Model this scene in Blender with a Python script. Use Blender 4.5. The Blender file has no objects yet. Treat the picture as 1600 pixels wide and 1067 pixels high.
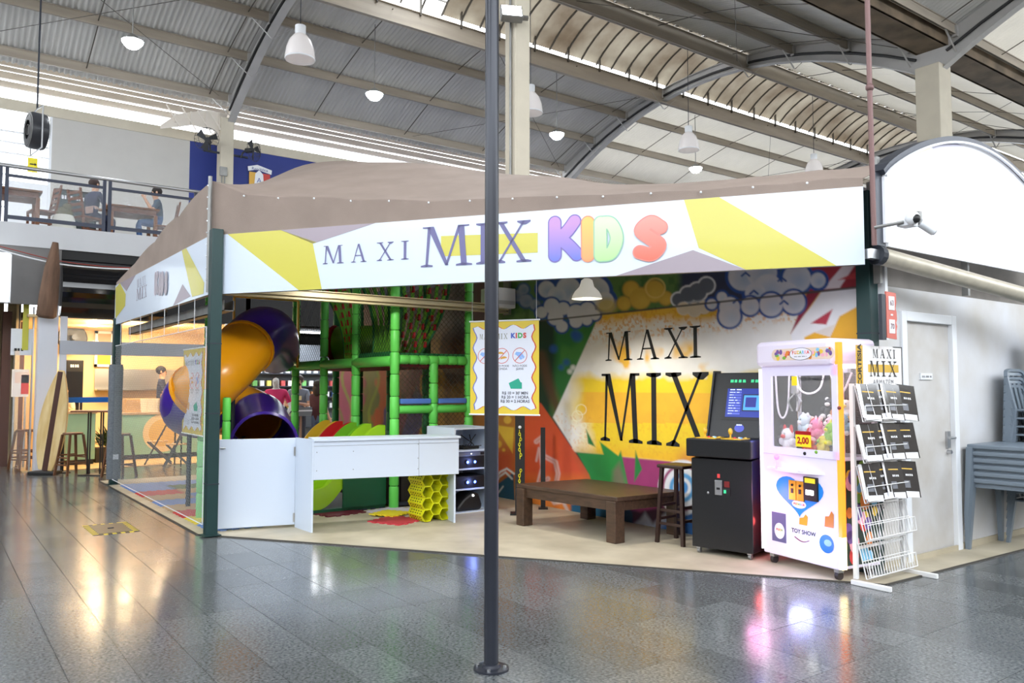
import bpy, bmesh, math, random
import numpy as np
from mathutils import Vector, Matrix, Euler, noise
random.seed(7)
SC = bpy.context.scene
COL = SC.collection
PI = math.pi
def lin(c):
    c = c / 255.0
    return c / 12.92 if c <= .04045 else ((c + .055) / 1.055) ** 2.4
def rgb(c):
    if isinstance(c, str): c = tuple(int(c[i:i + 2], 16) for i in (0, 2, 4))
    return tuple(lin(v) for v in c) + (1.0,)

# ------------------------------------------------------------------ camera
# world axes: X runs along the roof purlins (to the right and away), Y along the roof arches (to the left and away)
FPX, EYE, TH = 1250.0, 1.6, math.radians(36.2)
PIT = math.atan((603 - 533.5) / FPX)
_F0 = Vector((math.sin(TH), math.cos(TH), 0)); _R = Vector((math.cos(TH), -math.sin(TH), 0))
_F = _F0 * math.cos(PIT) + Vector((0, 0, math.sin(PIT))); _U = _R.cross(_F)
CAMP = Vector((0, 0, EYE))
cam_d = bpy.data.cameras.new('camera'); cam = bpy.data.objects.new('camera', cam_d); COL.objects.link(cam)
cam.matrix_world = Matrix.Translation(CAMP) @ Matrix((_R, _U, -_F)).transposed().to_4x4()
cam_d.sensor_width = 36.0; cam_d.lens = FPX / 1600 * 36.0; cam_d.clip_end = 300
SC.camera = cam
def pt(px, py, X=None, Y=None, z=None):
    """a surveyed point: where the sight line of a photograph pixel meets the plane X=, Y= or z="""
    d = _F + _R * ((px - 800) / FPX) + _U * ((533.5 - py) / FPX)
    t = (X / d.x) if X is not None else (Y / d.y) if Y is not None else ((z - EYE) / d.z)
    return CAMP + d * t
def proj(v):
    v = Vector(v) - CAMP; w = v.dot(_F)
    return 800 + FPX * v.dot(_R) / w, 533.5 - FPX * v.dot(_U) / w

# ------------------------------------------------------------------ sky, lamps, exposure
W = bpy.data.worlds.new('sky'); SC.world = W; W.use_nodes = True
bg = W.node_tree.nodes['Background']; bg.inputs[0].default_value = (0.9, 0.95, 1.0, 1); bg.inputs[1].default_value = 5.5
SC.view_settings.view_transform = 'Standard'; SC.view_settings.look = 'None'
SC.view_settings.gamma = 1.0; SC.view_settings.use_curve_mapping = False
SC.view_settings.exposure = 0.3
SC.cycles.max_bounces = 7; SC.cycles.diffuse_bounces = 4; SC.cycles.glossy_bounces = 3
SC.cycles.transmission_bounces = 4; SC.cycles.transparent_max_bounces = 12
SC.cycles.caustics_reflective = False; SC.cycles.caustics_refractive = False
SC.cycles.sample_clamp_indirect = 6.0

def light(name, kind, loc, energy, color=(1, 1, 1), size=.3, aim=None, spot=None, sizey=None, parent=None):
    d = bpy.data.lights.new(name, kind); d.energy = energy; d.color = color
    if kind == 'AREA':
        d.size = size
        if sizey: d.shape = 'RECTANGLE'; d.size_y = sizey
    else: d.shadow_soft_size = size
    if spot: d.spot_size = spot; d.spot_blend = .6
    o = bpy.data.objects.new(name, d); COL.objects.link(o); o.location = loc
    if aim is not None: o.rotation_euler = (Vector(aim) - Vector(loc)).to_track_quat('-Z', 'Y').to_euler()
    if parent:
        o.parent = parent
    return o

# ------------------------------------------------------------------ materials
_mats = {}
def M(name, col=(200, 200, 200), rough=.5, metal=0, emit=None, es=0, noise_amt=0, nscale=8, bump=0, bscale=40, spec=.5, trans=0, alpha=1, col2=None, coat=0, stretch=None):
    if name in _mats: return _mats[name]
    m = bpy.data.materials.new(name); m.use_nodes = True; nt = m.node_tree; b = nt.nodes['Principled BSDF']
    b.inputs['Base Color'].default_value = rgb(col); b.inputs['Roughness'].default_value = rough
    b.inputs['Metallic'].default_value = metal; b.inputs['Specular IOR Level'].default_value = spec
    b.inputs['Alpha'].default_value = alpha; b.inputs['Transmission Weight'].default_value = trans
    b.inputs['Coat Weight'].default_value = coat; b.inputs['Coat Roughness'].default_value = .06
    if emit is not None:
        b.inputs['Emission Color'].default_value = rgb(emit); b.inputs['Emission Strength'].default_value = es
    if noise_amt or bump:
        tc = nt.nodes.new('ShaderNodeTexCoord'); mp = nt.nodes.new('ShaderNodeMapping')
        nt.links.new(tc.outputs['Object'], mp.inputs[0])
        if stretch: mp.inputs['Scale'].default_value = stretch
    if noise_amt:
        n = nt.nodes.new('ShaderNodeTexNoise'); n.inputs['Scale'].default_value = nscale; n.inputs['Detail'].default_value = 4
        nt.links.new(mp.outputs[0], n.inputs['Vector'])
        r = nt.nodes.new('ShaderNodeMapRange'); r.inputs[1].default_value = .3; r.inputs[2].default_value = .7
        r.inputs[3].default_value = 0; r.inputs[4].default_value = 1
        nt.links.new(n.outputs[0], r.inputs[0])
        mx = nt.nodes.new('ShaderNodeMix'); mx.data_type = 'RGBA'
        c = rgb(col); mx.inputs[6].default_value = c
        mx.inputs[7].default_value = rgb(col2) if col2 else tuple(max(0, v * (1 - noise_amt)) for v in c[:3]) + (1,)
        nt.links.new(r.outputs[0], mx.inputs[0]); nt.links.new(mx.outputs[2], b.inputs['Base Color'])
    if bump:
        n2 = nt.nodes.new('ShaderNodeTexNoise'); n2.inputs['Scale'].default_value = bscale; n2.inputs['Detail'].default_value = 3
        nt.links.new(mp.outputs[0], n2.inputs['Vector'])
        bp = nt.nodes.new('ShaderNodeBump'); bp.inputs['Strength'].default_value = bump; bp.inputs['Distance'].default_value = .02
        nt.links.new(n2.outputs[0], bp.inputs['Height']); nt.links.new(bp.outputs[0], b.inputs['Normal'])
    _mats[name] = m
    return m
def tint(m, amt):
    """vary a material's tone from piece to piece (each object and each loose piece gets its own value)"""
    nt = m.node_tree; b = nt.nodes['Principled BSDF']
    oi = nt.nodes.new('ShaderNodeObjectInfo'); ge = nt.nodes.new('ShaderNodeNewGeometry')
    ad = nt.nodes.new('ShaderNodeMath'); ad.operation = 'ADD'; fr = nt.nodes.new('ShaderNodeMath'); fr.operation = 'FRACT'
    nt.links.new(oi.outputs['Random'], ad.inputs[0]); nt.links.new(ge.outputs['Random Per Island'], ad.inputs[1]); nt.links.new(ad.outputs[0], fr.inputs[0])
    mr = nt.nodes.new('ShaderNodeMapRange'); mr.inputs[3].default_value = 1 - amt; mr.inputs[4].default_value = 1 + amt
    nt.links.new(fr.outputs[0], mr.inputs[0])
    hs = nt.nodes.new('ShaderNodeHueSaturation'); nt.links.new(mr.outputs[0], hs.inputs['Value'])
    s = b.inputs['Base Color']
    if s.is_linked: nt.links.new(s.links[0].from_socket, hs.inputs['Color'])
    else: hs.inputs['Color'].default_value = s.default_value
    nt.links.new(hs.outputs[0], s)
    return m

# ------------------------------------------------------------------ mesh helpers
class MB:
    def __init__(s): s.v = []; s.f = []; s.m = []
    def add(s, vs, fs, m=0):
        o = len(s.v); s.v += [tuple(v) for v in vs]
        for f in fs: s.f.append([o + i for i in f]); s.m.append(m)
        return s
    def box(s, x0, x1, y0, y1, z0, z1, m=0):
        return s.add([(x0, y0, z0), (x1, y0, z0), (x1, y1, z0), (x0, y1, z0), (x0, y0, z1), (x1, y0, z1), (x1, y1, z1), (x0, y1, z1)],
                     [(0, 3, 2, 1), (4, 5, 6, 7), (0, 1, 5, 4), (1, 2, 6, 5), (2, 3, 7, 6), (3, 0, 4, 7)], m)
    def hexa(s, b, t, m=0):
        return s.add(list(b) + list(t), [(0, 3, 2, 1), (4, 5, 6, 7), (0, 1, 5, 4), (1, 2, 6, 5), (2, 3, 7, 6), (3, 0, 4, 7)], m)
    def bar(s, p, q, w, h, m=0, up=(0, 0, 1)):
        p, q = Vector(p), Vector(q); d = (q - p).normalized(); u = Vector(up)
        if abs(d.dot(u)) > .98: u = Vector((0, 1, 0)) if abs(d.y) < .9 else Vector((1, 0, 0))
        a = d.cross(u).normalized() * (w / 2); c = a.cross(d).normalized() * (h / 2)
        return s.hexa([p - a - c, p + a - c, p + a + c, p - a + c], [q - a - c, q + a - c, q + a + c, q - a + c], m)
    def tube(s, P, r, n=8, m=0, caps=True, closed=False):
        P = [Vector(p) for p in P]; k = len(P); rs = r if isinstance(r, (list, tuple)) else [r] * k
        o = len(s.v); T = []
        for i in range(k):
            a = P[i - 1] if (i or closed) else P[i]; b = P[(i + 1) % k] if (i < k - 1 or closed) else P[i]
            T.append((b - a).normalized())
        u = T[0].orthogonal().normalized()
        for i in range(k):
            u = (u - T[i] * u.dot(T[i])); u = u.normalized() if u.length > 1e-6 else T[i].orthogonal().normalized()
            w = T[i].cross(u)
            for j in range(n):
                a = 2 * PI * j / n; s.v.append(tuple(P[i] + (u * math.cos(a) + w * math.sin(a)) * rs[i]))
        for i in range(k if closed else k - 1):
            i2 = (i + 1) % k
            for j in range(n):
                j2 = (j + 1) % n; s.f.append([o + i * n + j, o + i * n + j2, o + i2 * n + j2, o + i2 * n + j]); s.m.append(m)
        if caps and not closed:
            s.f.append([o + j for j in range(n)][::-1]); s.m.append(m)
            s.f.append([o + (k - 1) * n + j for j in range(n)]); s.m.append(m)
        return s
    def lathe(s, prof, n=16, c=(0, 0, 0), m=0, mat=None, caps=True):
        o = len(s.v); mt = mat or Matrix.Translation(Vector(c))
        for r, z in prof:
            for j in range(n):
                a = 2 * PI * j / n; s.v.append(tuple(mt @ Vector((r * math.cos(a), r * math.sin(a), z))))
        for i in range(len(prof) - 1):
            for j in range(n):
                j2 = (j + 1) % n; s.f.append([o + i * n + j, o + i * n + j2, o + (i + 1) * n + j2, o + (i + 1) * n + j]); s.m.append(m)
        if caps:
            if prof[0][0] > 1e-4: s.f.append([o + j for j in range(n)][::-1]); s.m.append(m)
            if prof[-1][0] > 1e-4: s.f.append([o + (len(prof) - 1) * n + j for j in range(n)]); s.m.append(m)
        return s
    def prism(s, poly, a, b, plane='xz', m=0):
        """polygon in a plane, extruded between two values of the third axis"""
        def mk(p, d):
            return (p[0], d, p[1]) if plane == 'xz' else (p[0], p[1], d) if plane == 'xy' else (d, p[0], p[1])
        n = len(poly); o = len(s.v); s.v += [mk(p, a) for p in poly] + [mk(p, b) for p in poly]
        s.f.append([o + i for i in range(n)]); s.f.append([o + n + i for i in range(n)][::-1]); s.m += [m, m]
        for i in range(n):
            j = (i + 1) % n; s.f.append([o + j, o + i, o + n + i, o + n + j]); s.m.append(m)
        return s
    def poly(s, pts, m=0): return s.add(pts, [tuple(range(len(pts)))], m)
    def ball(s, c, r, m=0, sc=(1, 1, 1), n=10, k=7, rot=None):
        prof = [(max(1e-5, math.sin(PI * i / k)) * r, -math.cos(PI * i / k) * r) for i in range(k + 1)]
        mt = Matrix.Translation(Vector(c)) @ (rot.to_matrix().to_4x4() if rot else Matrix()) @ Matrix.Diagonal((*sc, 1))
        return s.lathe(prof, n, m=m, mat=mt)
    def grid(s, fn, nu, nv, m=0):
        o = len(s.v)
        for i in range(nu + 1):
            for j in range(nv + 1): s.v.append(tuple(fn(i / nu, j / nv)))
        for i in range(nu):
            for j in range(nv):
                a = o + i * (nv + 1) + j; s.f.append([a, a + nv + 1, a + nv + 2, a + 1]); s.m.append(m)
        return s
    def mesh(s, name, mats, smooth=False, fix=True):
        me = bpy.data.meshes.new(name); me.from_pydata(s.v, [], s.f)
        for x in (mats if isinstance(mats, (list, tuple)) else [mats]): me.materials.append(x)
        me.polygons.foreach_set('material_index', s.m)
        if fix and len(s.f) < 20000:
            bm = bmesh.new(); bm.from_mesh(me); bmesh.ops.recalc_face_normals(bm, faces=bm.faces); bm.to_mesh(me); bm.free()
        if smooth:
            me.polygons.foreach_set('use_smooth', [True] * len(me.polygons))
            me.set_sharp_from_angle(angle=math.radians(smooth if smooth is not True else 40))
        me.update(); return me
    def build(s, name, mats, parent=None, smooth=False, bev=0, fix=True):
        return ob(name, s.mesh(name, mats, smooth, fix), parent, bev)
def ob(name, me, parent=None, bev=0, loc=None, rot=None):
    o = bpy.data.objects.new(name, me); COL.objects.link(o)
    if parent is not None: o.parent = parent
    if bev:
        md = o.modifiers.new('bevel', 'BEVEL'); md.width = bev; md.segments = 2; md.limit_method = 'ANGLE'
    if loc is not None: o.location = loc
    if rot is not None: o.rotation_euler = rot
    return o
def tag(o, label, cat, group=None):
    o['label'] = label; o['category'] = cat
    if group: o['group'] = group
    return o
def thing(name, label, cat, loc=(0, 0, 0), rz=0, group=None):
    o = bpy.data.objects.new(name, None); COL.objects.link(o); o.location = loc; o.rotation_euler = (0, 0, rz); o.empty_display_size = .1
    return tag(o, label, cat, group)
def struct(o): o['kind'] = 'structure'; return o
def copy_tree(o, parent=None):
    c = o.copy(); COL.objects.link(c)
    if parent is not None: c.parent = parent
    for ch in o.children: copy_tree(ch, c)
    return c
def yaw(a, b): return math.atan2(b[1] - a[1], b[0] - a[0])
def text(s, size, mat, parent, mtx, name='lettering', off=0, align='CENTER', depth=0.0, spacing=1.0):
    c = bpy.data.curves.new(name, 'FONT'); c.body = s; c.size = size; c.align_x = align; c.align_y = 'CENTER'; c.offset = off; c.space_character = spacing
    c.extrude = depth; c.resolution_u = 4
    t = bpy.data.objects.new(name + '_curve', c); me = bpy.data.meshes.new_from_object(t); bpy.data.objects.remove(t)
    me.materials.clear(); me.materials.append(mat)
    o = ob(name, me, parent); o.matrix_local = mtx; return o
def face(x, y, z): return Matrix.Translation((x, y, z)) @ Matrix.Rotation(PI / 2, 4, 'X')   # text upright in the local xz plane, read from -y
SER = {  # serif capitals on a unit cell, as (polygon) strokes
 'M': (1.05, [[(.10, 0), (.15, 0), (.22, 1), (.15, 1)], [(.14, 1), (.28, 1), (.60, .02), (.53, .02)], [(.53, .02), (.58, .02), (.86, 1), (.80, 1)], [(.80, 1), (.93, 1), (.99, 0), (.87, 0)],
              [(0, 0), (.26, 0), (.26, .035), (.15, .06), (.1, .06), (0, .035)], [(.76, 0), (1.1, 0), (1.1, .035), (.98, .06), (.87, .06), (.76, .035)], [(.04, 1), (.2, 1), (.2, .96), (.04, .965)], [(.86, 1), (1.04, 1), (1.04, .965), (.86, .96)]]),
 'A': (.95, [[(.12, 0), (.17, 0), (.50, 1), (.44, 1)], [(.42, 1), (.54, 1), (.90, 0), (.76, 0)], [(.25, .34), (.68, .34), (.68, .39), (.25, .39)], [(0, 0), (.30, 0), (.30, .03), (.17, .06), (.12, .06), (0, .03)], [(.62, 0), (1.0, 0), (1.0, .03), (.88, .06), (.76, .06), (.62, .03)]]),
 'X': (.95, [[(.12, 1), (.25, 1), (.90, 0), (.77, 0)], [(.80, 1), (.86, 1), (.17, 0), (.11, 0)], [(0, 1), (.38, 1), (.38, .965), (.27, .94), (.1, .94), (0, .965)], [(.64, 1), (1.0, 1), (1.0, .965), (.88, .9), (.78, .9), (.64, .965)], [(0, 0), (.32, 0), (.32, .035), (.18, .09), (.1, .06), (0, .035)], [(.62, 0), (1.02, 0), (1.02, .035), (.9, .06), (.75, .06), (.62, .035)]]),
 'I': (.45, [[(.15, 0), (.30, 0), (.30, 1), (.15, 1)], [(0, 0), (.45, 0), (.45, .035), (.32, .06), (.13, .06), (0, .035)], [(0, 1), (.45, 1), (.45, .965), (.32, .94), (.13, .94), (0, .965)]]),
}
def serif(word, h, width, mat, parent, mtx, gap=.28, name='serif_letter', places=None):
    """a word in thin serif capitals, stretched to a width; places gives each letter's own left edge and width"""
    tot = sum(SER[c][0] for c in word) + gap * (len(word) - 1); k = width / tot; x = 0; out = []
    for i, c in enumerate(word):
        w = SER[c][0]; mb = MB()
        for pl in SER[c][1]:
            if places: x0, ww = places[i]; mb.poly([(x0 + p[0] * ww / w, p[1] * h, 0) for p in pl])
            else: mb.poly([((x + p[0]) * k, p[1] * h, 0) for p in pl])
        x += w + gap
        o = mb.build(name, mat, parent, fix=False); o.matrix_local = mtx; out.append(o)
    return out
def catmull(P, n=8):
    P = [Vector(p) for p in P]; Q = [P[0] * 2 - P[1]] + P + [P[-1] * 2 - P[-2]]; out = []
    for i in range(1, len(Q) - 2):
        a, b, c, d = Q[i - 1:i + 3]
        for k in range(n):
            t = k / n; out.append(.5 * ((2 * b) + (c - a) * t + (2 * a - 5 * b + 4 * c - d) * t * t + (3 * b - a - 3 * c + d) * t ** 3))
    return out + [P[-1]]
def dashes(parent, x0, x1, z, h, y, mat, n, name='print_line', mtx=None, seed=0):
    """a line of small print too small to read, as short strokes"""
    r = random.Random(seed); mb = MB(); w = (x1 - x0) / n
    for i in range(n):
        if n > 4 and i % 5 == 4: continue
        a = x0 + i * w; mb.poly([(a, y, z), (a + w * r.uniform(.55, .85), y, z), (a + w * r.uniform(.55, .85), y, z + h), (a, y, z + h)])
    o = mb.build(name, mat, parent, fix=False); o['kind'] = 'stuff'
    if mtx is not None: o.matrix_local = mtx
    return o
def _bez(*P): return [tuple(p)[:2] for p in catmull([(x, z, 0) for x, z in P], 6)]
BUB = {'K': [[(.16, .14), (.16, .86)], _bez((.72, .86), (.52, .66), (.26, .48)), _bez((.30, .50), (.55, .34), (.78, .14))], 'I': [[(.2, .14), (.2, .86)]],
       'D': [[(.16, .14), (.16, .86)], _bez((.16, .86), (.5, .82), (.68, .5), (.5, .18), (.16, .14))], 'S': [_bez((.72, .74), (.46, .87), (.2, .7), (.42, .52), (.68, .34), (.48, .14), (.16, .2))]}
def bubble(ch, x, z, w, h, r, mat, rim, parent, y):
    """a fat rounded letter: a coloured fill on a slightly larger rim"""
    segs = []
    for st in BUB[ch]:
        P = [(x + p[0] * w, z + p[1] * h) for p in st]; segs += list(zip(P[:-1], P[1:]))
    A = np.array([q[0] for q in segs]); E = np.array([q[1] for q in segs]) - A
    lo = np.minimum(A, A + E).min(0) - r * 1.6; hi = np.maximum(A, A + E).max(0) + r * 1.6; n = 56
    gx, gz = np.linspace(lo[0], hi[0], n), np.linspace(lo[1], hi[1], n); X, Z = np.meshgrid(gx, gz, indexing='ij')
    t = np.clip(((X[..., None] - A[:, 0]) * E[:, 0] + (Z[..., None] - A[:, 1]) * E[:, 1]) / ((E ** 2).sum(1) + 1e-9), 0, 1)
    D = np.hypot(X[..., None] - A[:, 0] - t * E[:, 0], Z[..., None] - A[:, 1] - t * E[:, 1]).min(-1)
    for rr, m, yy, nm in ((r + .012 * h / .45, rim, y, 'letter_rim'), (r, mat, y - .0015, 'kids_letter')):
        mb = MB(); F = D - rr
        for i in range(n - 1):
            for k in range(n - 1):
                c = [(i, k), (i + 1, k), (i + 1, k + 1), (i, k + 1)]; v = [F[q] for q in c]
                if min(v) >= 0: continue
                P = []
                for a in range(4):
                    b = (a + 1) % 4; pa, pb = (gx[c[a][0]], gz[c[a][1]]), (gx[c[b][0]], gz[c[b][1]])
                    if v[a] < 0: P.append((pa[0], yy, pa[1]))
                    if (v[a] < 0) != (v[b] < 0): u = v[a] / (v[a] - v[b]); P.append((pa[0] + (pb[0] - pa[0]) * u, yy, pa[1] + (pb[1] - pa[1]) * u))
                if len(P) > 2: mb.poly(P)
        mb.build(nm, m, parent, fix=False)
def vgrad(name, c0, c1, z0, z1):
    m = M(name, c0, .4); nt = m.node_tree; tc = nt.nodes.new('ShaderNodeTexCoord'); sp = nt.nodes.new('ShaderNodeSeparateXYZ'); mr = nt.nodes.new('ShaderNodeMapRange'); mx = nt.nodes.new('ShaderNodeMix'); mx.data_type = 'RGBA'
    nt.links.new(tc.outputs['Object'], sp.inputs[0]); nt.links.new(sp.outputs[2], mr.inputs[0]); mr.inputs[1].default_value = z0; mr.inputs[2].default_value = z1
    mx.inputs[6].default_value = rgb(c0); mx.inputs[7].default_value = rgb(c1); nt.links.new(mr.outputs[0], mx.inputs[0]); nt.links.new(mx.outputs[2], nt.nodes['Principled BSDF'].inputs['Base Color']); return m
def disc(mb, cx, cz, rx, rz, y, m=0, n=20, a0=0, a1=2 * PI):
    return mb.poly([(cx + rx * math.cos(a0 + (a1 - a0) * i / (n if a1 - a0 > 6.2 else n - 1)), y, cz + rz * math.sin(a0 + (a1 - a0) * i / (n if a1 - a0 > 6.2 else n - 1))) for i in range(n)], m)
# common materials
WHITE = M('white_paint', (232, 235, 240), .35)
BLACK = M('black_paint', (22, 22, 24), .45)
STEEL = M('brushed_steel', (190, 192, 195), .3, .9)
GALV = M('galvanised_steel', (150, 150, 148), .45, .5, noise_amt=.25, nscale=6)
DKMET = M('dark_painted_metal', (45, 50, 60), .4, .2)
GREENP = M('green_painted_steel', (28, 60, 60), .4, .1, noise_amt=.15, nscale=3)
BEIGE = M('beige_concrete', (206, 198, 180), .7, noise_amt=.08, nscale=3, bump=.1)
WOOD = M('dark_wood', (84, 62, 46), .45, noise_amt=.5, nscale=5, stretch=(6, 1, 6))
WOODM = M('mid_wood', (132, 82, 50), .5, noise_amt=.35, nscale=6, stretch=(5, 1, 5))
YEL = M('yellow_print', (232, 222, 96), .3)
# ================================================================== THE SETTING
# ---- floor of dark granite tiles
GR = M('granite', (118, 121, 122), .13, noise_amt=.55, nscale=55, spec=.6, col2=(66, 70, 72))
def _granite(m):
    nt = m.node_tree; b = nt.nodes['Principled BSDF']
    tc = nt.nodes.new('ShaderNodeTexCoord'); n = nt.nodes.new('ShaderNodeTexNoise'); n.inputs['Scale'].default_value = 1.1; n.inputs['Detail'].default_value = 5
    nt.links.new(tc.outputs['Object'], n.inputs['Vector'])
    r = nt.nodes.new('ShaderNodeMapRange'); r.inputs[1].default_value = .3; r.inputs[2].default_value = .7; r.inputs[3].default_value = .13; r.inputs[4].default_value = .24
    nt.links.new(n.outputs[0], r.inputs[0]); nt.links.new(r.outputs[0], b.inputs['Roughness'])
_granite(GR); tint(GR, .19)
GROUT = M('dark_grout', (48, 48, 48), .6)
floor = struct(MB().box(-14, 46, -9, 40, -.2, -.006).build('floor', GROUT))
far_ = MB().box(12.5, 46, -9, 3.2, -.1, -.003).box(-14, 12.5, -9, -1.4, -.1, -.003).box(14, 46, 3.2, 40, -.1, -.003); struct(far_.build('floor', GR))
TW, TL, JG = .322, .644, .004
SHOP = [(2.42, 9.02), (6.28, 3.50), (14.0, 3.32), (14.0, 15.0), (2.42, 15.0)]    # outline of the pale shop floor
def in_poly(x, y, P):
    c = False
    for i in range(len(P)):
        (x1, y1), (x2, y2) = P[i], P[i - 1]
        if (y1 > y) != (y2 > y) and x < (x2 - x1) * (y - y1) / (y2 - y1) + x1: c = not c
    return c
tiles = []
for i in range(-30, 110):
    for j in range(-6, 48):
        x, y = 2.63 + (i - 8) * TW - .02, -1.2 + j * TL + (.32 if False else 0)
        if all(in_poly(a, b, SHOP) for a in (x, x + TW) for b in (y, y + TL)): continue
        v = Vector((x + TW / 2, y + TL / 2, -EYE)); w = v.dot(_F0)
        if w < 3.2 or w > 32: continue
        q = v.dot(_R) / w
        if abs(q) > 1.25: continue
        tiles.append((v.length, x, y))
tiles.sort()
tm = MB().box(JG / 2, TW - JG / 2, JG / 2, TL - JG / 2, -.03, 0).mesh('tile', GR)
for d, x, y in tiles[:300]: ob('tile', tm, floor, loc=(x, y, random.uniform(-.0008, 0)))
rest = MB()
for d, x, y in tiles[300:]: rest.box(x + JG / 2, x + TW - JG / 2, y + JG / 2, y + TL - JG / 2, -.03, 0)
r_ = rest.build('distant_tiles', GR, floor, fix=False); r_['kind'] = 'stuff'
# ---- pale cement floor of the shop, a strip of it runs along the white wall
CEM = M('pale_cement', (196, 186, 164), .5, noise_amt=.22, nscale=2.2, bump=.05, col2=(166, 156, 134))
sf = MB(); sf.prism(SHOP, -.05, .012, 'xy'); struct(sf.build('floor', CEM))
ed = MB()
for a, b in ((SHOP[0], SHOP[1]), (SHOP[4], SHOP[0]), (SHOP[1], SHOP[2])): ed.bar((a[0], a[1], .004), (b[0], b[1], .004), .035, .014)
struct(ed.build('trim_1', M('dark_edge_strip', (70, 66, 60), .6)))

# ---- roof: two shallow vaults of corrugated sheet on arched frames
Y0 = 15.7
def ztop(Y):
    c = Y0 if Y > 8.95 else 2.2
    return 11.1 - .034 * (Y - c) ** 2
CORR = M('corrugated_sheet', (208, 206, 202), .5, 0, noise_amt=.16, nscale=1.2, stretch=(1, .25, 1))
CORL = M('brightened_roof_sheet', (226, 220, 208), .5, noise_amt=.08, nscale=1.2)
def sheet(ya, yb, x0=-13, x1=18.7, pitch=.125, mat=None):
    n = int((x1 - x0) / pitch * 4); xs = np.linspace(x0, x1, n + 1); zs = .026 * np.sin(2 * PI * xs / pitch)
    m = 8; ys = np.linspace(ya, yb, m + 1); zt = np.array([ztop(min(max(v, 8.951), 99) if ya >= 8.9 else min(v, 8.949)) for v in ys]) + .06
    V = np.zeros((n + 1, m + 1, 3)); V[..., 0] = xs[:, None]; V[..., 1] = ys[None]; V[..., 2] = zt[None] + zs[:, None]
    idx = np.arange((n + 1) * (m + 1)).reshape(n + 1, m + 1)
    F = np.stack([idx[:-1, :-1], idx[1:, :-1], idx[1:, 1:], idx[:-1, 1:]], -1).reshape(-1, 4)
    me = bpy.data.meshes.new('ceiling'); me.from_pydata(V.reshape(-1, 3).tolist(), [], F.tolist()); me.materials.append(mat or CORR)
    me.polygons.foreach_set('use_smooth', [True] * len(me.polygons)); me.update(); return me
ceil = struct(ob('ceiling', sheet(17.45, 22.7)))
for a, b in ((8.95, 14.0), (3.9, 8.95), (-4.4, .5)): ob('roof_sheet', sheet(a, b), ceil)
for a, b in ((17.45, 22.7), (8.95, 14.0), (3.9, 8.95), (-4.4, .5)): ob('brightened_roof_sheet', sheet(a, b, 18.7, 45, mat=CORL), ceil)   # farther bays: paler, translucent copy of the sheet imitating their brighter, hazy light
PURL = M('roof_steel', (176, 165, 150), .55, 0, noise_amt=.25, nscale=2, stretch=(.3, 1, 3))
FRAME = M('frame_steel', (184, 182, 180), .5, 0, noise_amt=.12, nscale=2)
def purlin(Y, dep=.24, w=.07):
    z = ztop(Y) + .03
    mb = MB().box(-13, 45, Y - w / 2, Y + w / 2, z - dep, z - dep + .02).box(-13, 45, Y - .012, Y + .012, z - dep, z).box(-13, 45, Y - w / 2, Y + w / 2, z - .02, z)
    mb.build('purlin', PURL, ceil)
for y in (22.2, 20.6, 19.0, 12.6, 11.0, 9.45, 8.4, 6.8, 5.2, -.8, -2.4, -4.0): purlin(y)
for y in (17.35, 14.1, 3.8, .6): purlin(y, .46, .12)
FX = (-5.4, 6.6, 18.7, 30.8)
def frame(X):
    mb = MB()
    for c, ya, yb in ((15.7, 8.95, 22.4), (2.2, -4.4, 8.95)):
        n = 22; T = []; B = []
        for i in range(n + 1):
            y = ya + (yb - ya) * i / n; z = 11.1 - .034 * (y - c) ** 2 + .02; d = .33 + .5 * (abs(y - c) / 6.75) ** 2.2
            T.append((y, z)); B.append((y, z - d))
        mb.prism(T + B[::-1], X - .008, X + .008, 'yz')
        for L in (T, B):
            for (a, b) in zip(L[:-1], L[1:]): mb.bar((X, a[0], a[1]), (X, b[0], b[1]), .2, .02)
    o = mb.build('arched_beam', FRAME, ceil)
    cb = MB()
    for c, ya, yb in ((15.7, 9.3, 22.2), (2.2, -4.2, 8.6)):
        cb.tube([(X - .06, y, 11.1 - .034 * (y - c) ** 2 - (.33 + .5 * (abs(y - c) / 6.75) ** 2.2) * .55) for y in np.linspace(ya, yb, 18)], .035, 6)
    cb.build('cable_conduit', M('black_cable', (30, 30, 32), .5), ceil, smooth=True)
    for y in (22.2, 20.6, 19.0, 17.35, 14.1, 12.6, 11.0, 9.45, 8.4, 6.8, 5.2):
        z = ztop(y) + .02
        MB().box(X - .1, X + .1, y - .05, y + .05, z - .28, z - .02).bar((X + .55, y, z - .2), (X + .02, y, z - .62), .04, .008).bar((X - .55, y, z - .2), (X - .02, y, z - .62), .04, .008).build('purlin_cleat', FRAME, ceil)
for X in FX: frame(X)
# raised ridge vents: curved fibreglass on thin dark ribs, with a rail above the ridge purlin
FIB = M('dirty_fibreglass', (178, 168, 150), .5, noise_amt=.55, nscale=.9, col2=(116, 100, 82))
def _translucent(m, w):
    nt = m.node_tree; b = nt.nodes['Principled BSDF']; out = nt.nodes['Material Output']
    t = nt.nodes.new('ShaderNodeBsdfTranslucent'); mx = nt.nodes.new('ShaderNodeMixShader'); mx.inputs[0].default_value = w
    s = b.inputs['Base Color']
    if s.is_linked: nt.links.new(s.links[0].from_socket, t.inputs[0])
    else: t.inputs[0].default_value = s.default_value
    nt.links.new(b.outputs[0], mx.inputs[1]); nt.links.new(t.outputs[0], mx.inputs[2]); nt.links.new(mx.outputs[0], out.inputs[0])
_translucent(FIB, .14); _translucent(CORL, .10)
RIB = M('dark_rib', (84, 78, 70), .6)
def vent_arc(c, n=12):
    return [(c - 1.75 + 3.5 * i / n, 11.2 + .78 * math.sin(PI * i / n) ** .85) for i in range(n + 1)]
rib_me = {}
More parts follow.
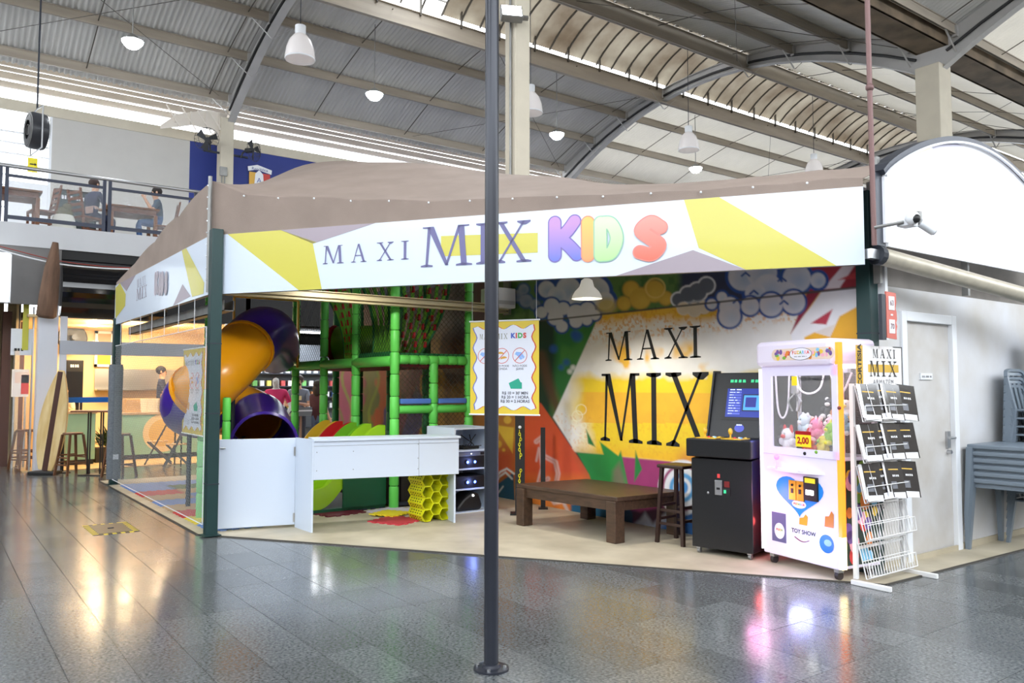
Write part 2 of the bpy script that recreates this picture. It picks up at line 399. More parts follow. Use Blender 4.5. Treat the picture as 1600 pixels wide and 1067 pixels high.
for c in (15.7, 2.2):
    A = vent_arc(c)
    rib_me[c] = MB().tube([(0, y, z) for y, z in A], .03, 5).mesh('vent_rib', RIB)
    x = -1.5 if c > 9 else 4.0
    k = 0
    while x < 34:
        ob('vent_rib', rib_me[c], ceil, loc=(x, 0, 0))
        if not (c > 9 and 8.4 < x < 10.4):
            MB().grid(lambda u, v: (x + .02 + u * .58, *A[int(round(v * 12))][:1], A[int(round(v * 12))][1] + .035), 1, 12).build('vent_panel', FIB, ceil, smooth=True, fix=False)
        x += .6; k += 1
    for y in (c + 1.62, c - 1.62):
        rl = MB().tube([(-3, y, ztop(c + 1.6) + .52), (34, y, ztop(c + 1.6) + .52)], .03, 6); rl.build('vent_rail', GALV, ceil)
    for xx in np.arange(-2.4, 34, 1.22): MB().bar((xx, c + 1.6, 10.95), (xx, c + 1.6, 11.5), .04, .06).build('vent_post', RIB, ceil)
# thin bracing rods under the sheets
rods = MB()
for x in np.arange(-6, 40, 3.0):
    for a, b in ((22.2, 20.6), (20.6, 19.0), (19.0, 17.3), (14.1, 12.6), (12.6, 11.0), (11.0, 9.45), (8.4, 6.8), (6.8, 5.2)):
        rods.bar((x, a, ztop(a) - .1), (x + .02, b, ztop(b) - .1), .025, .012)
for x in (0.2, 12.2, 24.3):
    for a, b in ((22.0, 17.4), (14.1, 9.5)):
        rods.tube([(x, a, ztop(a) - .25), (x + 6, b, ztop(b) - .25)], .008, 4); rods.tube([(x + 6, a, ztop(a) - .25), (x, b, ztop(b) - .25)], .008, 4)
rods.build('bracing_rod', RIB, ceil)
# valley gutter over the middle columns, stained
MB().box(-13, 45, 8.6, 9.3, 9.42, 9.46).box(-13, 45, 8.58, 8.64, 9.42, 9.75).box(-13, 45, 9.26, 9.32, 9.42, 9.75).build('valley_gutter', M('rusty_gutter', (140, 122, 100), .7, noise_amt=.6, nscale=1.5), ceil)
# eaves: slats above the mezzanine wall, daylight in the gaps
YB = 23.0
def zat(y, Y=YB, x=100): return pt(x, y, Y=Y).z
for (a, b), m in (((99, 120), PURL), ((122, 128), PURL), ((130, 140), PURL), ((144, 153), PURL), ((170, 186), BEIGE)):
    ye = YB if m is BEIGE else 24.6
    MB().box(-13, 45, ye - .03, ye + .05, zat(b, ye), zat(a, ye)).build('eave_slat', m, ceil)
MB().box(-13, 45, 22.2, 24.65, zat(97, 24.6), zat(97, 24.6) + .05).build('eave_soffit', PURL, ceil)
ev = MB()
for X in FX:
    ev.prism([(22.3, 9.25), (24.4, 8.75), (24.4, 8.6), (22.3, 8.3)], X - .01, X + .01, 'yz'); ev.bar((X, 22.3, 8.3), (X, 24.4, 8.6), .16, .02); ev.bar((X, 22.3, 9.25), (X, 24.4, 8.75), .16, .02)
    ev.prism([(X - 1.8, 8.5), (X - 1.4, 8.88), (X - .7, 9.12), (X - .1, 9.16), (X - .1, 8.3), (X - .45, 8.62), (X - 1.0, 8.66), (X - 1.8, 8.4)], 22.3, 22.34, 'xz')
    for q in (1.45, 1.05, .65, .3): ev.box(X - q - .02, X - q + .02, 22.24, 22.3, 8.64, 8.8 + .3 * (1.5 - q) ** .5); ev.bar((X - q - .25, 22.2, 9.05), (X - q + .12, 22.2, 8.5), .02, .03)
    for t in range(4): ev.bar((X - .1, 22.5 + t * .45, 8.3 + t * .06), (X - .1, 22.3 + t * .45, 9.3 - t * .1), .04, .02)
ev.build('eave_bracket', M('cream_steel_white', (226, 218, 208), .5), ceil)

# ---- unseen walls added to block low daylight, behind the camera and at both ends, open above as the eaves are
HW = M('hall_wall', (176, 170, 160), .8)
for a in ((-14, 46, -9.1, -9.0), (-14, -13.9, -9, 40), (45.9, 46, -9, 40)): struct(MB().box(*a, 0, 6.8).build('wall_hall', HW))
# ---- columns
def column(X, Y, s, label, z1=9.0):
    o = MB().box(X - s / 2, X + s / 2, Y - s / 2, Y + s / 2, 0, z1).build('column', BEIGE, bev=.02); struct(o); o['label'] = label; return o
column(6.98, 9.4, .27, 'beige concrete column rising behind the brown tarpaulin and black pole')
column(6.5, 22.35, .36, 'beige column on the mezzanine with two black fans')
column(18.7, 8.95, .56, 'wide beige column above the arched white sign')
column(18.5, 22.4, .36, 'distant beige column at the eave'); column(30.8, 22.4, .36, 'farthest beige column at the eave')
column(30.8, 8.95, .5, 'distant beige column under the valley')

# ---- white wall on the right with its door
PLAS = M('white_plaster', (214, 216, 222), .6, noise_amt=.1, nscale=1.4, col2=(196, 192, 186), bump=.05)
WY = 3.80
ww = MB().box(6.68, 7.24, WY, WY + .12, .0, 2.5).box(8.16, 14, WY, WY + .12, 0, 2.5).box(7.24, 8.16, WY, WY + .12, 2.22, 2.5)
struct(ww.build('wall_right', PLAS))
DOORM = M('door_paint', (205, 204, 204), .45, noise_amt=.1, nscale=2.5, col2=(186, 180, 172))
dr = struct(MB().box(7.26, 8.14, WY + .02, WY + .06, .015, 2.2).build('door_1', DOORM))
MB().box(7.18, 7.27, WY - .025, WY + .05, 0, 2.29).box(8.13, 8.22, WY - .025, WY + .05, 0, 2.29).box(7.27, 8.13, WY - .024, WY + .05, 2.2, 2.289).build('door_frame', WHITE, dr, bev=.006)
hd = MB().box(8.02, 8.08, WY, WY + .02, 1.0, 1.16).tube([(8.05, WY, 1.1), (8.05, WY - .06, 1.1), (7.93, WY - .06, 1.1)], .011, 8)
hd.build('door_handle', STEEL, dr, smooth=True)
MB().tube([(8.05, WY + .02, .96), (8.05, WY - .02, .96)], .02, 10).build('lock', STEEL, dr)
pl = MB().box(7.55, 7.77, WY + .005, WY + .022, 1.66, 1.72).build('name_plate', WHITE, dr)
dashes(dr, 7.57, 7.75, 1.68, .018, WY + .004, M('grey_ink', (120, 120, 125)), 12)
MB().box(6.68, 14, WY - .02, WY, 0, .06).build('skirting', CEM, struct(MB().box(8.22, 14, WY - .022, WY, .0, .07).build('baseboard_right', CEM)))
# roller shutter curtain and fascia above the white wall
MB().box(6.75, 14, WY + .35, WY + .4, 2.45, 3.3)
gs = struct(MB().box(6.72, 14, WY + .1, WY + .14, 2.5, 3.4).build('wall_upper', M('grey_block', (138, 132, 126), .8, noise_amt=.25, nscale=3))) 
# ================================================================== THE PLAY SHOP
def onpl(px, py, A, B):
    """photograph pixel -> (distance along A-B, height) on the upright plane through A and B"""
    d = _F + _R * ((px - 800) / FPX) + _U * ((533.5 - py) / FPX)
    n = Vector((B[1] - A[1], A[0] - B[0], 0)); t = n.dot(Vector((A[0], A[1], 0)) - CAMP) / n.dot(d); p = CAMP + d * t
    e = Vector((B[0] - A[0], B[1] - A[1], 0)).normalized()
    return ((p - Vector((A[0], A[1], 0))).dot(e), p.z)
BA, BB, BL = (2.48, 8.99), (6.22, 3.57), (2.48, 14.42)
ZB0, ZB1 = 2.6, 3.25
# ---- painted wall: the colours are worked out for every point of the wall
MX = 6.68
class Painter:
    def __init__(s, ys, zs):
        s.Y, s.Z = np.meshgrid(ys, zs, indexing='ij'); x, z = MX * np.ones_like(s.Y), s.Z - EYE
        w = x * _F.x + s.Y * _F.y + z * _F.z; s.X = 800 + FPX * (x * _R.x + s.Y * _R.y) / w; s.V = 533.5 - FPX * (x * _U.x + s.Y * _U.y + z * _U.z) / w
        s.C = np.zeros(s.Y.shape + (3,)); s.rs = np.random.RandomState(5)
    def noise(s, sc, seed=0, oct=3):
        out = np.zeros_like(s.Y); a = 1; tot = 0
        for o in range(oct):
            g = np.random.RandomState(seed * 7 + o).rand(64, 64); u = s.Y * sc * 2 ** o + 100; v = s.Z * sc * 2 ** o + 50
            i, j = np.floor(u).astype(int), np.floor(v).astype(int); fu, fv = u - i, v - j; fu = fu * fu * (3 - 2 * fu); fv = fv * fv * (3 - 2 * fv)
            G = lambda p, q: g[p % 64, q % 64]
            out += a * ((G(i, j) * (1 - fu) + G(i + 1, j) * fu) * (1 - fv) + (G(i, j + 1) * (1 - fu) + G(i + 1, j + 1) * fu) * fv); tot += a; a *= .5
        return out / tot
    def sd(s, P):
        x, y = s.X, s.V; d = np.full(x.shape, 1e9); ins = np.zeros(x.shape, bool)
        for i in range(len(P)):
            (x1, y1), (x2, y2) = P[i - 1], P[i]; ex, ey = x2 - x1, y2 - y1
            t = np.clip(((x - x1) * ex + (y - y1) * ey) / (ex * ex + ey * ey + 1e-9), 0, 1)
            d = np.minimum(d, np.hypot(x - x1 - t * ex, y - y1 - t * ey))
            c = ((y1 > y) != (y2 > y)) & (x < ex * (y - y1) / (ey + 1e-12) + x1); ins ^= c
        return np.where(ins, -d, d)
    def lay(s, a, col):
        c = np.array([lin(v) for v in col]); s.C += (c - s.C) * np.clip(a, 0, 1)[..., None]
    def poly(s, P, col, soft=1.2, amt=1, mod=None):
        a = np.clip(.5 - s.sd(P) / (2 * soft), 0, 1) * amt
        s.lay(a * mod if mod is not None else a, col)
    def dot(s, x, y, r, col, soft=1.2, amt=1, ry=None):
        d = np.hypot(s.X - x, (s.V - y) * (r / ry if ry else 1)); s.lay(np.clip(.5 - (d - r) / (2 * soft), 0, 1) * amt, col)
    def ring(s, x, y, r, w, col, amt=1): s.lay(np.clip(.5 - (abs(np.hypot(s.X - x, s.V - y) - r) - w / 2) / 1.6, 0, 1) * amt, col)
    def line(s, P, w, col, soft=1.0, amt=1):
        d = np.full(s.X.shape, 1e9)
        for (x1, y1), (x2, y2) in zip(P[:-1], P[1:]):
            ex, ey = x2 - x1, y2 - y1; t = np.clip(((s.X - x1) * ex + (s.V - y1) * ey) / (ex * ex + ey * ey + 1e-9), 0, 1)
            d = np.minimum(d, np.hypot(s.X - x1 - t * ex, s.V - y1 - t * ey))
        s.lay(np.clip(.5 - (d - w / 2) / (2 * soft), 0, 1) * amt, col)
    def cloud(s, L, fill, edge, w, shade=None, soft=1.2):
        for x, y, r in L: s.dot(x, y, r + w, edge, soft)
        for x, y, r in L:
            s.dot(x, y, r, fill, soft)
            if shade: s.dot(x + r * .2, y + r * .25, r * .55, shade, r * .4, .5)
def paint(P):
    X, V, Z = P.X, P.V, P.Z; n1, n2, n3 = P.noise(3, 1), P.noise(9, 2), P.noise(34, 3, 2)
    speck = np.clip((n3 - .55) * 9, 0, 1)
    P.lay(np.ones_like(X), (60, 44, 50))
    # behind the playground
    for a, b, c in ((380, 500, (70, 66, 72)), (500, 575, (150, 70, 104)), (560, 600, (82, 110, 52)), (588, 628, (178, 78, 44)), (622, 668, (106, 52, 92)), (660, 700, (186, 142, 50)), (692, 745, (120, 74, 52)), (735, 815, (206, 138, 58))):
        P.lay(np.clip((X - a + 12 * (n1 - .5) * 4) / 8, 0, 1) * np.clip((b - X) / 8, 0, 1), c)
    P.lay(np.clip((540 - V) / 30, 0, 1) * (X < 760), (88, 60, 72)); P.poly([(560, 430), (735, 430), (730, 520), (640, 515), (600, 500)], (120, 128, 142), 14, .8)
    P.poly([(690, 575), (735, 575), (735, 590), (715, 620)], (66, 42, 48)); P.poly([(650, 600), (672, 650), (640, 690), (625, 690)], (58, 62, 116)); P.poly([(600, 640), (622, 600), (622, 700), (598, 690)], (44, 62, 124))
    for k in range(7): P.line([(500 + k * 14 + 8 * math.sin(j * .8 + k), 560 + j * 14) for j in range(12)], 4, ((120, 160, 50), (178, 60, 50), (90, 120, 40))[k % 3], 1.5, .7)
    P.poly([(700, 600), (735, 600), (738, 700), (690, 700)], (190, 140, 44), 6, .6)
    # left of the black post: ochre with yellow circles and a teal wave
    P.poly([(735, 640), (806, 640), (806, 810), (735, 810)], (186, 120, 50), 3); P.poly([(735, 700), (806, 700), (806, 745), (735, 750)], (196, 84, 48), 12)
    P.poly([(773, 664), (803, 668), (801, 708)], (226, 186, 62)); P.dot(793, 656, 6, (228, 184, 70)); P.dot(778, 694, 6, (222, 176, 60)); P.dot(787, 703, 2.5, (222, 176, 60))
    P.poly([(735, 760), (775, 758), (802, 738), (806, 815), (735, 815)], (24, 86, 118)); P.line([(770, 764), (780, 745), (790, 738), (800, 748)], 3, (226, 230, 232)); P.line([(770, 752), (782, 737), (792, 732), (803, 740)], 3, (226, 230, 232)); P.line([(772, 778), (780, 768), (786, 760)], 2, (226, 230, 232))
    # green field
    P.poly([(806, 420), (950, 420), (940, 492), (866, 650), (806, 650)], (44, 112, 54), 1.2); P.lay(((X > 806) & (X < 960) & (V < 660)) * np.clip((n1 - .45) * 2.4, 0, .5), (84, 150, 60))
    P.poly([(806, 496), (868, 496), (868, 560), (860, 650), (806, 650)], (26, 54, 40), 5); P.line([(846, 555), (858, 600), (876, 655)], 15, (92, 62, 44), 5, .9)
    for x, y, r in ((902, 526, 8), (898, 522, 6), (885, 566, 5), (877, 574, 4), (865, 545, 6)): P.dot(x, y, r, (40, 84, 168), 3, .8)
    # magenta field and the yellow field
    P.poly([(968, 708), (1400, 715), (1400, 860), (960, 860)], (150, 52, 106)); P.lay(((X > 968) & (V > 700)) * (n2 - .4) * .6, (190, 72, 130))
    YF = [(938, 489), (1180, 463), (1420, 436), (1420, 728), (1060, 722), (888, 705), (894, 699), (864, 652)]
    yf = np.clip(.5 - P.sd(YF) / 2.4, 0, 1)
    P.lay(yf, (236, 232, 226))
    P.lay(yf * np.clip((V - 580 + 26 * (n1 - .5)) / 14, 0, 1) * np.clip((X - 886 + 34 * (n1 - .5) - (V - 640) * .12) / 34, 0, 1), (238, 204, 48))
    P.lay(yf * (np.abs(V - 637 - (X - 1000) * .005) < 24) * np.clip((X - 903) / 14, 0, 1) * (.8 + .2 * n2), (238, 178, 58))
    top = 482 - (X - 960) * .10
    P.lay(yf * np.clip((top + 34 + 40 * (n1 - .5) - V) / 16, 0, 1), (232, 182, 58)); P.lay(yf * np.clip((top + 56 + 40 * (n1 - .5) - V) / 16, 0, 1) * speck * .7, (222, 158, 48))
    P.lay(yf * np.clip((n1 - .56) * 9, 0, 1) * np.clip((585 - V) / 12, 0, 1) * np.clip((V - 528) / 16, 0, 1) * np.clip((1110 - X) / 20, 0, 1) * np.clip((X - 950) / 20, 0, 1), (240, 186, 70))
    P.lay(yf * np.clip((V - 690) / 22, 0, 1) * .55, (244, 176, 40)); P.lay(yf * np.clip((V - 695 + 20 * (n2 - .5)) / 26, 0, 1) * np.clip((X - 1050) / 30, 0, 1) * .9, (206, 110, 70))
    P.lay(yf * np.clip((n3 - .62) * 9, 0, 1) * (V > 645) * .3, (226, 160, 50))
    for x, y in ((897, 660), (905, 672), (912, 665), (908, 640), (915, 682), (902, 650)): P.ring(x, y, 4 + (x % 3) * 2, 1.1, (246, 240, 214), .8)
    for k in range(26):
        x, y = P.rs.uniform(890, 1110), 580 + P.rs.uniform(-10, 10); P.dot(x, y, P.rs.uniform(2, 5), (238, 234, 228), 2, .8)
    # red and green spikes
    P.poly([(806, 600), (846, 631), (893, 699), (898, 706), (922, 742), (945, 790), (930, 806), (806, 806)], (208, 82, 46)); P.lay((P.sd([(806, 600), (846, 631), (893, 699), (922, 742), (945, 790), (900, 806), (806, 806)]) < 0) * np.clip((V - 735) / 40, 0, 1) * (.5 + n2), (226, 132, 50))
    P.poly([(902, 707), (943, 710), (937, 690), (966, 712), (970, 704), (985, 775), (930, 775), (921, 742)], (40, 140, 62)); P.poly([(958, 735), (968, 722), (982, 770), (955, 770)], (122, 112, 92), 4, .9)
    P.poly([(902, 707), (943, 710), (960, 760), (925, 752)], (20, 92, 40), 12, .5)
    P.poly([(916, 671), (930, 698), (919, 693)], (32, 110, 54)); P.poly([(993, 704), (1003, 733), (991, 753)], (36, 126, 60))
    for w, c in ((7, (214, 190, 184)), (3, (196, 120, 104))): P.line([(838, 690), (846, 684), (849, 712), (868, 722), (872, 740), (868, 760), (850, 772), (842, 758), (856, 748)], w, c, 1.6, .85)
    P.line([(838, 720), (842, 700), (846, 730), (838, 760)], 3, (216, 196, 190), 1.4, .8); P.line([(860, 778), (866, 786), (880, 784), (888, 800)], 5, (224, 206, 200), 1.5, .85)
    # water along the bottom
    P.poly([(892, 788), (975, 780), (980, 830), (892, 812)], (24, 94, 130), 2); P.poly([(972, 790), (1000, 800), (1040, 790), (1045, 830), (972, 830)], (74, 26, 60), 3); P.poly([(968, 806), (980, 794), (988, 800), (990, 830), (968, 826)], (22, 54, 88), 2)
    P.poly([(985, 822), (1000, 812), (1008, 800), (1020, 818), (1034, 806), (1060, 780), (1064, 850), (985, 840)], (196, 200, 214), 3); P.poly([(1025, 828), (1060, 800), (1120, 780), (1120, 860), (1030, 850)], (62, 112, 178), 6)
    for r, c in ((38, (232, 232, 238)), (32, (146, 52, 104)), (28, (232, 234, 240)), (20, (92, 164, 220)), (14, (236, 238, 244)), (9, (70, 140, 206))): P.dot(1066, 762, r, c, 1.2, 1, r * 1.15)
    # right end: white rays, wine and orange wedges
    P.poly([(1235, 522), (1268, 440), (1290, 440), (1282, 456)], (146, 36, 62)); P.poly([(1236, 523), (1284, 455), (1420, 440), (1420, 540), (1240, 540)], (236, 234, 238)); P.poly([(1267, 505), (1301, 483), (1291, 507)], (186, 58, 78))
    P.poly([(1257, 527), (1273, 519), (1297, 526), (1312, 494), (1343, 477), (1420, 440), (1420, 560), (1257, 560)], (236, 176, 46)); P.poly([(1273, 519), (1297, 526), (1306, 506)], (226, 216, 210))
    # strip above the joint: clouds on green and navy
    up = Z > 2.48
    keep = P.C.copy()
    P.lay(up & (X > 770), (84, 120, 62)); P.lay(up * np.clip((n2 - .5) * 5, 0, .6) * (X > 770), (52, 90, 44)); P.poly([(1062, 400), (1180, 380), (1180, 470), (1062, 480)], (44, 50, 78), 6, 1, up * 1.0)
    P.poly([(1250, 380), (1420, 380), (1420, 450), (1262, 456)], (160, 40, 54), 1.2, 1, up * 1.0); P.poly([(1285, 452), (1330, 400), (1345, 400), (1312, 450)], (226, 214, 218), 1.2, 1, up * 1.0)
    P.poly([(1310, 437), (1360, 415), (1420, 412), (1420, 432)], (196, 60, 66), 1.2, 1, up * 1.0)
    NB, CW = (38, 76, 150), (206, 206, 212)
    P.cloud([(808, 462, 9), (822, 470, 10), (818, 452, 8), (836, 476, 8)], (142, 150, 164), (60, 92, 130), 3, (90, 120, 150))
    P.cloud([(854, 452, 13), (888, 452, 19), (870, 462, 14), (930, 455, 22), (905, 470, 16), (945, 470, 14)], CW, NB, 6, (120, 160, 196))
    P.cloud([(862, 478, 12), (846, 488, 9), (880, 482, 10), (868, 496, 12), (900, 490, 14), (918, 484, 12), (878, 510, 9), (900, 502, 10), (917, 500, 8), (930, 492, 8)], (208, 206, 210), NB, 3)
    P.dot(948, 478, 16, (206, 180, 84), 5, .8, 12)
    P.cloud([(986, 452, 12), (1000, 466, 16), (1022, 455, 16), (1040, 466, 10), (975, 474, 10)], (204, 166, 66), (170, 140, 60), 2, (222, 190, 80)); P.ring(1024, 450, 15, 3, (226, 196, 110), .7)
    P.cloud([(1060, 468, 10), (1075, 460, 12), (1090, 456, 14), (1104, 446, 12)], (92, 98, 112), (224, 226, 230), 2.5); P.dot(1090, 480, 24, (100, 106, 118), 8, .7, 10)
    P.cloud([(1068, 482, 9), (1085, 484, 10), (1100, 480, 9)], (214, 198, 172), (226, 214, 196), 1.5)
    P.cloud([(1160, 432, 22), (1190, 425, 24), (1245, 435, 22), (1228, 460, 20), (1278, 438, 12), (1200, 450, 22), (1180, 458, 16)], CW, NB, 5, (128, 166, 200))
    P.cloud([(1112, 475, 8), (1128, 464, 8), (1140, 480, 16), (1172, 478, 14), (1205, 476, 18), (1240, 472, 18), (1140, 494, 17)], (212, 208, 212), NB, 3.5, (176, 196, 214))
    for x, y in ((1165, 428), (1222, 436), (1152, 470), (1178, 456), (1225, 472)): P.line([(x - 6, y + 3), (x, y - 2), (x + 6, y + 3)], 3, NB)
    P.lay((abs(Z - 2.48) < .008) * .8, (70, 66, 66))
    P.C *= (1 - .10 * (n2[..., None] - .5))
MURM = bpy.data.materials.new('mural_paint'); MURM.use_nodes = True
_nt = MURM.node_tree; _a = _nt.nodes.new('ShaderNodeVertexColor'); _a.layer_name = 'paint'; _nt.links.new(_a.outputs[0], _nt.nodes['Principled BSDF'].inputs['Base Color']); _nt.nodes['Principled BSDF'].inputs['Roughness'].default_value = .5
def painted_wall(name, y0, y1, z0, z1, st):
    ys = np.linspace(y0, y1, int((y1 - y0) / st) + 1); zs = np.linspace(z0, z1, int((z1 - z0) / st) + 1); P = Painter(ys, zs); paint(P)
    V = np.stack([np.full(P.Y.shape, MX), P.Y, P.Z], -1).reshape(-1, 3); a, b = P.Y.shape; I = np.arange(a * b).reshape(a, b)
    F = np.stack([I[:-1, :-1], I[:-1, 1:], I[1:, 1:], I[1:, :-1]], -1).reshape(-1, 4)
    me = bpy.data.meshes.new(name); me.vertices.add(len(V)); me.vertices.foreach_set('co', V.ravel()); me.loops.add(F.size); me.loops.foreach_set('vertex_index', F.ravel())
    me.polygons.add(len(F)); me.polygons.foreach_set('loop_start', np.arange(0, F.size, 4)); me.update(calc_edges=True)
    at = me.color_attributes.new('paint', 'FLOAT_COLOR', 'POINT'); at.data.foreach_set('color', np.concatenate([P.C.reshape(-1, 3), np.ones((len(V), 1))], 1).ravel())
    me.materials.append(MURM); return ob(name, me)
struct(painted_wall('wall_mural', 3.84, 9.45, 0, 3.22, .0115))
struct(painted_wall('wall_mural', 9.45, 15.2, 0, 3.22, .03))
wm = struct(MB().box(MX + .005, MX + .12, 3.93, 15.2, 0, 3.22).build('wall_mural', PLAS))
INK = M('black_ink', (34, 34, 36), .45)
def mur(px, py): p = pt(px, py, X=MX); return (9.0 - p.y, p.z)
def wall_word(word, edges, ytop, ybot, hscale=1):
    """edges: photograph pixels of each letter's left and right end"""
    zs = [mur(edges[0], ytop)[1], mur(edges[0], ybot)[1]]; h = zs[0] - zs[1]
    pl_ = [(mur(a, ytop)[0], mur(b, ytop)[0] - mur(a, ytop)[0]) for a, b in zip(edges[::2], edges[1::2])]
    mtx = Matrix.Translation((MX - .003, 9.0, zs[1])) @ Matrix.Rotation(-PI / 2, 4, 'Z') @ Matrix.Rotation(PI / 2, 4, 'X')
    o = serif(word, h, 1, INK, None, mtx, places=pl_, name='painted_letter'); return o
o1 = wall_word('MAXI', [946, 986, 995, 1028, 1038, 1072, 1078, 1095], 520, 564)
o2 = wall_word('MIX', [938, 1000, 1010, 1033, 1040, 1104], 584, 688)
for o in o1 + o2: o.parent = wm; struct(o)

# ---- green posts
def green_post(x, y, label, z1=3.3, s=.12):
    t = thing('shop_post', label, 'post', (x, y, 0), 0, 'green steel posts of the play shop')
    MB().box(-s / 2, s / 2, -s / 2, s / 2, .012, z1).build('shaft', GREENP, t, bev=.006)
    MB().box(-s / 2 - .03, s / 2 + .03, -s / 2 - .03, s / 2 + .03, .012, .022).build('base_plate', GREENP, t)
    jm = MB()
    for z in (.55, 1.3, 2.05): jm.box(-s / 2 - .003, s / 2 + .003, -s / 2 - .003, s / 2 + .003, z, z + .012)
    jm.build('cable_tie', DKMET, t); return t
p1 = green_post(2.50, 8.86, 'dark green steel post beside the white half door at the front corner'); 
p2 = green_post(2.50, 14.35, 'dark green steel post wrapped in grey sleeve at the far end of the net', 2.7)
MB().lathe([(.105, .1), (.11, .4), (.105, 1.2), (.11, 1.9), (.1, 1.95)], 10).build('padded_sleeve', M('grey_sleeve', (110, 116, 122), .8, noise_amt=.3, nscale=30), p2, smooth=True)
MB().box(-.03, .05, -.115, -.108, .42, .5).build('paper_note', WHITE, p2)
p3 = green_post(6.6, 3.775, 'dark green steel post at the end of the painted wall behind the number plate', 3.3, .13)
MB().box(.065, .105, -.13, .02, 2.0, 3.4).build('white_strip', WHITE, p3)

# ---- banners
BAN = M('banner_vinyl', (214, 226, 242), .22, spec=.5, coat=.25)
GREYV = M('banner_grey', (162, 150, 160), .25); YELV = M('banner_yellow', (206, 198, 84), .25, coat=.2); PURI = M('violet_ink', (106, 104, 150), .4)
def flat(mb, P, A, B, y, m=0): return mb.poly([(*[onpl(px, py, A, B)[0]], y, onpl(px, py, A, B)[1]) for px, py in P], m)
def banner(label, A, B):
    L = math.dist(A, B); t = thing('shop_banner', label, 'banner', (A[0], A[1], 0), yaw(A, B), 'printed banners along the top of the play shop')
    MB().box(0, L, -.012, .0, ZB0, ZB1).build('panel', BAN, t)
    MB().box(0, L, 0, .05, ZB0, ZB0 + .05).box(0, L, 0, .05, ZB1 - .05, ZB1).box(-.0, .04, 0, .05, ZB0, ZB1).box(L - .04, L, 0, .05, ZB0, ZB1).build('frame', GALV, t); return t
def clampz(P): return [(x, y, min(max(z, ZB0), ZB1)) for x, y, z in P]
def shapes(t, A, B, polys, mat, name, y=-.014):
    for P in polys:
        Q = [onpl(px, py, A, B) for px, py in P]; L = math.dist(A, B)
        MB().poly([(min(max(q[0], 0), L), y, min(max(q[1], ZB0), ZB1)) for q in Q]).build(name, mat, t, fix=False)
fb = banner('long white banner with yellow wedges reading MAXI MIX KIDS over the open front', BA, BB)
shapes(fb, BA, BB, [[(357, 363), (440, 356), (496, 379), (490, 381), (504, 452), (468, 456)], [(1069, 305), (1124, 300), (1307, 418), (1166, 424), (1092, 388)]], YELV, 'yellow_wedge')
shapes(fb, BA, BB, [[(690, 369), (841, 364), (841, 395), (690, 401)]], YELV, 'yellow_bar')
shapes(fb, BA, BB, [[(440, 354), (588, 343), (490, 381)], [(963, 433), (1083, 391), (1166, 424)]], GREYV, 'grey_wedge')
def ban_word(t, A, B, word, edges, ytop, ybot, mat):
    pl_ = []
    for a, b in zip(edges[::2], edges[1::2]): s0 = onpl(a, ytop, A, B)[0]; pl_.append((s0, onpl(b, ytop, A, B)[0] - s0))
    z0 = onpl(edges[0], ybot, A, B)[1]; h = onpl(edges[0], ytop, A, B)[1] - z0
    return serif(word, h, 1, mat, t, Matrix.Translation((0, -.017, z0)) @ Matrix.Rotation(PI / 2, 4, 'X'), places=pl_)
ban_word(fb, BA, BB, 'MAXI', [506, 537, 550, 573, 590, 615, 628, 640], 385, 413, PURI); ban_word(fb, BA, BB, 'MIX', [659, 735, 745, 766, 772, 827], 356, 418, PURI)
KB, KO, KG, KR = vgrad('kids_blue', (92, 122, 222), (196, 150, 206), 2.72, 3.1), vgrad('kids_orange', (240, 160, 110), (246, 196, 110), 2.72, 3.1), vgrad('kids_green', (176, 222, 150), (214, 238, 196), 2.72, 3.1), vgrad('kids_red', (236, 112, 92), (240, 160, 150), 2.72, 3.1)
RB, RO, RG, RR_ = M('rim_violet', (126, 112, 186), .4), M('rim_salmon', (232, 150, 120), .4), M('rim_mint', (150, 200, 170), .4), M('rim_rose', (226, 140, 130), .4)
def kids(t, A, B, edges, y0, y1, mats, rims, r, y=-.017):
    for i, (ch, m, q) in enumerate(zip('KIDS', mats, rims)):
        s0, zb = onpl(edges[2 * i], y1, A, B); s1 = onpl(edges[2 * i + 1], y1, A, B)[0]; zt = onpl(edges[2 * i], y0, A, B)[1]; w = s1 - s0; h = zt - zb
        xs = [p[0] for st in BUB[ch] for p in st]; zs_ = [p[1] for st in BUB[ch] for p in st]; kx = (w - 2 * r) / max(max(xs) - min(xs), .001) if ch != 'I' else 1; kz = (h - 2 * r) / (max(zs_) - min(zs_))
        bubble(ch, s0 + r - min(xs) * kx if ch != 'I' else s0 + w / 2 - .2, zb + r - min(zs_) * kz, kx, kz, r, m, q, t, y - .002 * i)
kids(fb, BA, BB, (859, 911, 908, 931, 930, 974, 991, 1043), 340, 409, (KB, KO, KG, KR), (RB, RO, RG, RR_), .055)
lb = banner('white side banner with yellow wedges facing the café, reading MAXI MIX', BL, BA)
shapes(lb, BL, BA, [[(286, 388), (293, 379), (321, 442), (320, 459), (302, 464)], [(182, 450), (189, 440), (198, 460), (197, 478), (182, 498)]], YELV, 'yellow_wedge')
shapes(lb, BL, BA, [[(189, 440), (214, 425), (199, 455)], [(287, 444), (300, 463), (272, 478)]], GREYV, 'grey_wedge')
ban_word(lb, BL, BA, 'MAXI', [216, 219, 220, 223, 224, 227, 228, 229], 437, 450, GREYV); ban_word(lb, BL, BA, 'MIX', [215, 222, 223, 226, 227, 231], 452, 470, GREYV)
kids(lb, BL, BA, (243, 249, 250, 252, 253, 258, 259, 264), 426, 462, (GREYV,) * 4, (M('pale_lilac', (206, 200, 214)),) * 4, .05)
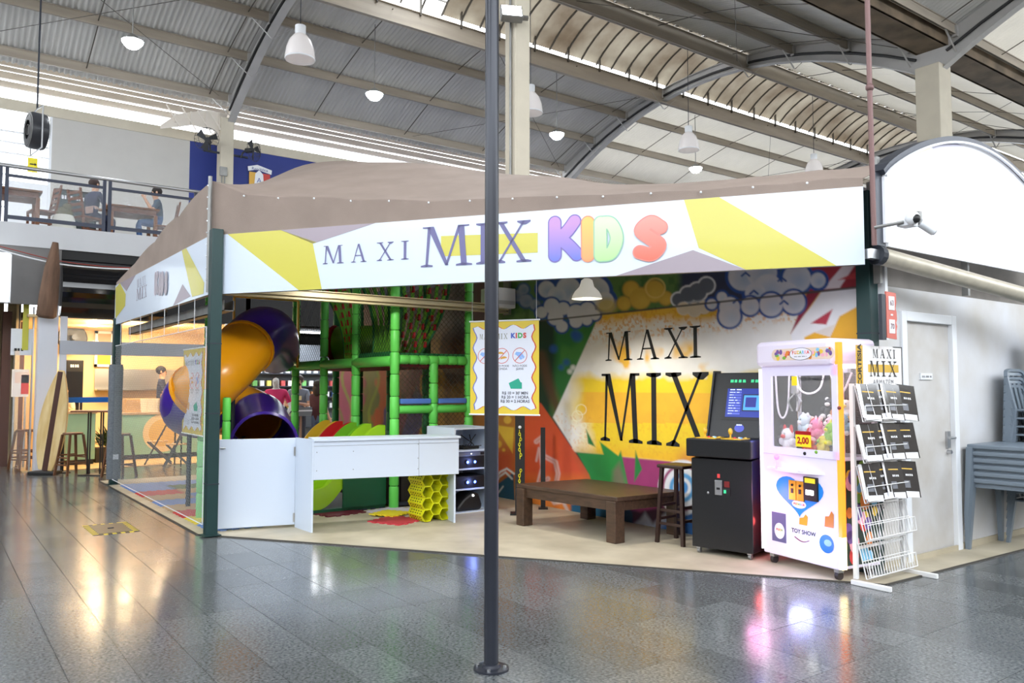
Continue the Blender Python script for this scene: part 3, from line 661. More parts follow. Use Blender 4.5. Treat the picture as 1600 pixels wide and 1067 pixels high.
# ---- brown tarpaulin stretched over the shop
def crease(px, py): s, z = onpl(px, py, BA, BB); f = s / math.dist(BA, BB); return (BA[0] + (BB[0] - BA[0]) * f, BA[1] + (BB[1] - BA[1]) * f, z)
CP = [(2.48, 8.99, 3.86), (2.48, 14.42, 3.3), (2.48, 11.7, 3.58), (2.48, 10.4, 3.71), (2.48, 13.0, 3.44)]
CP += [crease(*a) for a in ((385, 305), (440, 308), (560, 313), (681, 315), (760, 311), (850, 307), (950, 305), (1100, 298), (1230, 288), (1350, 278))]
CP += [tuple(pt(*a)) for a in ()]
for a, kw in (((470, 262), dict(Y=11.2)), ((505, 256), dict(Y=11)), ((545, 257), dict(Y=10.6)), ((610, 271), dict(Y=10.3)), ((690, 285), dict(Y=9.9)), ((760, 293), dict(Y=9.5)), ((830, 298), dict(X=6.4)), ((890, 292), dict(X=6.4)), ((922, 284), dict(X=6.4)), ((965, 297), dict(X=6.4)), ((1030, 298), dict(X=6.5)), ((1090, 291), dict(X=6.5)), ((1180, 275), dict(X=6.5)), ((1280, 266), dict(X=6.6)), ((1365, 256), dict(X=6.65))): CP.append(tuple(pt(*a, **kw)))
CP += [(6.75, 14.4, 3.3), (6.8, 12.5, 3.45), (6.8, 10.8, 3.5), (4.6, 14.4, 3.4), (6.9, 9.6, 3.6), (6.95, 8, 3.6), (6.95, 6, 3.5)]
_cp = np.array([tuple(c) for c in CP]); _d = np.hypot(_cp[:, None, 0] - _cp[None, :, 0], _cp[:, None, 1] - _cp[None, :, 1]); _w = np.linalg.solve(_d + 1e-3 * np.eye(len(_cp)), _cp[:, 2] - 3.5)
def tarp_z(x, y): return 3.5 + float(np.hypot(_cp[:, 0] - x, _cp[:, 1] - y) @ _w)
def lerp2(a, b, t): return (a[0] + (b[0] - a[0]) * t, a[1] + (b[1] - a[1]) * t)
def front(s): return lerp2(BL, BA, s / .46) if s < .46 else lerp2(BA, BB, (s - .46) / .54)
def back(s): return lerp2((6.8, 14.42), (6.8, 9.0), s / .46) if s < .46 else lerp2((6.8, 9.0), (6.8, 3.62), (s - .46) / .54)
def tarp_pt(u, v):
    a = front(u); b = back(u); p = lerp2(a, b, v)
    return (p[0], p[1], max(3.27, tarp_z(*p)) + .012 * noise.noise((p[0] * 2, p[1] * 2, 0)) * min(1, v * 6))
TARP = M('brown_tarpaulin', (152, 136, 126), .85, noise_amt=.16, nscale=2.5, bump=.15, bscale=120)
tp = MB().grid(tarp_pt, 100, 34).build('tarpaulin', TARP, smooth=60, fix=False)
tag(tp, 'brown shade tarpaulin stretched over the play shop, peaked above the banners', 'tarpaulin')
md = tp.modifiers.new('thick', 'SOLIDIFY'); md.thickness = .006
MB().grid(lambda u, v: (*front(u), 3.235 + (tarp_pt(u, 0)[2] - 3.235) * v), 100, 2).build('skirt', TARP, tp, smooth=60, fix=False)
MB().tube([(BA[0] - .03, BA[1] - .03, 2.62), (BA[0] - .03, BA[1] - .03, 3.9)], .022, 8).build('corner_pole', GALV, tp, smooth=True)
ey = MB()
for k in range(15): ey.ball((BA[0] + (BB[0] - BA[0]) * k / 15 - .02, BA[1] + (BB[1] - BA[1]) * k / 15 - .02, tarp_pt(.46 + .54 * k / 15, 0)[2] - .02), .011, n=6, k=4)
for k in range(9): ey.ball((BA[0] - .06, BA[1] - .05, 2.75 + k * .13), .009, n=6, k=4)
ey.build('eyelet', WHITE, tp)
# ---- beam and white box under the roof, hanging lamp
t = thing('cross_beam', 'pale steel beam spanning the play shop below the front banner', 'beam', (2.5, 9.2, 2.69), 0)
MB().box(0, 4.18, -.05, .05, -.06, -.05).box(0, 4.18, -.05, .05, .05, .06).box(0, 4.18, -.01, .01, -.05, .05).box(0, 4.18, -.055, -.05, -.02, .02).build('profile', M('cream_steel', (190, 178, 140), .4, .1), t)
for x in (.02, 4.13): MB().box(x, x + .04, -.07, .07, -.08, .6).build('hanger', GALV, t)
a, b = pt(773, 448, Y=9.0), pt(806, 482, Y=9.0)
t = thing('wall_box', 'white boxy unit mounted above the beam beside the painted wall', 'unit', (a.x, 9.0, b.z), 0)
MB().box(0, b.x - a.x, 0, .35, 0, a.z - b.z).build('case', WHITE, t, bev=.015); MB().box(.02, b.x - a.x - .02, -.008, 0, .05, .1).build('outlet', M('pale_grey', (190, 192, 194), .5), t)
p = pt(917, 467, X=5.7)
t = thing('dome_lamp', 'small metal dome lamp hanging in front of the painted clouds', 'lamp', tuple(p), 0)
MB().lathe([(.165, 0), (.155, .035), (.13, .08), (.08, .13), (.06, .2), (.03, .22)], 24, caps=False).build('shade', M('dome_metal', (226, 226, 216), .35, emit=(255, 250, 235), es=.25), t, smooth=60)
MB().ball((0, 0, .06), .06, sc=(1, 1, 1.1)).build('bulb', M('lamp_bulb', (255, 250, 235), .4, emit=(255, 246, 225), es=6), t, smooth=True)
MB().tube([(0, 0, .2), (0, 0, .95)], .006, 5).build('cord', BLACK, t)
light('dome_light', 'SPOT', (p.x, p.y, p.z - .02), 85, (1, .95, .85), .08, aim=(p.x, p.y, 0), spot=2.6)
d2 = copy_tree(t); d2.location = (4.0, 8.35, 2.95); d2['label'] = 'added metal dome lamp, unseen behind the front banner, brightening the shop inside'
light('dome_light', 'SPOT', (4.0, 8.35, 2.93), 90, (1, .96, .9), .08, aim=(4.2, 9.2, 0), spot=2.8)  # second dome lamp and its spot, added out of view to brighten the shop
# ================================================================== INSIDE THE PLAY SHOP
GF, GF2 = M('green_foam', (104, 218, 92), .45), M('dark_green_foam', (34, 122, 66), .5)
tint(GF, .08)
MESHB = M('black_net', (26, 34, 28), .7); MESHW = M('grey_net', (140, 146, 148), .6)
def net(name, parent, mat, P0, U, H, du, r=.003, sides=3):
    """a diamond net on the parallelogram P0 + a*U + b*(0,0,H)"""
    P0, U = Vector(P0), Vector(U); L = U.length; e = U / L; mb = MB(); n = int((L + H) / du)
    for s in (1, -1):
        for k in range(n + 1):
            c = k * du
            if s > 0: a0, b0 = (0, c) if c < H else (c - H, H); a1, b1 = (c, 0) if c < L else (L, c - L)
            else: a0, b0 = (0, H - c) if c < H else (c - H, 0); a1, b1 = (c, H) if c < L else (L, H - (c - L))
            if abs(a1 - a0) < .02: continue
            mb.tube([P0 + e * a0 + Vector((0, 0, b0)), P0 + e * a1 + Vector((0, 0, b1))], r, sides, caps=False)
    o = mb.build(name, mat, parent, fix=False); o['kind'] = 'stuff'; return o
# ---- climbing tower
tower = thing('play_tower', 'indoor climbing tower of green padded posts with nets, deck and woven slings', 'playground', (4.97, 9.4, .012))
O = Vector((4.97, 9.4, .012))
def seg(r, h): return MB().lathe([(r * .86, 0), (r, .014), (r * 1.02, h * .5), (r, h - .014), (r * .86, h)], 12)
SEGM = {}
def sleeve(mat, r, h):
    k = (mat.name, round(r, 3), round(h, 3))
    if k not in SEGM: SEGM[k] = seg(r, h).mesh('foam_sleeve', mat, smooth=50)
    return SEGM[k]
def pad_post(x, y, z0, z1, mat=GF, r=.062, parent=tower, o0=O):
    p = MB().tube([(0, 0, 0), (0, 0, z1 - z0)], .03, 6).build('post', DKMET, parent); p.location = Vector((x, y, z0 + .012)) - o0
    n = max(1, round((z1 - z0) / .29)); h = (z1 - z0) / n
    for k in range(n): ob('foam_sleeve', sleeve(mat, r, h - .006), p, loc=(0, 0, k * h))
    return p
def pad_beam(a, b, mat=GF, r=.06, parent=tower, o0=O, nseg=None):
    a, b = Vector(a), Vector(b); L = (b - a).length
    p = MB().tube([(0, 0, 0), (0, 0, L)], .03, 6).build('beam', DKMET, parent); p.location = a - o0; p.rotation_euler = (b - a).to_track_quat('Z', 'Y').to_euler()
    n = nseg or max(1, round(L / .29)); h = L / n
    for k in range(n): ob('foam_sleeve', sleeve(mat, r, h - .005), p, loc=(0, 0, k * h))
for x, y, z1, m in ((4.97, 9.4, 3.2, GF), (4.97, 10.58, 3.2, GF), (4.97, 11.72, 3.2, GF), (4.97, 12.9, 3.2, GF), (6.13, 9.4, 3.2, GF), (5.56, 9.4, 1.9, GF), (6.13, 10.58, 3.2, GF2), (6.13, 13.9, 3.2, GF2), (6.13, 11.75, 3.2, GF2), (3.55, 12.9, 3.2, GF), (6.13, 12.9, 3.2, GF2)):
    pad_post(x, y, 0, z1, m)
pad_beam((4.97, 12.9, 1.93), (4.97, 9.46, 1.93), GF, .07, nseg=3)
pad_beam((5.03, 9.4, 1.95), (6.07, 9.4, 1.95), GF, .062, nseg=7); pad_beam((5.03, 9.4, 1.29), (6.07, 9.4, 1.29), GF, .055, nseg=2)
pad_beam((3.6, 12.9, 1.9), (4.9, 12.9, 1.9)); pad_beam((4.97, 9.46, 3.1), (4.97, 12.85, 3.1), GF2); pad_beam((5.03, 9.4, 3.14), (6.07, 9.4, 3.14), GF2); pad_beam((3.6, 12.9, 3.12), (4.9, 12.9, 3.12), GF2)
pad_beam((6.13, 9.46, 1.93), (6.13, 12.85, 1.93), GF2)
BLUEF = M('blue_foam', (84, 128, 208), .5); REDF = M('red_foam', (196, 38, 44), .5); YELF = M('yellow_foam', (238, 214, 46), .5); LIL = M('lilac_foam', (206, 198, 214), .6)
for a, b in ((5.04, 5.5), (5.62, 6.07)): MB().box(a - O.x, b - O.x, -.05, .05, 1.35, 1.42).build('blue_pad', BLUEF, tower, bev=.015)
MB().box(.02, 1.14, .02, 3.45, 1.84, 1.88).build('deck', M('dark_red_mat', (120, 24, 30), .6), tower)
MB().box(.02, 1.14, .02, .06, 1.96, 2.03).box(.0, .05, .1, 1.1, 1.98, 2.05).build('deck_edge_roll', GF2, tower, bev=.015)
MB().box(.02, 1.14, .02, 3.45, .02, .06).build('base_mat', M('dark_blue_mat', (30, 34, 52), .6), tower)
MB().box(.0, .04, .55, 1.1, .06, .75).build('green_side_pad', M('deep_green_pad', (16, 86, 58), .5), tower)
MB().box(.1, .14, .1, 1.0, .06, .6).box(.16, 1.1, .1, .14, .06, .55).build('dark_side_pad', M('brown_pad', (44, 34, 32), .6), tower)
net('front_net', tower, MESHB, (.06, -.01, 1.35), (1.05, 0, 0), 1.78, .075); net('side_net', tower, MESHB, (-.0, .06, 1.98), (0, 1.06, 0), 1.1, .075); net('side_net', tower, MESHB, (-.0, 2.4, 1.98), (0, 1.06, 0), 1.1, .085); net('lower_net', tower, MESHB, (.06, 0, .7), (1.05, 0, 0), .56, .075)
# woven slings of green strap with red patches
def sling(A, B, Cc, D, nx=6, nz=9):
    A, B, Cc, D = [Vector(v) - O for v in (A, B, Cc, D)]     # top left, top right, bottom right, bottom left
    f = lambda u, v: (A.lerp(B, u)).lerp(D.lerp(Cc, u), v) + Vector((0, 0, -.0)) + Vector((.10 * math.sin(PI * v), 0, 0))
    mb = MB()
    for i in range(nx):
        u = (i + .5) / nx; P = [f(u, v / 8) for v in range(9)]
        for p, q in zip(P[:-1], P[1:]): mb.bar(p, q, .012, .05, up=(1, 0, 0))
    s = mb.build('woven_sling', M('green_strap', (104, 176, 46), .6), tower); s['kind'] = 'stuff'
    for e in (0, 1): MB().tube([f(e, v / 8) for v in range(9)], .022, 6).build('sling_edge', GF2, s, smooth=True)
    pm = MB().box(-.012, .012, -.05, .05, -.042, .042).mesh('red_patch', M('red_strap', (196, 40, 44), .6))
    for j in range(nz):
        for i in range(nx):
            if (i + j) % 2 == 0: ob('red_patch', pm, s, loc=f((i + .5) / nx, (j + .5) / nz))
sling((4.9, 11.65, 3.1), (4.9, 10.68, 3.1), (5.0, 10.7, 1.98), (5.0, 11.0, 1.98)); sling((5.05, 9.5, 3.1), (5.95, 9.6, 3.1), (5.6, 9.9, 2.0), (5.2, 9.9, 2.0)); sling((4.98, 10.5, 3.1), (5.1, 9.55, 3.1), (5.1, 9.8, 2.0), (5.0, 10.1, 2.0), 5, 0)
tn = MB().tube([(.55, 3.0, 2.28), (1.1, 2.3, 2.28)], .3, 20, caps=False).build('crawl_tunnel', M('lime_plastic', (120, 190, 40), .35), tower, smooth=True); tn.modifiers.new('t', 'SOLIDIFY').thickness = .015
MB().lathe([(.3, -.02), (.32, 0), (.3, .02)], 20, mat=Matrix.Translation((.5, 3.06, 2.28)) @ Vector((.62, -.78, 0)).to_track_quat('Z', 'Y').to_matrix().to_4x4()).build('tunnel_mouth', M('maroon_plastic', (150, 24, 44), .4), tower, smooth=40)
yf_ = MB()
a_, b_ = pt(366, 463, Y=12.6), pt(466, 470, Y=12.6)
yf_.bar(a_, b_, .03, .03).bar(a_, (a_.x, a_.y, 1.9), .03, .03).bar(b_, (b_.x, b_.y, 1.9), .03, .03)
YB_ = M('yellow_bar_paint', (226, 166, 30), .4); o = yf_.build('slide_gate', YB_, tower); o.location = -O
# ---- spiral tube slide
TY, TP = M('yellow_plastic', (226, 152, 18), .28), M('purple_plastic', (62, 34, 142), .28, spec=.35)
ts = thing('tube_slide', 'yellow and purple enclosed tube slide winding down beside the tower', 'slide', (3.4, 10.8, .012))
OT = Vector((3.4, 10.8, .012))
KP = [pt(430, 548, Y=12.9), pt(424, 524, Y=12.0), pt(407, 522, Y=11.3), pt(384, 543, Y=10.85), pt(358, 570, Y=10.6), pt(325, 600, Y=10.45), pt(301, 624, Y=10.75), pt(300, 640, Y=11.4), pt(330, 640, Y=11.9), pt(372, 640, Y=11.75), pt(402, 656, Y=11.3), pt(412, 682, Y=10.6), pt(413, 694, Y=10.2)]
CPth = catmull(KP, 8)
def tube_part(i0, i1, mat, name, r=.37):
    P = [p - OT for p in CPth[i0:i1 + 1]]
    o = MB().tube(P, r, 28, caps=False).build(name, mat, ts, smooth=True, fix=False); s = o.modifiers.new('t', 'SOLIDIFY'); s.thickness = .012; s.offset = -1; return o
def flange(i, mat, r=.39):
    c = CPth[i] - OT; d = (CPth[i + 1] - CPth[i - 1]).normalized()
    MB().lathe([(r - .03, -.03), (r, -.03), (r + .004, 0), (r, .03), (r - .03, .03)], 28, mat=Matrix.Translation(c) @ d.to_track_quat('Z', 'Y').to_matrix().to_4x4(), caps=False).build('flange', mat, ts, smooth=50)
tube_part(0, 24, TP, 'purple_elbow', .385); tube_part(24, 44, TY, 'yellow_tube'); tube_part(44, 60, TP, 'purple_bend'); tube_part(60, 80, TY, 'yellow_bend'); tube_part(80, 96, TP, 'purple_mouth', .40)
flange(24, TY); flange(44, TY); flange(60, TP); flange(80, TP)
c_ = CPth[-1] - OT; d_ = (CPth[-1] - CPth[-3]).normalized()
MB().lathe([(.40, -.02), (.43, 0), (.40, .02)], 28, mat=Matrix.Translation(c_) @ d_.to_track_quat('Z', 'Y').to_matrix().to_4x4(), caps=False).build('mouth_rim', TP, ts, smooth=True)
for k in (30, 52, 74, 92):
    p = CPth[k] - OT; MB().tube([(p.x, p.y, 0), (p.x, p.y, p.z - .36)], .03, 8).build('support_leg', DKMET, ts, smooth=True)
gp = thing('padded_post', 'green padded post in front of the lower yellow tube by the half door', 'post', tuple(pt(351, 800, X=3.0))[:2] + (.012,)); gp.location.z = .012
pad_post(gp.location.x, gp.location.y, 0, 1.45, GF, .05, gp, gp.location.copy())
g2 = thing('padded_post', 'pale green padded post just inside the side net beside the hanging poster', 'post', (2.72, 10.05, .012))
pad_post(2.72, 10.05, 0, 1.55, M('pale_green_foam', (140, 206, 140), .6), .06, g2, g2.location.copy())
# ---- wave slide with four lanes
ws = thing('wave_slide', 'open slide with yellow, red and green lanes coming off the tower', 'slide', (4.2, 10.6, .012)); OW = Vector((4.2, 10.6, .012))
LIME = M('lime_slide', (150, 200, 34), .25, coat=.3)
for y, m, nm in ((11.12, M('slide_yellow', (228, 190, 50), .3), 'yellow_lane'), (10.66, M('slide_red', (196, 26, 34), .3), 'red_lane'), (10.2, M('slide_green', (108, 180, 34), .3), 'green_lane'), (9.74, LIME, 'lime_lane')):
    pr = catmull([(4.9, y, .88), (4.78, y, .87), (4.6, y, .74), (4.35, y, .42), (4.1, y, .16), (3.85, y, .1)], 6); mb = MB()
    w = .225
    sec = [(-w, .2), (-w + .035, .21), (-w + .05, .04), (-.1, .0), (.1, .0), (w - .05, .04), (w - .035, .21), (w, .2), (w, -.06), (-w, -.06)]
    n = len(sec); o = 0
    for p in pr: mb.v += [tuple(Vector((p.x, p.y + s[0], p.z + s[1])) - OW) for s in sec]
    for i in range(len(pr) - 1):
        for j in range(n): j2 = (j + 1) % n; mb.f.append([i * n + j, i * n + j2, (i + 1) * n + j2, (i + 1) * n + j]); mb.m.append(0)
    mb.f.append(list(range(n))); mb.f.append([(len(pr) - 1) * n + j for j in range(n)][::-1]); mb.m += [0, 0]
    mb.build(nm, m, ws, smooth=35)
MB().box(-.4, .7, -1.1, .8, 0, .05).build('base_frame', M('deep_green_pad', (16, 86, 58)), ws); MB().box(.1, .7, -1.12, -1.09, .05, .5).build('side_panel', M('deep_green_pad', (16, 86, 58)), ws)
# ---- foam mats: jigsaw tiles on the floor
def mat_tile(x, y, s, mat, label, rz=0, h=.014, z=.012, grp=None):
    P = []; k = 4
    for e, (dx, dy) in enumerate(((1, 0), (0, 1), (-1, 0), (0, -1))):
        c = ((-s / 2, -s / 2), (s / 2, -s / 2), (s / 2, s / 2), (-s / 2, s / 2))[e]
        for i in range(k * 2):
            q = .04 * s * 2 if i % 2 else 0; P.append((c[0] + dx * s * i / (2 * k) + dy * q, c[1] + dy * s * i / (2 * k) - dx * q)); P.append((c[0] + dx * s * (i + 1) / (2 * k) + dy * q, c[1] + dy * s * (i + 1) / (2 * k) - dx * q))
    o = MB().prism(P, 0, h, 'xy').build('foam_mat', mat); o.location = (x, y, z); o.rotation_euler.z = rz; return tag(o, label, 'mat', grp or 'jigsaw foam mats')
p = pt(604, 803, z=.03); mat_tile(p.x + .05, p.y, .34, YELF, 'small yellow jigsaw foam mat lying on the red one', .5, z=.028)
p = pt(628, 800, z=.03); mat_tile(p.x, p.y + .2, .45, LIL, 'lilac jigsaw foam mat beside the yellow honeycomb rack', .35)
p = pt(600, 813, z=.03); mat_tile(p.x + .15, p.y - .02, .44, M('salmon_red_mat', (196, 60, 72), .6), 'red jigsaw foam mat lying loose on the pale floor', .45)
p = pt(530, 800, z=.03); mat_tile(p.x, p.y + .1, .5, M('wine_mat', (96, 22, 40), .6), 'wine red jigsaw foam mat behind the white counter', .2)
p = pt(560, 796, z=.03); mat_tile(p.x + .1, p.y + .3, .5, M('navy_mat', (28, 30, 62), .6), 'navy jigsaw foam mat under the slides', .1)
lm = {'blue': M('mat_blue', (112, 146, 206), .6), 'beige': M('mat_beige', (190, 160, 122), .6), 'red': M('mat_red', (200, 52, 60), .6), 'yellow': M('mat_yellow', (226, 206, 80), .6), 'green': M('mat_green', (70, 110, 80), .6)}
seq = [('blue', 'beige'), ('yellow', 'blue'), ('red', 'yellow'), ('beige', 'red'), ('blue', 'yellow'), ('beige', 'blue'), ('red', 'beige'), ('blue', 'green'), ('blue', 'blue')]
ordw = ['nearest', 'second', 'third', 'fourth', 'fifth', 'sixth', 'seventh', 'eighth', 'ninth']
for k, (a, b) in enumerate(seq):
    for i, c in enumerate((a, b)):
        mat_tile(2.86 + i * .56, 9.35 + k * .56, .54, lm[c], '%s foam mat, %s from the front post in the %s row along the side net' % (c, ordw[k], 'outer' if i == 0 else 'inner'), 0, grp='foam mats along the side net')
# ---- side net and front-left strings
nt_ = thing('side_net', 'fine grey net closing the left side of the play shop', 'net', (2.47, 9.06, .1))
net('mesh', nt_, MESHW, (0, 0, 0), (0, 5.2, 0), 2.15, .062, .0015)
MB().tube([(0, 0, 2.15), (0, 5.2, 2.15)], .006, 5).tube([(0, 0, 0), (0, 5.2, 0)], .006, 5).tube([(0, 0, 0), (0, 0, 2.15)], .006, 5).build('edge_rope', WHITE, nt_)
for k in range(7): MB().tube([(0, .5 + k * .72, 2.15), (0, .5 + k * .72, 2.5)], .005, 4).build('tie_string', WHITE, nt_)
gu = MB().box(-.06, .06, 0, 5.2, 0, .01).box(-.06, -.05, 0, 5.2, 0, .12).box(.05, .06, 0, 5.2, 0, .12).build('side_gutter', GALV); gu.location = (2.72, 9.1, 2.44); tag(gu, 'grey metal gutter running behind the side banner', 'gutter')
# ---- white half door and counter
WB = M('white_laminate', (206, 217, 233), .35)
t = thing('half_door', 'white laminate half door between the green post and the counter', 'door', (2.60, 9.02, .012), yaw((2.60, 9.02), (3.41, 8.80)))
MB().box(0, .835, 0, .03, .03, 1.0).build('panel', WB, t, bev=.004)
MB().box(.03, .07, -.012, 0, .9, .905).tube([(.035, 0, .91), (.035, -.03, .91), (.085, -.03, .91)], .008, 6).build('latch', STEEL, t)
MB().box(.815, .835, -.006, 0, .06, .16).box(.815, .835, -.006, 0, .8, .9).build('hinge', STEEL, t)
cA, cB = (3.44, 8.36), (5.05, 7.95); L = math.dist(cA, cB)
t = thing('counter', 'white reception counter with hanging front panel and thin end board', 'counter', (cA[0], cA[1], .012), yaw(cA, cB))
z0, z1 = onpl(488, 752, cA, cB)[1], onpl(488, 692, cA, cB)[1]
MB().box(0, L, 0, .02, z0, z1 - .0).build('front_panel', WB, t, bev=.003)
MB().box(-.0, L + .02, -.02, .45, z1, z1 + .025).build('top', WB, t, bev=.004)
MB().box(.0, L, -.004, 0, z1 - .05, z1 - .046).box(L * .71, L * .712, -.003, 0, z0, z1).build('panel_seam', M('grey_gap', (150, 155, 160), .6), t)
_m = Matrix.Rotation(-yaw(cA, cB), 3, 'Z') @ Vector((3.405 - cA[0], 8.80 - cA[1], 0)); MB().hexa([(-.02, 0, 0), (0, 0, 0), (_m.x + .02, _m.y, 0), (_m.x, _m.y, 0)], [(-.02, 0, z1 + .025), (0, 0, z1 + .025), (_m.x + .02, _m.y, z1 + .025), (_m.x, _m.y, z1 + .025)]).build('end_board', WB, t); MB().box(L - .05, L - .03, .03, .43, .0, z1).build('inner_board', WB, t)
sc = MB()
for s, z in ((.02, .1), (.02, .3), (.26, .1), (.26, .3), (.705, .08), (.705, .2), (.705, .36)): sc.ball((s * L, -.003, z0 + z), .006, n=6, k=4)
sc.build('screw_cap', M('grey_gap', (150, 155, 160)), t)
# ---- yellow honeycomb rack
t = thing('honeycomb_rack', 'yellow plastic honeycomb rack of hexagonal cells under the counter', 'rack', (4.70, 8.20, .012))
HY = M('yellow_honeycomb', (222, 222, 28), .35); Rr = .078
hx = MB(); Q = [(Rr * math.cos(PI / 3 * i), Rr * math.sin(PI / 3 * i)) for i in range(6)]; q = [(x * .93, z * .93) for x, z in Q]
for i in range(6):
    j = (i + 1) % 6; hx.hexa([(Q[i][0], 0, Q[i][1]), (Q[j][0], 0, Q[j][1]), (Q[j][0], .34, Q[j][1]), (Q[i][0], .34, Q[i][1])], [(q[i][0], 0, q[i][1]), (q[j][0], 0, q[j][1]), (q[j][0], .34, q[j][1]), (q[i][0], .34, q[i][1])])
hm = hx.mesh('cell', HY); dots = MB()
for col in range(3):
    for row in range(5): ob('cell', hm, t, loc=(.08 + col * Rr * 1.5, .0, .075 + row * Rr * 1.732 + (Rr * .866 if col % 2 else 0)))
for row in range(5):
    for sg in (1, -1):
        for a in range(5):
            for b in range(2):
                f = .3 + .4 * b; dots.box(.08 - Rr * (1 - f * .5) - .003, .08 - Rr * (1 - f * .5) + .001, .05 + a * .055, .07 + a * .055, .075 + row * Rr * 1.732 + sg * f * Rr * .866 - .006, .075 + row * Rr * 1.732 + sg * f * Rr * .866 + .006)
d_ = dots.build('vent_holes', BLACK, t); d_['kind'] = 'stuff'
# ---- white shelf with sound equipment
sx, sy = 5.34, 8.51; zz = [pt(735, y, Y=sy).z for y in (669.5, 704, 732.5, 764, 800)]
t = thing('white_shelf', 'white open shelf unit with sound equipment beside the yellow rack', 'shelf', (sx, sy, .012))
MB().box(0, .02, 0, .7, 0, zz[0]).build('side_panel', WB, t); MB().box(.56, .58, 0, .7, 0, zz[0]).build('side_panel', WB, t); MB().box(0, .58, .68, .7, 0, zz[0]).build('back_panel', WB, t)
for z in zz: MB().box(.02, .56, 0, .68, z - .022, z - .004).build('shelf_board', WB, t)
BL = M('blue_led', (60, 80, 255), .3, emit=(60, 90, 255), es=18); WL = M('white_led', (255, 255, 255), .3, emit=(255, 255, 255), es=8)
def amp(z, label, strip):
    a = thing('amplifier', label, 'amplifier', (sx + .05, sy + .03, z + .012), 0, 'black amplifiers on the white shelf')
    MB().box(0, .46, 0, .4, .0, .15).build('case', BLACK, a, bev=.006)
    for x in (.16, .27): MB().ball((x, -.004, .075), .019, n=10, k=6).build('blue_light', BL, a, smooth=True); MB().lathe([(.03, 0), (.028, .012), (.022, .012)], 14, mat=Matrix.Translation((x, 0, .075)) @ Matrix.Rotation(PI / 2, 4, 'X')).build('dial_ring', DKMET, a)
    if strip:
        r = thing('receiver', 'slim silver receiver lying on the upper black amplifier', 'receiver', (sx + .05, sy + .03, z + .162))
        MB().box(0, .46, 0, .4, 0, .055).build('case', M('silver_plastic', (120, 124, 130), .35, .3), r, bev=.004); MB().box(.36, .43, -.004, 0, .012, .042).build('display', BLACK, r); MB().ball((.22, -.002, .028), .006, n=6, k=4).build('power_light', WL, r)
    light('amp_glow', 'POINT', (sx + .27, sy - .03, z + .09), .8, (.25, .35, 1), .03)
amp(zz[2] - .004, 'black amplifier with two blue lights on the upper shelf under the silver receiver', True); amp(zz[3] - .004, 'black amplifier with two blue lights alone on the lower shelf', False)
t = thing('helmet_case', 'rounded black case on the bottom board of the white shelf', 'case', (sx + .08, sy + .05, zz[4] + .008))
MB().prism([(0, 0), (.36, 0), (.38, .06), (.33, .2), (.24, .24), (.1, .16), (.0, .06)], 0, .3).build('shell', BLACK, t, bev=.03); MB().ball((.23, -.004, .19), .014, n=8, k=5).build('badge', WL, t)
t = thing('cable_heap', 'tangle of black cables and adapters on the top board of the shelf', 'cable', (sx + .15, sy + .1, zz[1] + .008)); mb = MB()
for k in range(6): mb.tube(catmull([(random.uniform(0, .35), random.uniform(0, .2), .012 + random.uniform(0, .03)) for _ in range(6)] + [(random.uniform(0, .3), .1, random.choice((.02, .18)))], 4), .006, 5)
mb.build('cables', BLACK, t); MB().box(.05, .3, .02, .14, 0, .035).build('adapter', BLACK, t, bev=.006)
# ---- low wooden table
t = thing('low_table', 'large low dark wooden table in front of the painted wall', 'table', (0, 0, .012))
TC = [(5.53, 7.47), (5.67, 5.95), (6.60, 5.90), (6.51, 7.36)]; tz = .465
MB().prism(TC, tz - .045, tz, 'xy').build('tabletop', WOOD, t, bev=.006)
cx_, cy_ = sum(c[0] for c in TC) / 4, sum(c[1] for c in TC) / 4
ins = lambda f: [(cx_ + (x - cx_) * f, cy_ + (y - cy_) * f) for x, y in TC]
I = ins(.93)
for a, b in zip(I, I[1:] + I[:1]): MB().bar((*a, tz - .095), (*b, tz - .095), .035, .1).build('apron', WOOD, t)
for x, y in ins(.9): MB().box(x - .068, x + .068, y - .068, y + .068, 0, tz - .046).build('leg', WOOD, t, bev=.008)
# ---- tall stool
DKW = M('espresso_wood', (52, 34, 28), .4)
def stool(x, y, h, label, mat, grp, s=.17, rz=0, rnd=False):
    t = thing('bar_stool', label, 'stool', (x, y, .012), rz, grp)
    sm = MB().lathe([(.001, h - .035), (.165, h - .035), (.17, h - .02), (.16, h), (.001, h)], 20) if rnd else MB().box(-.16, .16, -.16, .16, h - .035, h)
    sm.build('seat', mat, t, bev=0 if rnd else .01)
    for a, b in ((1, 1), (1, -1), (-1, 1), (-1, -1)): MB().bar((a * s, b * s, 0), (a * .12, b * .12, h - .035), .035, .035).build('leg', mat, t)
    for z, f in ((h * .25, .9), (h * .42, .86)):
        k = .12 + (s - .12) * (1 - z / h)
        for a in (1, -1): MB().bar((a * k, -k, z), (a * k, k, z), .02, .025).build('stretcher', mat, t); MB().bar((-k, a * k, z + .04), (k, a * k, z + .04), .02, .025).build('stretcher', mat, t)
    return t
stool(6.24, 5.64, .79, 'tall dark wooden stool squeezed between arcade cabinet and low table', DKW, None, .16, .1)
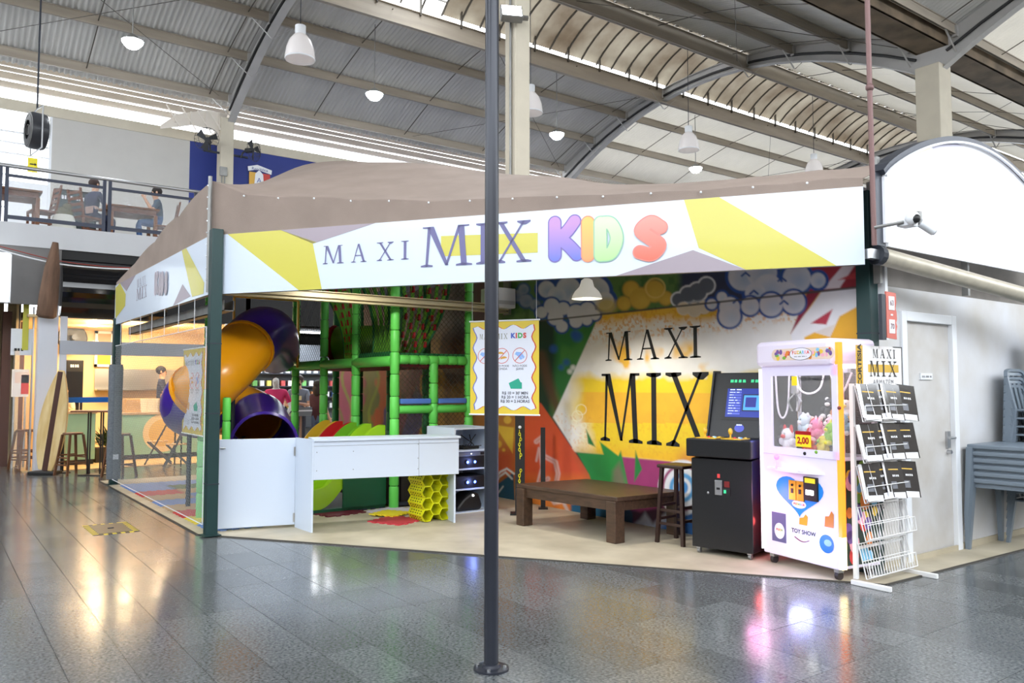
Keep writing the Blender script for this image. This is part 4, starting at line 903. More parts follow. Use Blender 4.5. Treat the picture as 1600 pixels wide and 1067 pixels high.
# ---- black board posts with a yellow chain
t = thing('black_stand', 'tall black board standing behind the low table under the poster', 'stand', (6.0, 8.03, .012), yaw((0, 0), (.8, -.6)))
MB().box(-.06, .06, -.04, .04, 0, 1.75).build('board', BLACK, t); MB().box(-.12, .12, -.1, .1, 0, .02).build('foot', BLACK, t)
t = thing('black_stand', 'narrow black upright board beside the painted orange field', 'stand', (6.5, 8.2, .012), yaw((0, 0), (.8, -.6))); MB().box(-.03, .03, -.02, .02, 0, 1.05).build('board', BLACK, t); MB().box(-.06, .06, -.06, .06, 0, .02).build('foot', BLACK, t)
t = thing('yellow_chain', 'yellow plastic chain hanging on the tall black board', 'chain', (5.965, 7.985, .3)); lk = MB().tube([(.012 * math.cos(a), 0, .02 * math.sin(a)) for a in np.linspace(0, 2 * PI, 9)[:-1]], .004, 5, closed=True).mesh('link', M('yellow_plastic_chain', (232, 222, 40), .4))
for k in range(24):
    if 8 < k < 13: continue
    ob('link', lk, t, loc=(.01 * math.sin(k), .006 * math.cos(k * 2), k * .032), rot=(0, 0, (k % 2) * PI / 2 - .6))
ob('hook', MB().ball((0, 0, 0), .02, n=8, k=5).mesh('hook', WHITE), t, loc=(0, 0, .79))
# ---- price posters
PW, PYL, PR, PB, PG = M('poster_white', (224, 228, 240), .3, coat=.3), M('poster_yellow', (226, 198, 66), .3, coat=.3), M('poster_red', (208, 70, 60), .4), M('poster_blue', (70, 96, 190), .4), M('poster_teal', (40, 164, 136), .4)
PO, PLB = M('poster_ochre', (214, 160, 70), .4), M('poster_lightblue', (140, 180, 236), .4)
def poster(label, A, B, z0, z1, full=True):
    L = math.dist(A, B); H = z1 - z0; t = thing('price_poster', label, 'poster', (A[0], A[1], z0), yaw(A, B), 'price posters of the play shop')
    MB().box(0, L, 0, .004, 0, H).build('sheet', PYL, t)
    MB().tube([(-.01, 0, H), (L + .01, 0, H)], .009, 6).build('top_rod', WHITE, t); MB().tube([(-.01, 0, 0), (L + .01, 0, 0)], .009, 6).build('bottom_rod', WHITE, t)
    def scal(dx, k):
        P = []
        for i in range(96):
            u = i / 96 * 4; e = int(u); f = u - e; w = .022 * L / .77 * math.cos(f * 2 * PI * (3 if e % 2 == 0 else 4))
            x, z = ((f, 0), (1, f), (1 - f, 1), (0, 1 - f))[e]; x = L * (.5 + (x - .5) * .84) ; z = H * (.5 + (z - .5) * .86)
            nx, nz = ((0, -1), (1, 0), (0, 1), (-1, 0))[e]; P.append((x + nx * w + dx, k, z + nz * w))
        return P
    MB().poly(scal(-.012, -.001)).build('blue_outline', PB, t, fix=False); MB().poly(scal(.012, -.0015)).build('red_outline', PR, t, fix=False); MB().poly(scal(0, -.003)).build('white_field', PW, t, fix=False)
    y = -.005
    serif('MAXI', .055, L * .2, M('olive_ink', (110, 106, 70), .5), t, Matrix.Translation((L * .14, y, H * .805)) @ Matrix.Rotation(PI / 2, 4, 'X')); serif('MIX', .055, L * .17, M('olive_ink', (110, 106, 70)), t, Matrix.Translation((L * .38, y, H * .805)) @ Matrix.Rotation(PI / 2, 4, 'X'))
    for ch, x, m in zip('KIDS', (.63, .68, .735, .8), (PB, PR, M('poster_green', (70, 170, 90), .4), PR)): text(ch, .07, m, t, face(L * x, y, H * .835), 'kids_letter', .004)
    for cx, m in ((.22, PLB), (.47, PO), (.73, PLB)):
        ring = MB(); R0, R1 = .105 * L, .098 * L; n = 28
        for i in range(n):
            a, b = 2 * PI * i / n, 2 * PI * (i + 1) / n
            ring.poly([(L * cx + r_ * math.cos(w), y, H * .625 + r_ * math.sin(w)) for r_, w in ((R0, a), (R0, b), (R1, b), (R1, a))])
        ring.build('forbidden_ring', PR, t, fix=False); MB().bar((L * cx - .07 * L, y - .001, H * .625 - .07 * L), (L * cx + .07 * L, y - .001, H * .625 + .07 * L), .003, .006).build('forbidden_bar', PR, t)
        if m is PO:
            mb = MB(); disc(mb, L * (cx - .02), H * .645, .05 * L, .03 * L, y, a0=0, a1=PI, n=14); disc(mb, L * (cx + .03), H * .595, .05 * L, .03 * L, y, a0=.3, a1=PI + .3, n=14); mb.build('food_picture', PO, t, fix=False)
        else: MB().poly([(L * (cx - .07), y, H * .64), (L * (cx - .05), y, H * .665), (L * (cx + .02), y, H * .66), (L * (cx + .07), y, H * .61), (L * (cx + .05), y, H * .59), (L * (cx + .01), y, H * .625), (L * (cx + .04), y, H * .59), (L * (cx + .01), y, H * .58), (L * (cx - .03), y, H * .62)]).build('jeans_picture', PLB, t, fix=False)
    GI = M('poster_ink', (96, 98, 108), .5)
    for cx, s in ((.47, 'NÃO PODE\nCOMIDA'), (.73, 'NÃO PODE\nJEANS')): text(s, .031, GI, t, face(L * cx, y, H * .5), 'poster_text')
    MB().poly([(L * .57, y, H * .335), (L * .71, y, H * .385), (L * .74, y, H * .345), (L * .76, y, H * .34), (L * .76, y, H * .275), (L * .6, y, H * .275)]).build('ticket_picture', PG, t, fix=False)
    MB().poly([(L * .26, y, H * .29), (L * .29, y, H * .37), (L * .35, y, H * .38), (L * .37, y, H * .33), (L * .34, y, H * .28)]).build('sock_picture', PO, t, fix=False)
    text("R$ 10 = 30' MIN\nR$ 20 = 1 HORA\nR$ 30 = 2 HORAS", .042, GI, t, face(L * .66, y, H * .185), 'poster_text', .001); text('A\nOS', .036, GI, t, face(L * .36, y, H * .135), 'poster_text', align='RIGHT')
    return t
poster('yellow edged price poster hanging behind the black pole, showing forbidden food and jeans', (4.608, 7.037), (5.016, 6.39), 1.305, 2.275)
MB_ = thing('poster_cords', 'two thin cords holding the price poster behind the black pole', 'cord', (0, 0, 0))
for q in ((4.62, 7.02), (5.0, 6.41)): MB().tube([(*q, 2.28), (*q, 3.2)], .003, 4).build('cord', WHITE, MB_)
ya, yb = pt(286, 600, X=2.6).y, pt(318, 600, X=2.6).y
poster('yellow edged price poster hanging inside the side net, seen edge on', (2.60, ya), (2.60, yb), 1.02, 2.05)
# ================================================================== MACHINES AND RACK ON THE RIGHT
LEDW = M('led_white', (255, 255, 255), .3, emit=(255, 250, 255), es=1.8)
LEDP = M('led_pink', (255, 130, 200), .3, emit=(255, 70, 170), es=6); LEDO = M('led_orange', (255, 120, 40), .3, emit=(255, 130, 36), es=1.5); LEDB = M('led_blue', (90, 90, 255), .3, emit=(50, 60, 255), es=7); LEDR = M('led_red', (255, 60, 50), .3, emit=(255, 26, 16), es=8)
BACKLIT = M('backlit_white', (226, 218, 238), .3, emit=(255, 244, 255), es=.10)
GLASS = M('clear_glass', (255, 255, 255), .02, alpha=.10, spec=.6)
cA, cB = (6.18, 4.58), (6.035, 3.745); CW_ = math.dist(cA, cB)
def cq(px, py): return onpl(px, py, cA, cB)
t = thing('claw_machine', 'glowing white claw machine full of plush toys with blue heart front', 'claw machine', (*cA, .012), yaw(cA, cB))
D = .49; CWHT = M('machine_white', (244, 240, 250), .3)
def ring_box(mb, x0, x1, z0, z1, X0, X1, Z0, Z1, y0, y1):   # a frame with an opening
    return mb.box(X0, x0, y0, y1, Z0, Z1).box(x1, X1, y0, y1, Z0, Z1).box(x0, x1, y0, y1, Z0, z0).box(x0, x1, y0, y1, z1, Z1)
MB().box(0, CW_, 0, D, .09, .99).build('lower_cabinet', BACKLIT, t, bev=.012)
MB().box(-.005, CW_ + .005, -.06, D, 1.76, 1.985).build('header', BACKLIT, t, bev=.04)
fx0, fz0 = cq(1208, 697); fx1, fz1 = cq(1309, 586); fz0 -= .012; fz1 -= .012
ring_box(MB(), fx0, fx1, fz0, fz1, .03, CW_ - .03, .985, 1.765, -.012, .012).build('window_frame', M('frame_lilac', (226, 220, 246), .3, emit=(226, 220, 250), es=.12), t)
MB().box(fx0, fx1, -.002, .002, fz0, fz1).build('front_glass', GLASS, t)
MB().box(CW_ - .006, CW_ - .002, .05, D - .05, 1.02, 1.74).build('side_glass', GLASS, t); MB().box(.002, .006, .05, D - .05, 1.0, 1.74).build('side_panel', M('dark_mirror', (44, 41, 40), .3), t)
for x in (0, CW_ - .03): MB().box(x, x + .03, D - .04, D, .99, 1.76).build('corner_post', CWHT, t); MB().box(x, x + .03, .012, .05, .99, 1.76).build('corner_post', CWHT, t)
MB().box(.03, CW_ - .03, D - .02, D - .01, 1.0, 1.76).build('back_mirror', M('dark_mirror', (44, 41, 40), .3), t); MB().box(CW_ * .56, CW_ * .62, D - .05, D - .02, 1.0, 1.76).build('inner_post', CWHT, t); MB().box(CW_ * .44, CW_ * .55, D - .024, D - .02, 1.0, 1.76).build('gold_curtain', M('gold_cloth', (96, 86, 40), .7), t)
MB().box(.03, CW_ - .03, .02, D - .02, .99, 1.0).build('prize_floor', CWHT, t)
MB().box(.01, CW_ - .01, .01, D - .01, 1.74, 1.76).build('inner_lamp', LEDW, t)
MB().box(-.012, .0, -.012, .03, .12, 1.74).build('white_light_strip', LEDW, t)
MB().box(CW_, CW_ + .035, .0, .05, .10, .36).build('pale_light_strip', M('led_pale', (255, 236, 190), .3, emit=(255, 226, 160), es=3), t); MB().box(CW_, CW_ + .035, .0, .05, .36, 1.95).build('orange_light_strip', LEDO, t)
MB().box(-.012, -.002, .05, .09, .55, 1.6).build('blue_light_strip', LEDB, t); MB().box(-.012, -.002, .05, .09, .12, .52).build('red_light_strip', LEDR, t)
MB().box(-.012, .0, -.012, .03, .12, .5).build('red_edge_strip', M('led_warm', (255, 160, 90), .3, emit=(255, 120, 50), es=4), t) if False else None
# header picture: colourful rounded panel with oval name plate
h0, hz0 = cq(1214, 564); h1, hz1 = cq(1312, 541); hm_ = (hz0 + hz1) / 2 - .012; hh = (hz1 - hz0) / 2; y = -.064
rp = []
for cx, a0 in ((h1 - hh, -PI / 2), (h0 + hh, PI / 2)):
    rp += [(cx + hh * math.cos(a0 + PI * i / 10), y + .002, hm_ + hh * math.sin(a0 + PI * i / 10)) for i in range(11)]
MB().poly(rp).build('header_picture', M('picture_ground', (238, 214, 196), .4), t, fix=False)
pc = [M('pic_%s' % n, c, .5) for n, c in (('red', (222, 70, 70)), ('yellow', (240, 200, 70)), ('pink', (246, 178, 200)), ('sky', (136, 200, 236)), ('green', (130, 180, 70)), ('violet', (120, 90, 160)), ('orange', (236, 140, 60)))]
for k in range(7):
    mb = MB()
    for j in range(7):
        u = random.random(); x = h0 + .02 + u * (h1 - h0 - .04); disc(mb, x, hm_ + random.uniform(-.6, .6) * hh, .012 + random.random() * .012, .012 + random.random() * .012, y + .001 - .0001 * k - .00001 * j, n=12)
    mb.build('picture_blobs', pc[k], t, fix=False)['kind'] = 'stuff'
hc = (h0 + h1) / 2 - .01
mb = MB(); disc(mb, hc, hm_, .125, hh * 1.06, y - .001, n=28); mb.build('oval_rim', M('grey_rim', (90, 96, 110), .5), t, fix=False); mb = MB(); disc(mb, hc, hm_, .12, hh * .99, y - .0015, n=28); mb.build('oval_plate', CWHT, t, fix=False)
def rainbow(word, x, z, size, yy, step):
    for i, ch in enumerate(word): text(ch, size, pc[(0, 6, 1, 4, 3, 2, 0)[i % 7]], t, face(x + (i - (len(word) - 1) / 2) * step, yy, z), 'name_letter', .0015)
rainbow('FUZARKA', hc, hm_ + .012, .038, y - .003, .028); dashes(t, hc - .07, hc + .07, hm_ - .026, .007, y - .003, M('grey_ink'), 16)
mb = MB(); mb.box(CW_, CW_ + .004, .06, D - .02, .12, .97); sp_ = mb.build('side_picture', M('side_ground', (52, 66, 58), .4), t)
for k in range(7):
    mb = MB()
    for j in range(5): y_, z_ = random.uniform(.1, D - .06), random.uniform(.18, .92); q_ = random.uniform(.03, .06); mb.poly([(CW_ + .0055 + .0001 * k, y_ + q_ * math.cos(i * PI / 6), z_ + q_ * 1.3 * math.sin(i * PI / 6)) for i in range(12)])
    mb.build('picture_blobs', pc[k], sp_, fix=False)['kind'] = 'stuff'
# claw, cords, price card
cl = MB().tube([(.22, .2, 1.74), (.22, .2, 1.64)], .03, 10).tube([(.22, .2, 1.64), (.22, .2, 1.52)], .042, 12)
c0 = cl.build('claw_head', STEEL, t, smooth=50)
for a in (0, 2.1, 4.2): MB().tube([(.22, .2, 1.53), (.22 + .07 * math.cos(a), .2 + .07 * math.sin(a), 1.45), (.22 + .03 * math.cos(a), .2 + .03 * math.sin(a), 1.36)], .008, 6).build('claw_finger', STEEL, c0, smooth=True)
MB().box(.03, CW_ - .03, .18, .22, 1.70, 1.73).build('gantry', STEEL, t)
for a, b, s in (((.10, .08), (.2, .15), .42), ((.26, .16), (.46, .3), .2), ((.52, .3), (.80, .25), .2)): MB().tube(catmull([(a[0], a[1], 1.72), ((a[0] * 3 + b[0]) / 4, a[1], 1.72 - s * .8), ((a[0] + b[0]) / 2, (a[1] + b[1]) / 2, 1.72 - s), ((a[0] + b[0] * 3) / 4, b[1], 1.72 - s * .75), (b[0], b[1], 1.70)], 5), .009, 6).build('curly_cord', CWHT, t, smooth=True)
a, b = cq(1246, 697), cq(1269, 680)
MB().box(a[0], b[0], -.02, -.014, a[1] - .012, b[1] - .012).build('price_card', M('card_yellow', (244, 214, 40), .4, emit=(244, 214, 40), es=.2), t); MB().box(a[0], b[0], -.021, -.014, b[1] - .012, b[1] + .018).build('price_card_top', M('card_red', (170, 20, 26), .4), t)
text('2,00', .075, M('price_red', (176, 26, 26), .5), t, face((a[0] + b[0]) / 2, -.022, (a[1] + b[1]) / 2 - .012), 'price_text', .003)
text('TESTE DE HABILIDADE', .034, M('window_ink', (46, 46, 50), .5), t, face((fx0 + fx1) / 2 + .12, -.004, fz1 - .03), 'window_text', .001)
MB().box(fx0 + .24, fx0 + .3, -.006, -.003, fz1 - .085, fz1 - .005).build('yellow_sticker', M('card_yellow'), t)
MB().ball((fx1 + .025, -.02, fz0 + .36), .016, n=10, k=6).build('window_lock', M('brown_knob', (120, 60, 56), .4), t, smooth=True)
# control shelf
mb = MB(); mb.prism([(.06, 0)] + [(.06 + .66 * i / 10, -.09 * math.sin(PI * i / 10)) for i in range(11)] + [(.72, 0)], .845, .865, 'xy'); mb.build('control_shelf', CWHT, t)
MB().tube([(.23, -.05, .865), (.23, -.05, .94)], .008, 6).build('joystick', LEDP, t); MB().ball((.23, -.05, .96), .024).build('joystick_ball', M('pink_knob', (240, 150, 190), .3, emit=(255, 120, 190), es=.6), t, smooth=True); MB().lathe([(.04, .865), (.035, .89), (.02, .9), (.001, .9)], 16, c=(.52, -.045, 0)).build('push_button', CWHT, t, smooth=50)
# heart
hp = []
for i in range(40):
    a = 2 * PI * i / 40; hp.append((16 * math.sin(a) ** 3 / 34, (13 * math.cos(a) - 5 * math.cos(2 * a) - 2 * math.cos(3 * a) - math.cos(4 * a)) / 29))
l_, r_ = cq(1213, 758)[0], cq(1287, 758)[0]; b_, t_ = cq(1249, 805)[1], cq(1240, 742)[1]
MB().poly([((l_ + r_) / 2 + p[0] * (r_ - l_) * 1.06, -.003, (b_ + t_) / 2 - .0 + p[1] * (t_ - b_)) for p in hp]).build('blue_heart', M('heart_blue', (36, 140, 232), .4), t, fix=False)
a, b = cq(1234, 782), cq(1257.5, 755)
for k in range(2):
    x0 = a[0] + k * (b[0] - a[0]) / 2; c = MB().box(x0 + .002, x0 + (b[0] - a[0]) / 2 - .002, -.014, 0, a[1], b[1]).build('coin_door', M('gold_metal', (214, 160, 40), .35, .6), t, bev=.003); MB().box(x0 + .03, x0 + .055, -.018, -.013, a[1] + .06, a[1] + .1).ball((x0 + .045, -.016, a[1] + .13), .012, n=8, k=5).build('coin_slot', BLACK, c)
a, b = cq(1258, 783), cq(1279, 749)
c = MB().box(a[0], b[0], -.02, 0, a[1], b[1]).build('bill_acceptor', BLACK, t, bev=.004); MB().box(a[0] + .02, b[0] - .02, -.023, -.019, b[1] - .05, b[1] - .01).build('yellow_sticker', M('card_yellow'), c); MB().box(a[0] + .03, b[0] - .04, -.024, -.019, a[1] + .05, a[1] + .09).build('bill_slot_light', WL, c)
p = cq(1249, 790); mb = MB(); disc(mb, p[0], p[1], .08, .035, -.004, n=24); mb.build('name_oval', CWHT, t, fix=False); rainbow('FUZARKA', p[0], p[1], .024, -.006, .018)
a, b = cq(1207, 846), cq(1228, 805)
c = MB().box(a[0], b[0], -.004, .0, a[1], b[1]).build('prize_hatch', M('hatch_grey', (104, 100, 140), .25), t, bev=.002); mb = MB(); disc(mb, (a[0] + b[0]) / 2 + .01, (a[1] + b[1]) / 2 - .03, .06, .07, -.006, n=20); mb.build('hatch_oval', CWHT, c, fix=False); rainbow('FUZA', (a[0] + b[0]) / 2 + .01, (a[1] + b[1]) / 2 - .02, .026, -.008, .02)
p = cq(1256, 834); text('TOY SHOW', .05, BLACK, t, face(p[0], -.005, p[1]), 'sticker_text', .001); MB().tube([(p[0] - .1 + .02 * i, -.004, p[1] - .05 - .03 * math.sin(i * .35)) for i in range(9)], .004, 4).build('sticker_swirl', M('wine_ink', (120, 40, 50), .5), t)
p = cq(1256, 817); MB().poly([(p[0] + x * .05, -.004, p[1] + z * .05) for x, z in ((-1, -.6), (-.9, .5), (0, .7), (.5, 1.3), (1, .9), (.8, -.6))]).build('animal_sticker', M('sticker_gold', (214, 160, 50), .4), t, fix=False); p = cq(1296, 815); MB().poly([(p[0] + x * .05, -.004, p[1] + z * .065) for x, z in ((-1, -.9), (-.8, .4), (0, .5), (.5, 1.2), (1, .8), (.9, -.9))]).build('animal_sticker', M('sticker_orange', (216, 130, 60), .4), t, fix=False)
p = cq(1292, 852); mb = MB(); disc(mb, p[0], p[1], .075, .075, -.004, n=24); mb.build('round_sticker', M('sticker_blue', (40, 110, 210), .4), t, fix=False); mb = MB(); disc(mb, p[0] + .015, p[1] + .01, .04, .028, -.0055, n=14); mb.build('sticker_mark', M('poster_lightblue'), t, fix=False)
CAST = M('caster_rubber', (54, 46, 46), .6)
for x, yy in ((.07, .06), (CW_ - .06, .06), (.07, D - .08), (CW_ - .06, D - .08)):
    c = MB().box(x - .025, x + .025, yy - .03, yy + .03, .06, .095).build('caster', STEEL, t); MB().tube([(x - .018, yy, .034), (x + .018, yy, .034)], .034, 14).build('wheel', CAST, c, smooth=50)
R4 = Matrix.Rotation(yaw(cA, cB), 4, 'Z'); wl = lambda x, y, z: Matrix.Translation((*cA, .012)) @ R4 @ Vector((x, y, z))
light('claw_inside', 'POINT', wl(.42, .22, 1.66), 1.3, (1, .97, 1), .12); light('claw_added_pink', 'POINT', wl(.12, -.2, .6), 3.0, (1, .4, .75), .1); light('claw_added_blue', 'POINT', wl(.62, -.2, .3), 3.0, (.4, .45, 1), .1)  # pink and blue front lamps have no source; added for the panel's coloured glow
light('claw_side_red', 'POINT', wl(-.04, .0, .35), .8, (1, .1, .1), .05); light('claw_side_blue', 'POINT', wl(-.04, .0, 1.15), .8, (.2, .25, 1), .05)
# plush toys
def plush(i, x, y, z, s, c1, c2, label, rx=0, rz=0, ear='round'):
    w = wl(x, y, z); s *= 1.32; w.z += .05 if z > 1.02 else .0; g = thing('plush_toy', label, 'plush toy', w, yaw(cA, cB) + rz, 'plush toys in the claw machine')
    a, b = M('plush_%s' % '_'.join(map(str, c1)), c1, .9, bump=.3, bscale=90), M('plush_%s' % '_'.join(map(str, c2)), c2, .9)
    MB().ball((0, 0, s * .55), s * .55, sc=(1, .9, 1.05)).build('body', a, g, smooth=True)
    h = MB().ball((0, -s * .15, s * 1.25), s * .46).build('head', a, g, smooth=True); MB().ball((0, -s * .55, s * 1.15), s * .2, sc=(1.1, .8, .8)).build('muzzle', b, h, smooth=True)
    for e in (-1, 1):
        MB().ball((e * s * .34, -s * .1, s * 1.62), s * .17, sc=(1, .5, 1 if ear == 'round' else 2.0)).build('ear', b, h, smooth=True); MB().ball((e * s * .17, -s * .56, s * 1.34), s * .05).build('eye', BLACK, h)
        MB().ball((e * s * .52, -s * .25, s * .75), s * .2, sc=(.9, 1.2, 1.4)).build('arm', a, g, smooth=True); MB().ball((e * s * .32, -s * .5, s * .2), s * .22, sc=(1, 1.4, .9)).build('leg', b, g, smooth=True)
    g.rotation_euler.x = rx; return g
for k, v in enumerate([(.10, .22, 1.0, .1, (70, 66, 72), (60, 56, 62), 'dark grey plush toy in the shaded left corner of the claw machine'), (.20, .34, 1.0, .11, (84, 78, 84), (120, 112, 110), 'grey brown plush toy at the back left of the claw machine'),
     (.24, .1, 1.0, .095, (226, 224, 232), (206, 60, 60), 'white plush toy with red trim behind the price card, at its left'), (.33, .24, 1.07, .10, (214, 232, 246), (240, 240, 246), 'pale blue plush toy rising over the white one'), (.44, .22, 1.06, .09, (206, 44, 46), (238, 220, 214), 'red plush toy in the middle of the heap'),
     (.53, .12, 1.05, .09, (240, 130, 178), (250, 200, 220), 'hot pink plush toy above the price card'), (.63, .16, 1.08, .085, (246, 186, 206), (252, 226, 232), 'pale pink plush toy with light ears, right of the hot pink one'), (.48, .34, 1.24, .085, (40, 38, 44), (226, 226, 230), 'black and white plush toy on top of the heap'),
     (.60, .33, 1.22, .085, (206, 140, 76), (240, 214, 180), 'tan plush toy on top beside the black and white one'), (.69, .30, 1.24, .08, (240, 236, 232), (246, 210, 120), 'cream plush toy at the top right of the heap'), (.74, .2, 1.13, .08, (150, 206, 236), (220, 236, 246), 'sky blue plush toy by the right glass'),
     (.73, .09, 1.04, .085, (150, 200, 60), (226, 214, 70), 'lime green plush toy low by the right glass'), (.64, .06, 1.0, .075, (222, 196, 60), (130, 180, 70), 'yellow plush toy at the bottom right'), (.52, .055, .99, .07, (214, 50, 46), (40, 36, 40), 'red and black plush toy right of the price card, lowest')]):
    plush(k, *v[:4], v[4], v[5], v[6] if isinstance(v[6], str) else '', rx=random.uniform(-.25, .2), rz=random.uniform(-.6, .6), ear='long' if k % 3 == 2 else 'round')
# ---- arcade cabinet
aA, aB = (5.945, 5.25), (6.10, 4.62); AW = math.dist(aA, aB)
def aq(px, py): return onpl(px, py, aA, aB)
t = thing('arcade_cabinet', 'black arcade cabinet with lit screen and yellow joysticks', 'arcade machine', (*aA, .012), yaw(aA, aB))
CAB = M('cabinet_black', (24, 25, 28), .35, noise_amt=.2, nscale=60)
prof = [(.02, .06), (.02, .90), (.24, .92), (.66, .92), (.66, .06)]
MB().prism(prof, .02, AW - .02, 'yz').build('body', CAB, t, bev=.006)
MB().box(-.0, AW, -.05, .42, .92, 1.09).build('control_panel', CAB, t, bev=.012)
MB().prism([(.38, 1.09), (.56, 1.72), (.67, 1.72), (.67, .92), (.42, .92)], .02, AW - .0, 'yz').build('screen_housing', CAB, t, bev=.008)
for x in (.008, AW - .02): MB().prism([(.36, 1.08), (.54, 1.74), (.68, 1.74), (.68, .3), (.6, .3)], x, x + .02, 'yz').build('side_panel', BLACK, t)
SM = Matrix.Translation((0, .38, 1.09)) @ Matrix.Rotation(-math.atan2(.18, .63), 4, 'X')     # local screen plane: x across, z up the slope
def scr(x0, x1, z0, z1, mat, name, y=-.004, par=None):
    o = MB().box(x0, x1, y, 0, z0, z1).build(name, mat, par or t); o.matrix_local = SM if par is None else Matrix(); return o
sb = scr(.14, AW - .05, .17, .52, BLACK, 'screen_bezel', -.003)
SB = M('screen_blue', (40, 50, 110), .2, emit=(40, 54, 130), es=1.0); scr(.18, AW - .08, .20, .49, SB, 'screen', -.006, sb)
SL = M('screen_line', (190, 200, 240), .3, emit=(190, 204, 250), es=1.2); SD = M('screen_dark', (70, 80, 150), .3, emit=(70, 84, 170), es=1.0)
for k in range(9): scr(.20, .33, .225 + k * .027, .243 + k * .027, SD, 'menu_row', -.008, sb); dashes(sb, .21, .25 + .012 * ((k * 5) % 7), .231 + k * .027, .007, -.010, SL, 7, 'menu_line', None, k)
dashes(sb, .21, .33, .472, .010, -.010, SL, 9, 'menu_line'); scr(.35, AW - .10, .26, .43, BLACK, 'preview_frame', -.0085, sb); scr(.36, AW - .11, .27, .42, M('preview_cyan', (60, 120, 190), .3, emit=(60, 140, 210), es=1.0), 'preview', -.009, sb); scr(.38, AW - .16, .30, .40, M('preview_night', (20, 24, 80), .3, emit=(30, 40, 140), es=.8), 'preview_scene', -.0095, sb)
GL = M('green_glow', (60, 190, 130), .4, emit=(40, 170, 110), es=.7); dashes(sb, .2, .5, .552, .03, -.006, GL, 7, 'marquee_glyphs')
mb = MB(); disc(mb, .34, .09, .05, .04, -.003, n=20); mb.build('glow_badge', M('badge_blue', (60, 70, 150), .3, emit=(70, 80, 190), es=.5), sb, fix=False); dashes(sb, .31, .37, .115, .012, -.006, SL, 4, 'badge_line')
JY = M('joystick_yellow', (236, 190, 60), .35)
for x in (.13, AW - .26):
    MB().box(x - .05, x + .15, .0, .2, 1.09, 1.098).build('button_plate', JY, t); j = MB().tube([(x, .1, 1.095), (x, .1, 1.14)], .008, 8).build('joystick', JY, t); MB().ball((x, .1, 1.16), .022, sc=(1, 1, 1.5)).build('joystick_knob', JY, j, smooth=True)
    for q in range(4): MB().lathe([(.014, 1.098), (.013, 1.108), (.001, 1.109)], 10, c=(x + .05 + .03 * q, .08 + .04 * (q % 2), 0)).build('button', (pc[0], WHITE, pc[3], pc[1])[q], t)
a, b = aq(1116, 775), aq(1127, 753); MB().box(a[0], b[0], .01, .02, a[1], b[1]).build('coin_mech', STEEL, t, bev=.003); MB().box(a[0] + .02, b[0] - .02, .006, .011, a[1] + .05, a[1] + .07).build('coin_slot', BLACK, t)
a, b = aq(1118, 752), aq(1125, 743); MB().box(a[0] + .01, b[0] - .01, .016, .02, a[1] + .02, b[1]).build('red_sticker', pc[0], t)
a, b = aq(1129, 765), aq(1140, 755); MB().box(a[0] + .01, b[0] - .01, .014, .02, a[1] + .01, b[1]).build('red_sign', M('dark_red_sign', (110, 30, 30), .4), t); a, b = aq(1127, 776), aq(1140, 765); MB().box(a[0], b[0], .012, .02, a[1], b[1]).build('bill_slot', BLACK, t); MB().box(a[0] + .02, b[0] - .04, .009, .012, a[1] + .02, b[1] - .02).build('slot_light', GL, t)
p = aq(1105, 772); MB().ball((p[0], .018, p[1]), .012, n=8, k=5).build('keyhole', STEEL, t)
for x, yy in ((.07, .07), (AW - .07, .07), (.07, .58), (AW - .07, .58)):
    c = MB().box(x - .02, x + .02, yy - .025, yy + .025, .045, .062).build('caster', STEEL, t); MB().tube([(x - .014, yy, .024), (x + .014, yy, .024)], .024, 12).build('wheel', GALV, c, smooth=50)
# ---- magazine rack
t = thing('magazine_rack', 'white wire magazine rack with MAXI MIX board, lower baskets empty', 'rack', (6.1, 3.64, 0.0)); RW = .73
WIRE = M('white_wire', (226, 226, 226), .4)
for x in (0, RW):
    MB().box(x - .016, x + .016, -.016, .016, .05, 1.62).build('upright', WIRE, t); MB().box(x - .018, x + .018, -.29, .04, .0, .04).build('foot', WIRE, t, bev=.006)
MB().box(-.0, RW, -.01, .01, 1.58, 1.6).box(0, RW, -.01, .01, .28, .3).build('cross_bar', WIRE, t)
BZ = [(1.31, 1.6), (.98, 1.27), (.66, .95), (.36, .62), (.06, .33)]
for k, (z0, z1) in enumerate(BZ):
    mb = MB(); y0, y1 = -.09, -.025; n = 19
    for i in range(n):
        x = RW * i / (n - 1); mb.tube([(x, y1 + .0, z1), (x, y0, z0), (x, y0 - .035, z0 + .02)] + ([(x, y0 - .02, z0 + .13)] if k > 2 or i in (0, 9, 18) else []), .0028, 4)
    for z, yy in ((z1, y1), ((z0 + z1) / 2, (y0 + y1) / 2), (z0, y0), (z0 + .02, y0 - .035), (z0 + .13, y0 - .02)): mb.tube([(0, yy, z), (RW, yy, z)], .004, 5)
    for x in (0, RW): mb.tube([(x, y1, z1), (x, y0, z0), (x, y0 - .035, z0 + .02), (x, y0 - .02, z0 + .13)], .005, 5); mb.tube([(x, 0, z1), (x, y1, z1)], .005, 4)
    mb.build('wire_basket', WIRE, t, fix=False)
bd = MB().box(.03, .75, -.03, -.022, 1.59, 1.935).build('header_board', M('board_white', (236, 234, 234), .35), t)
MB().box(.02, .12, -.032, -.03, 1.59, 1.935).build('side_strip', M('board_gold', (214, 172, 60), .4), bd); MB().box(.2, .68, -.032, -.03, 1.715, 1.78).build('gold_bar', M('board_gold'), bd)
o = text('CORTESIA', .075, BLACK, bd, Matrix.Translation((.07, -.034, 1.77)) @ Matrix.Rotation(PI / 2, 4, 'X') @ Matrix.Rotation(PI / 2, 4, 'Z'), 'strip_text', .003)
BI = M('board_ink', (44, 40, 40), .5)
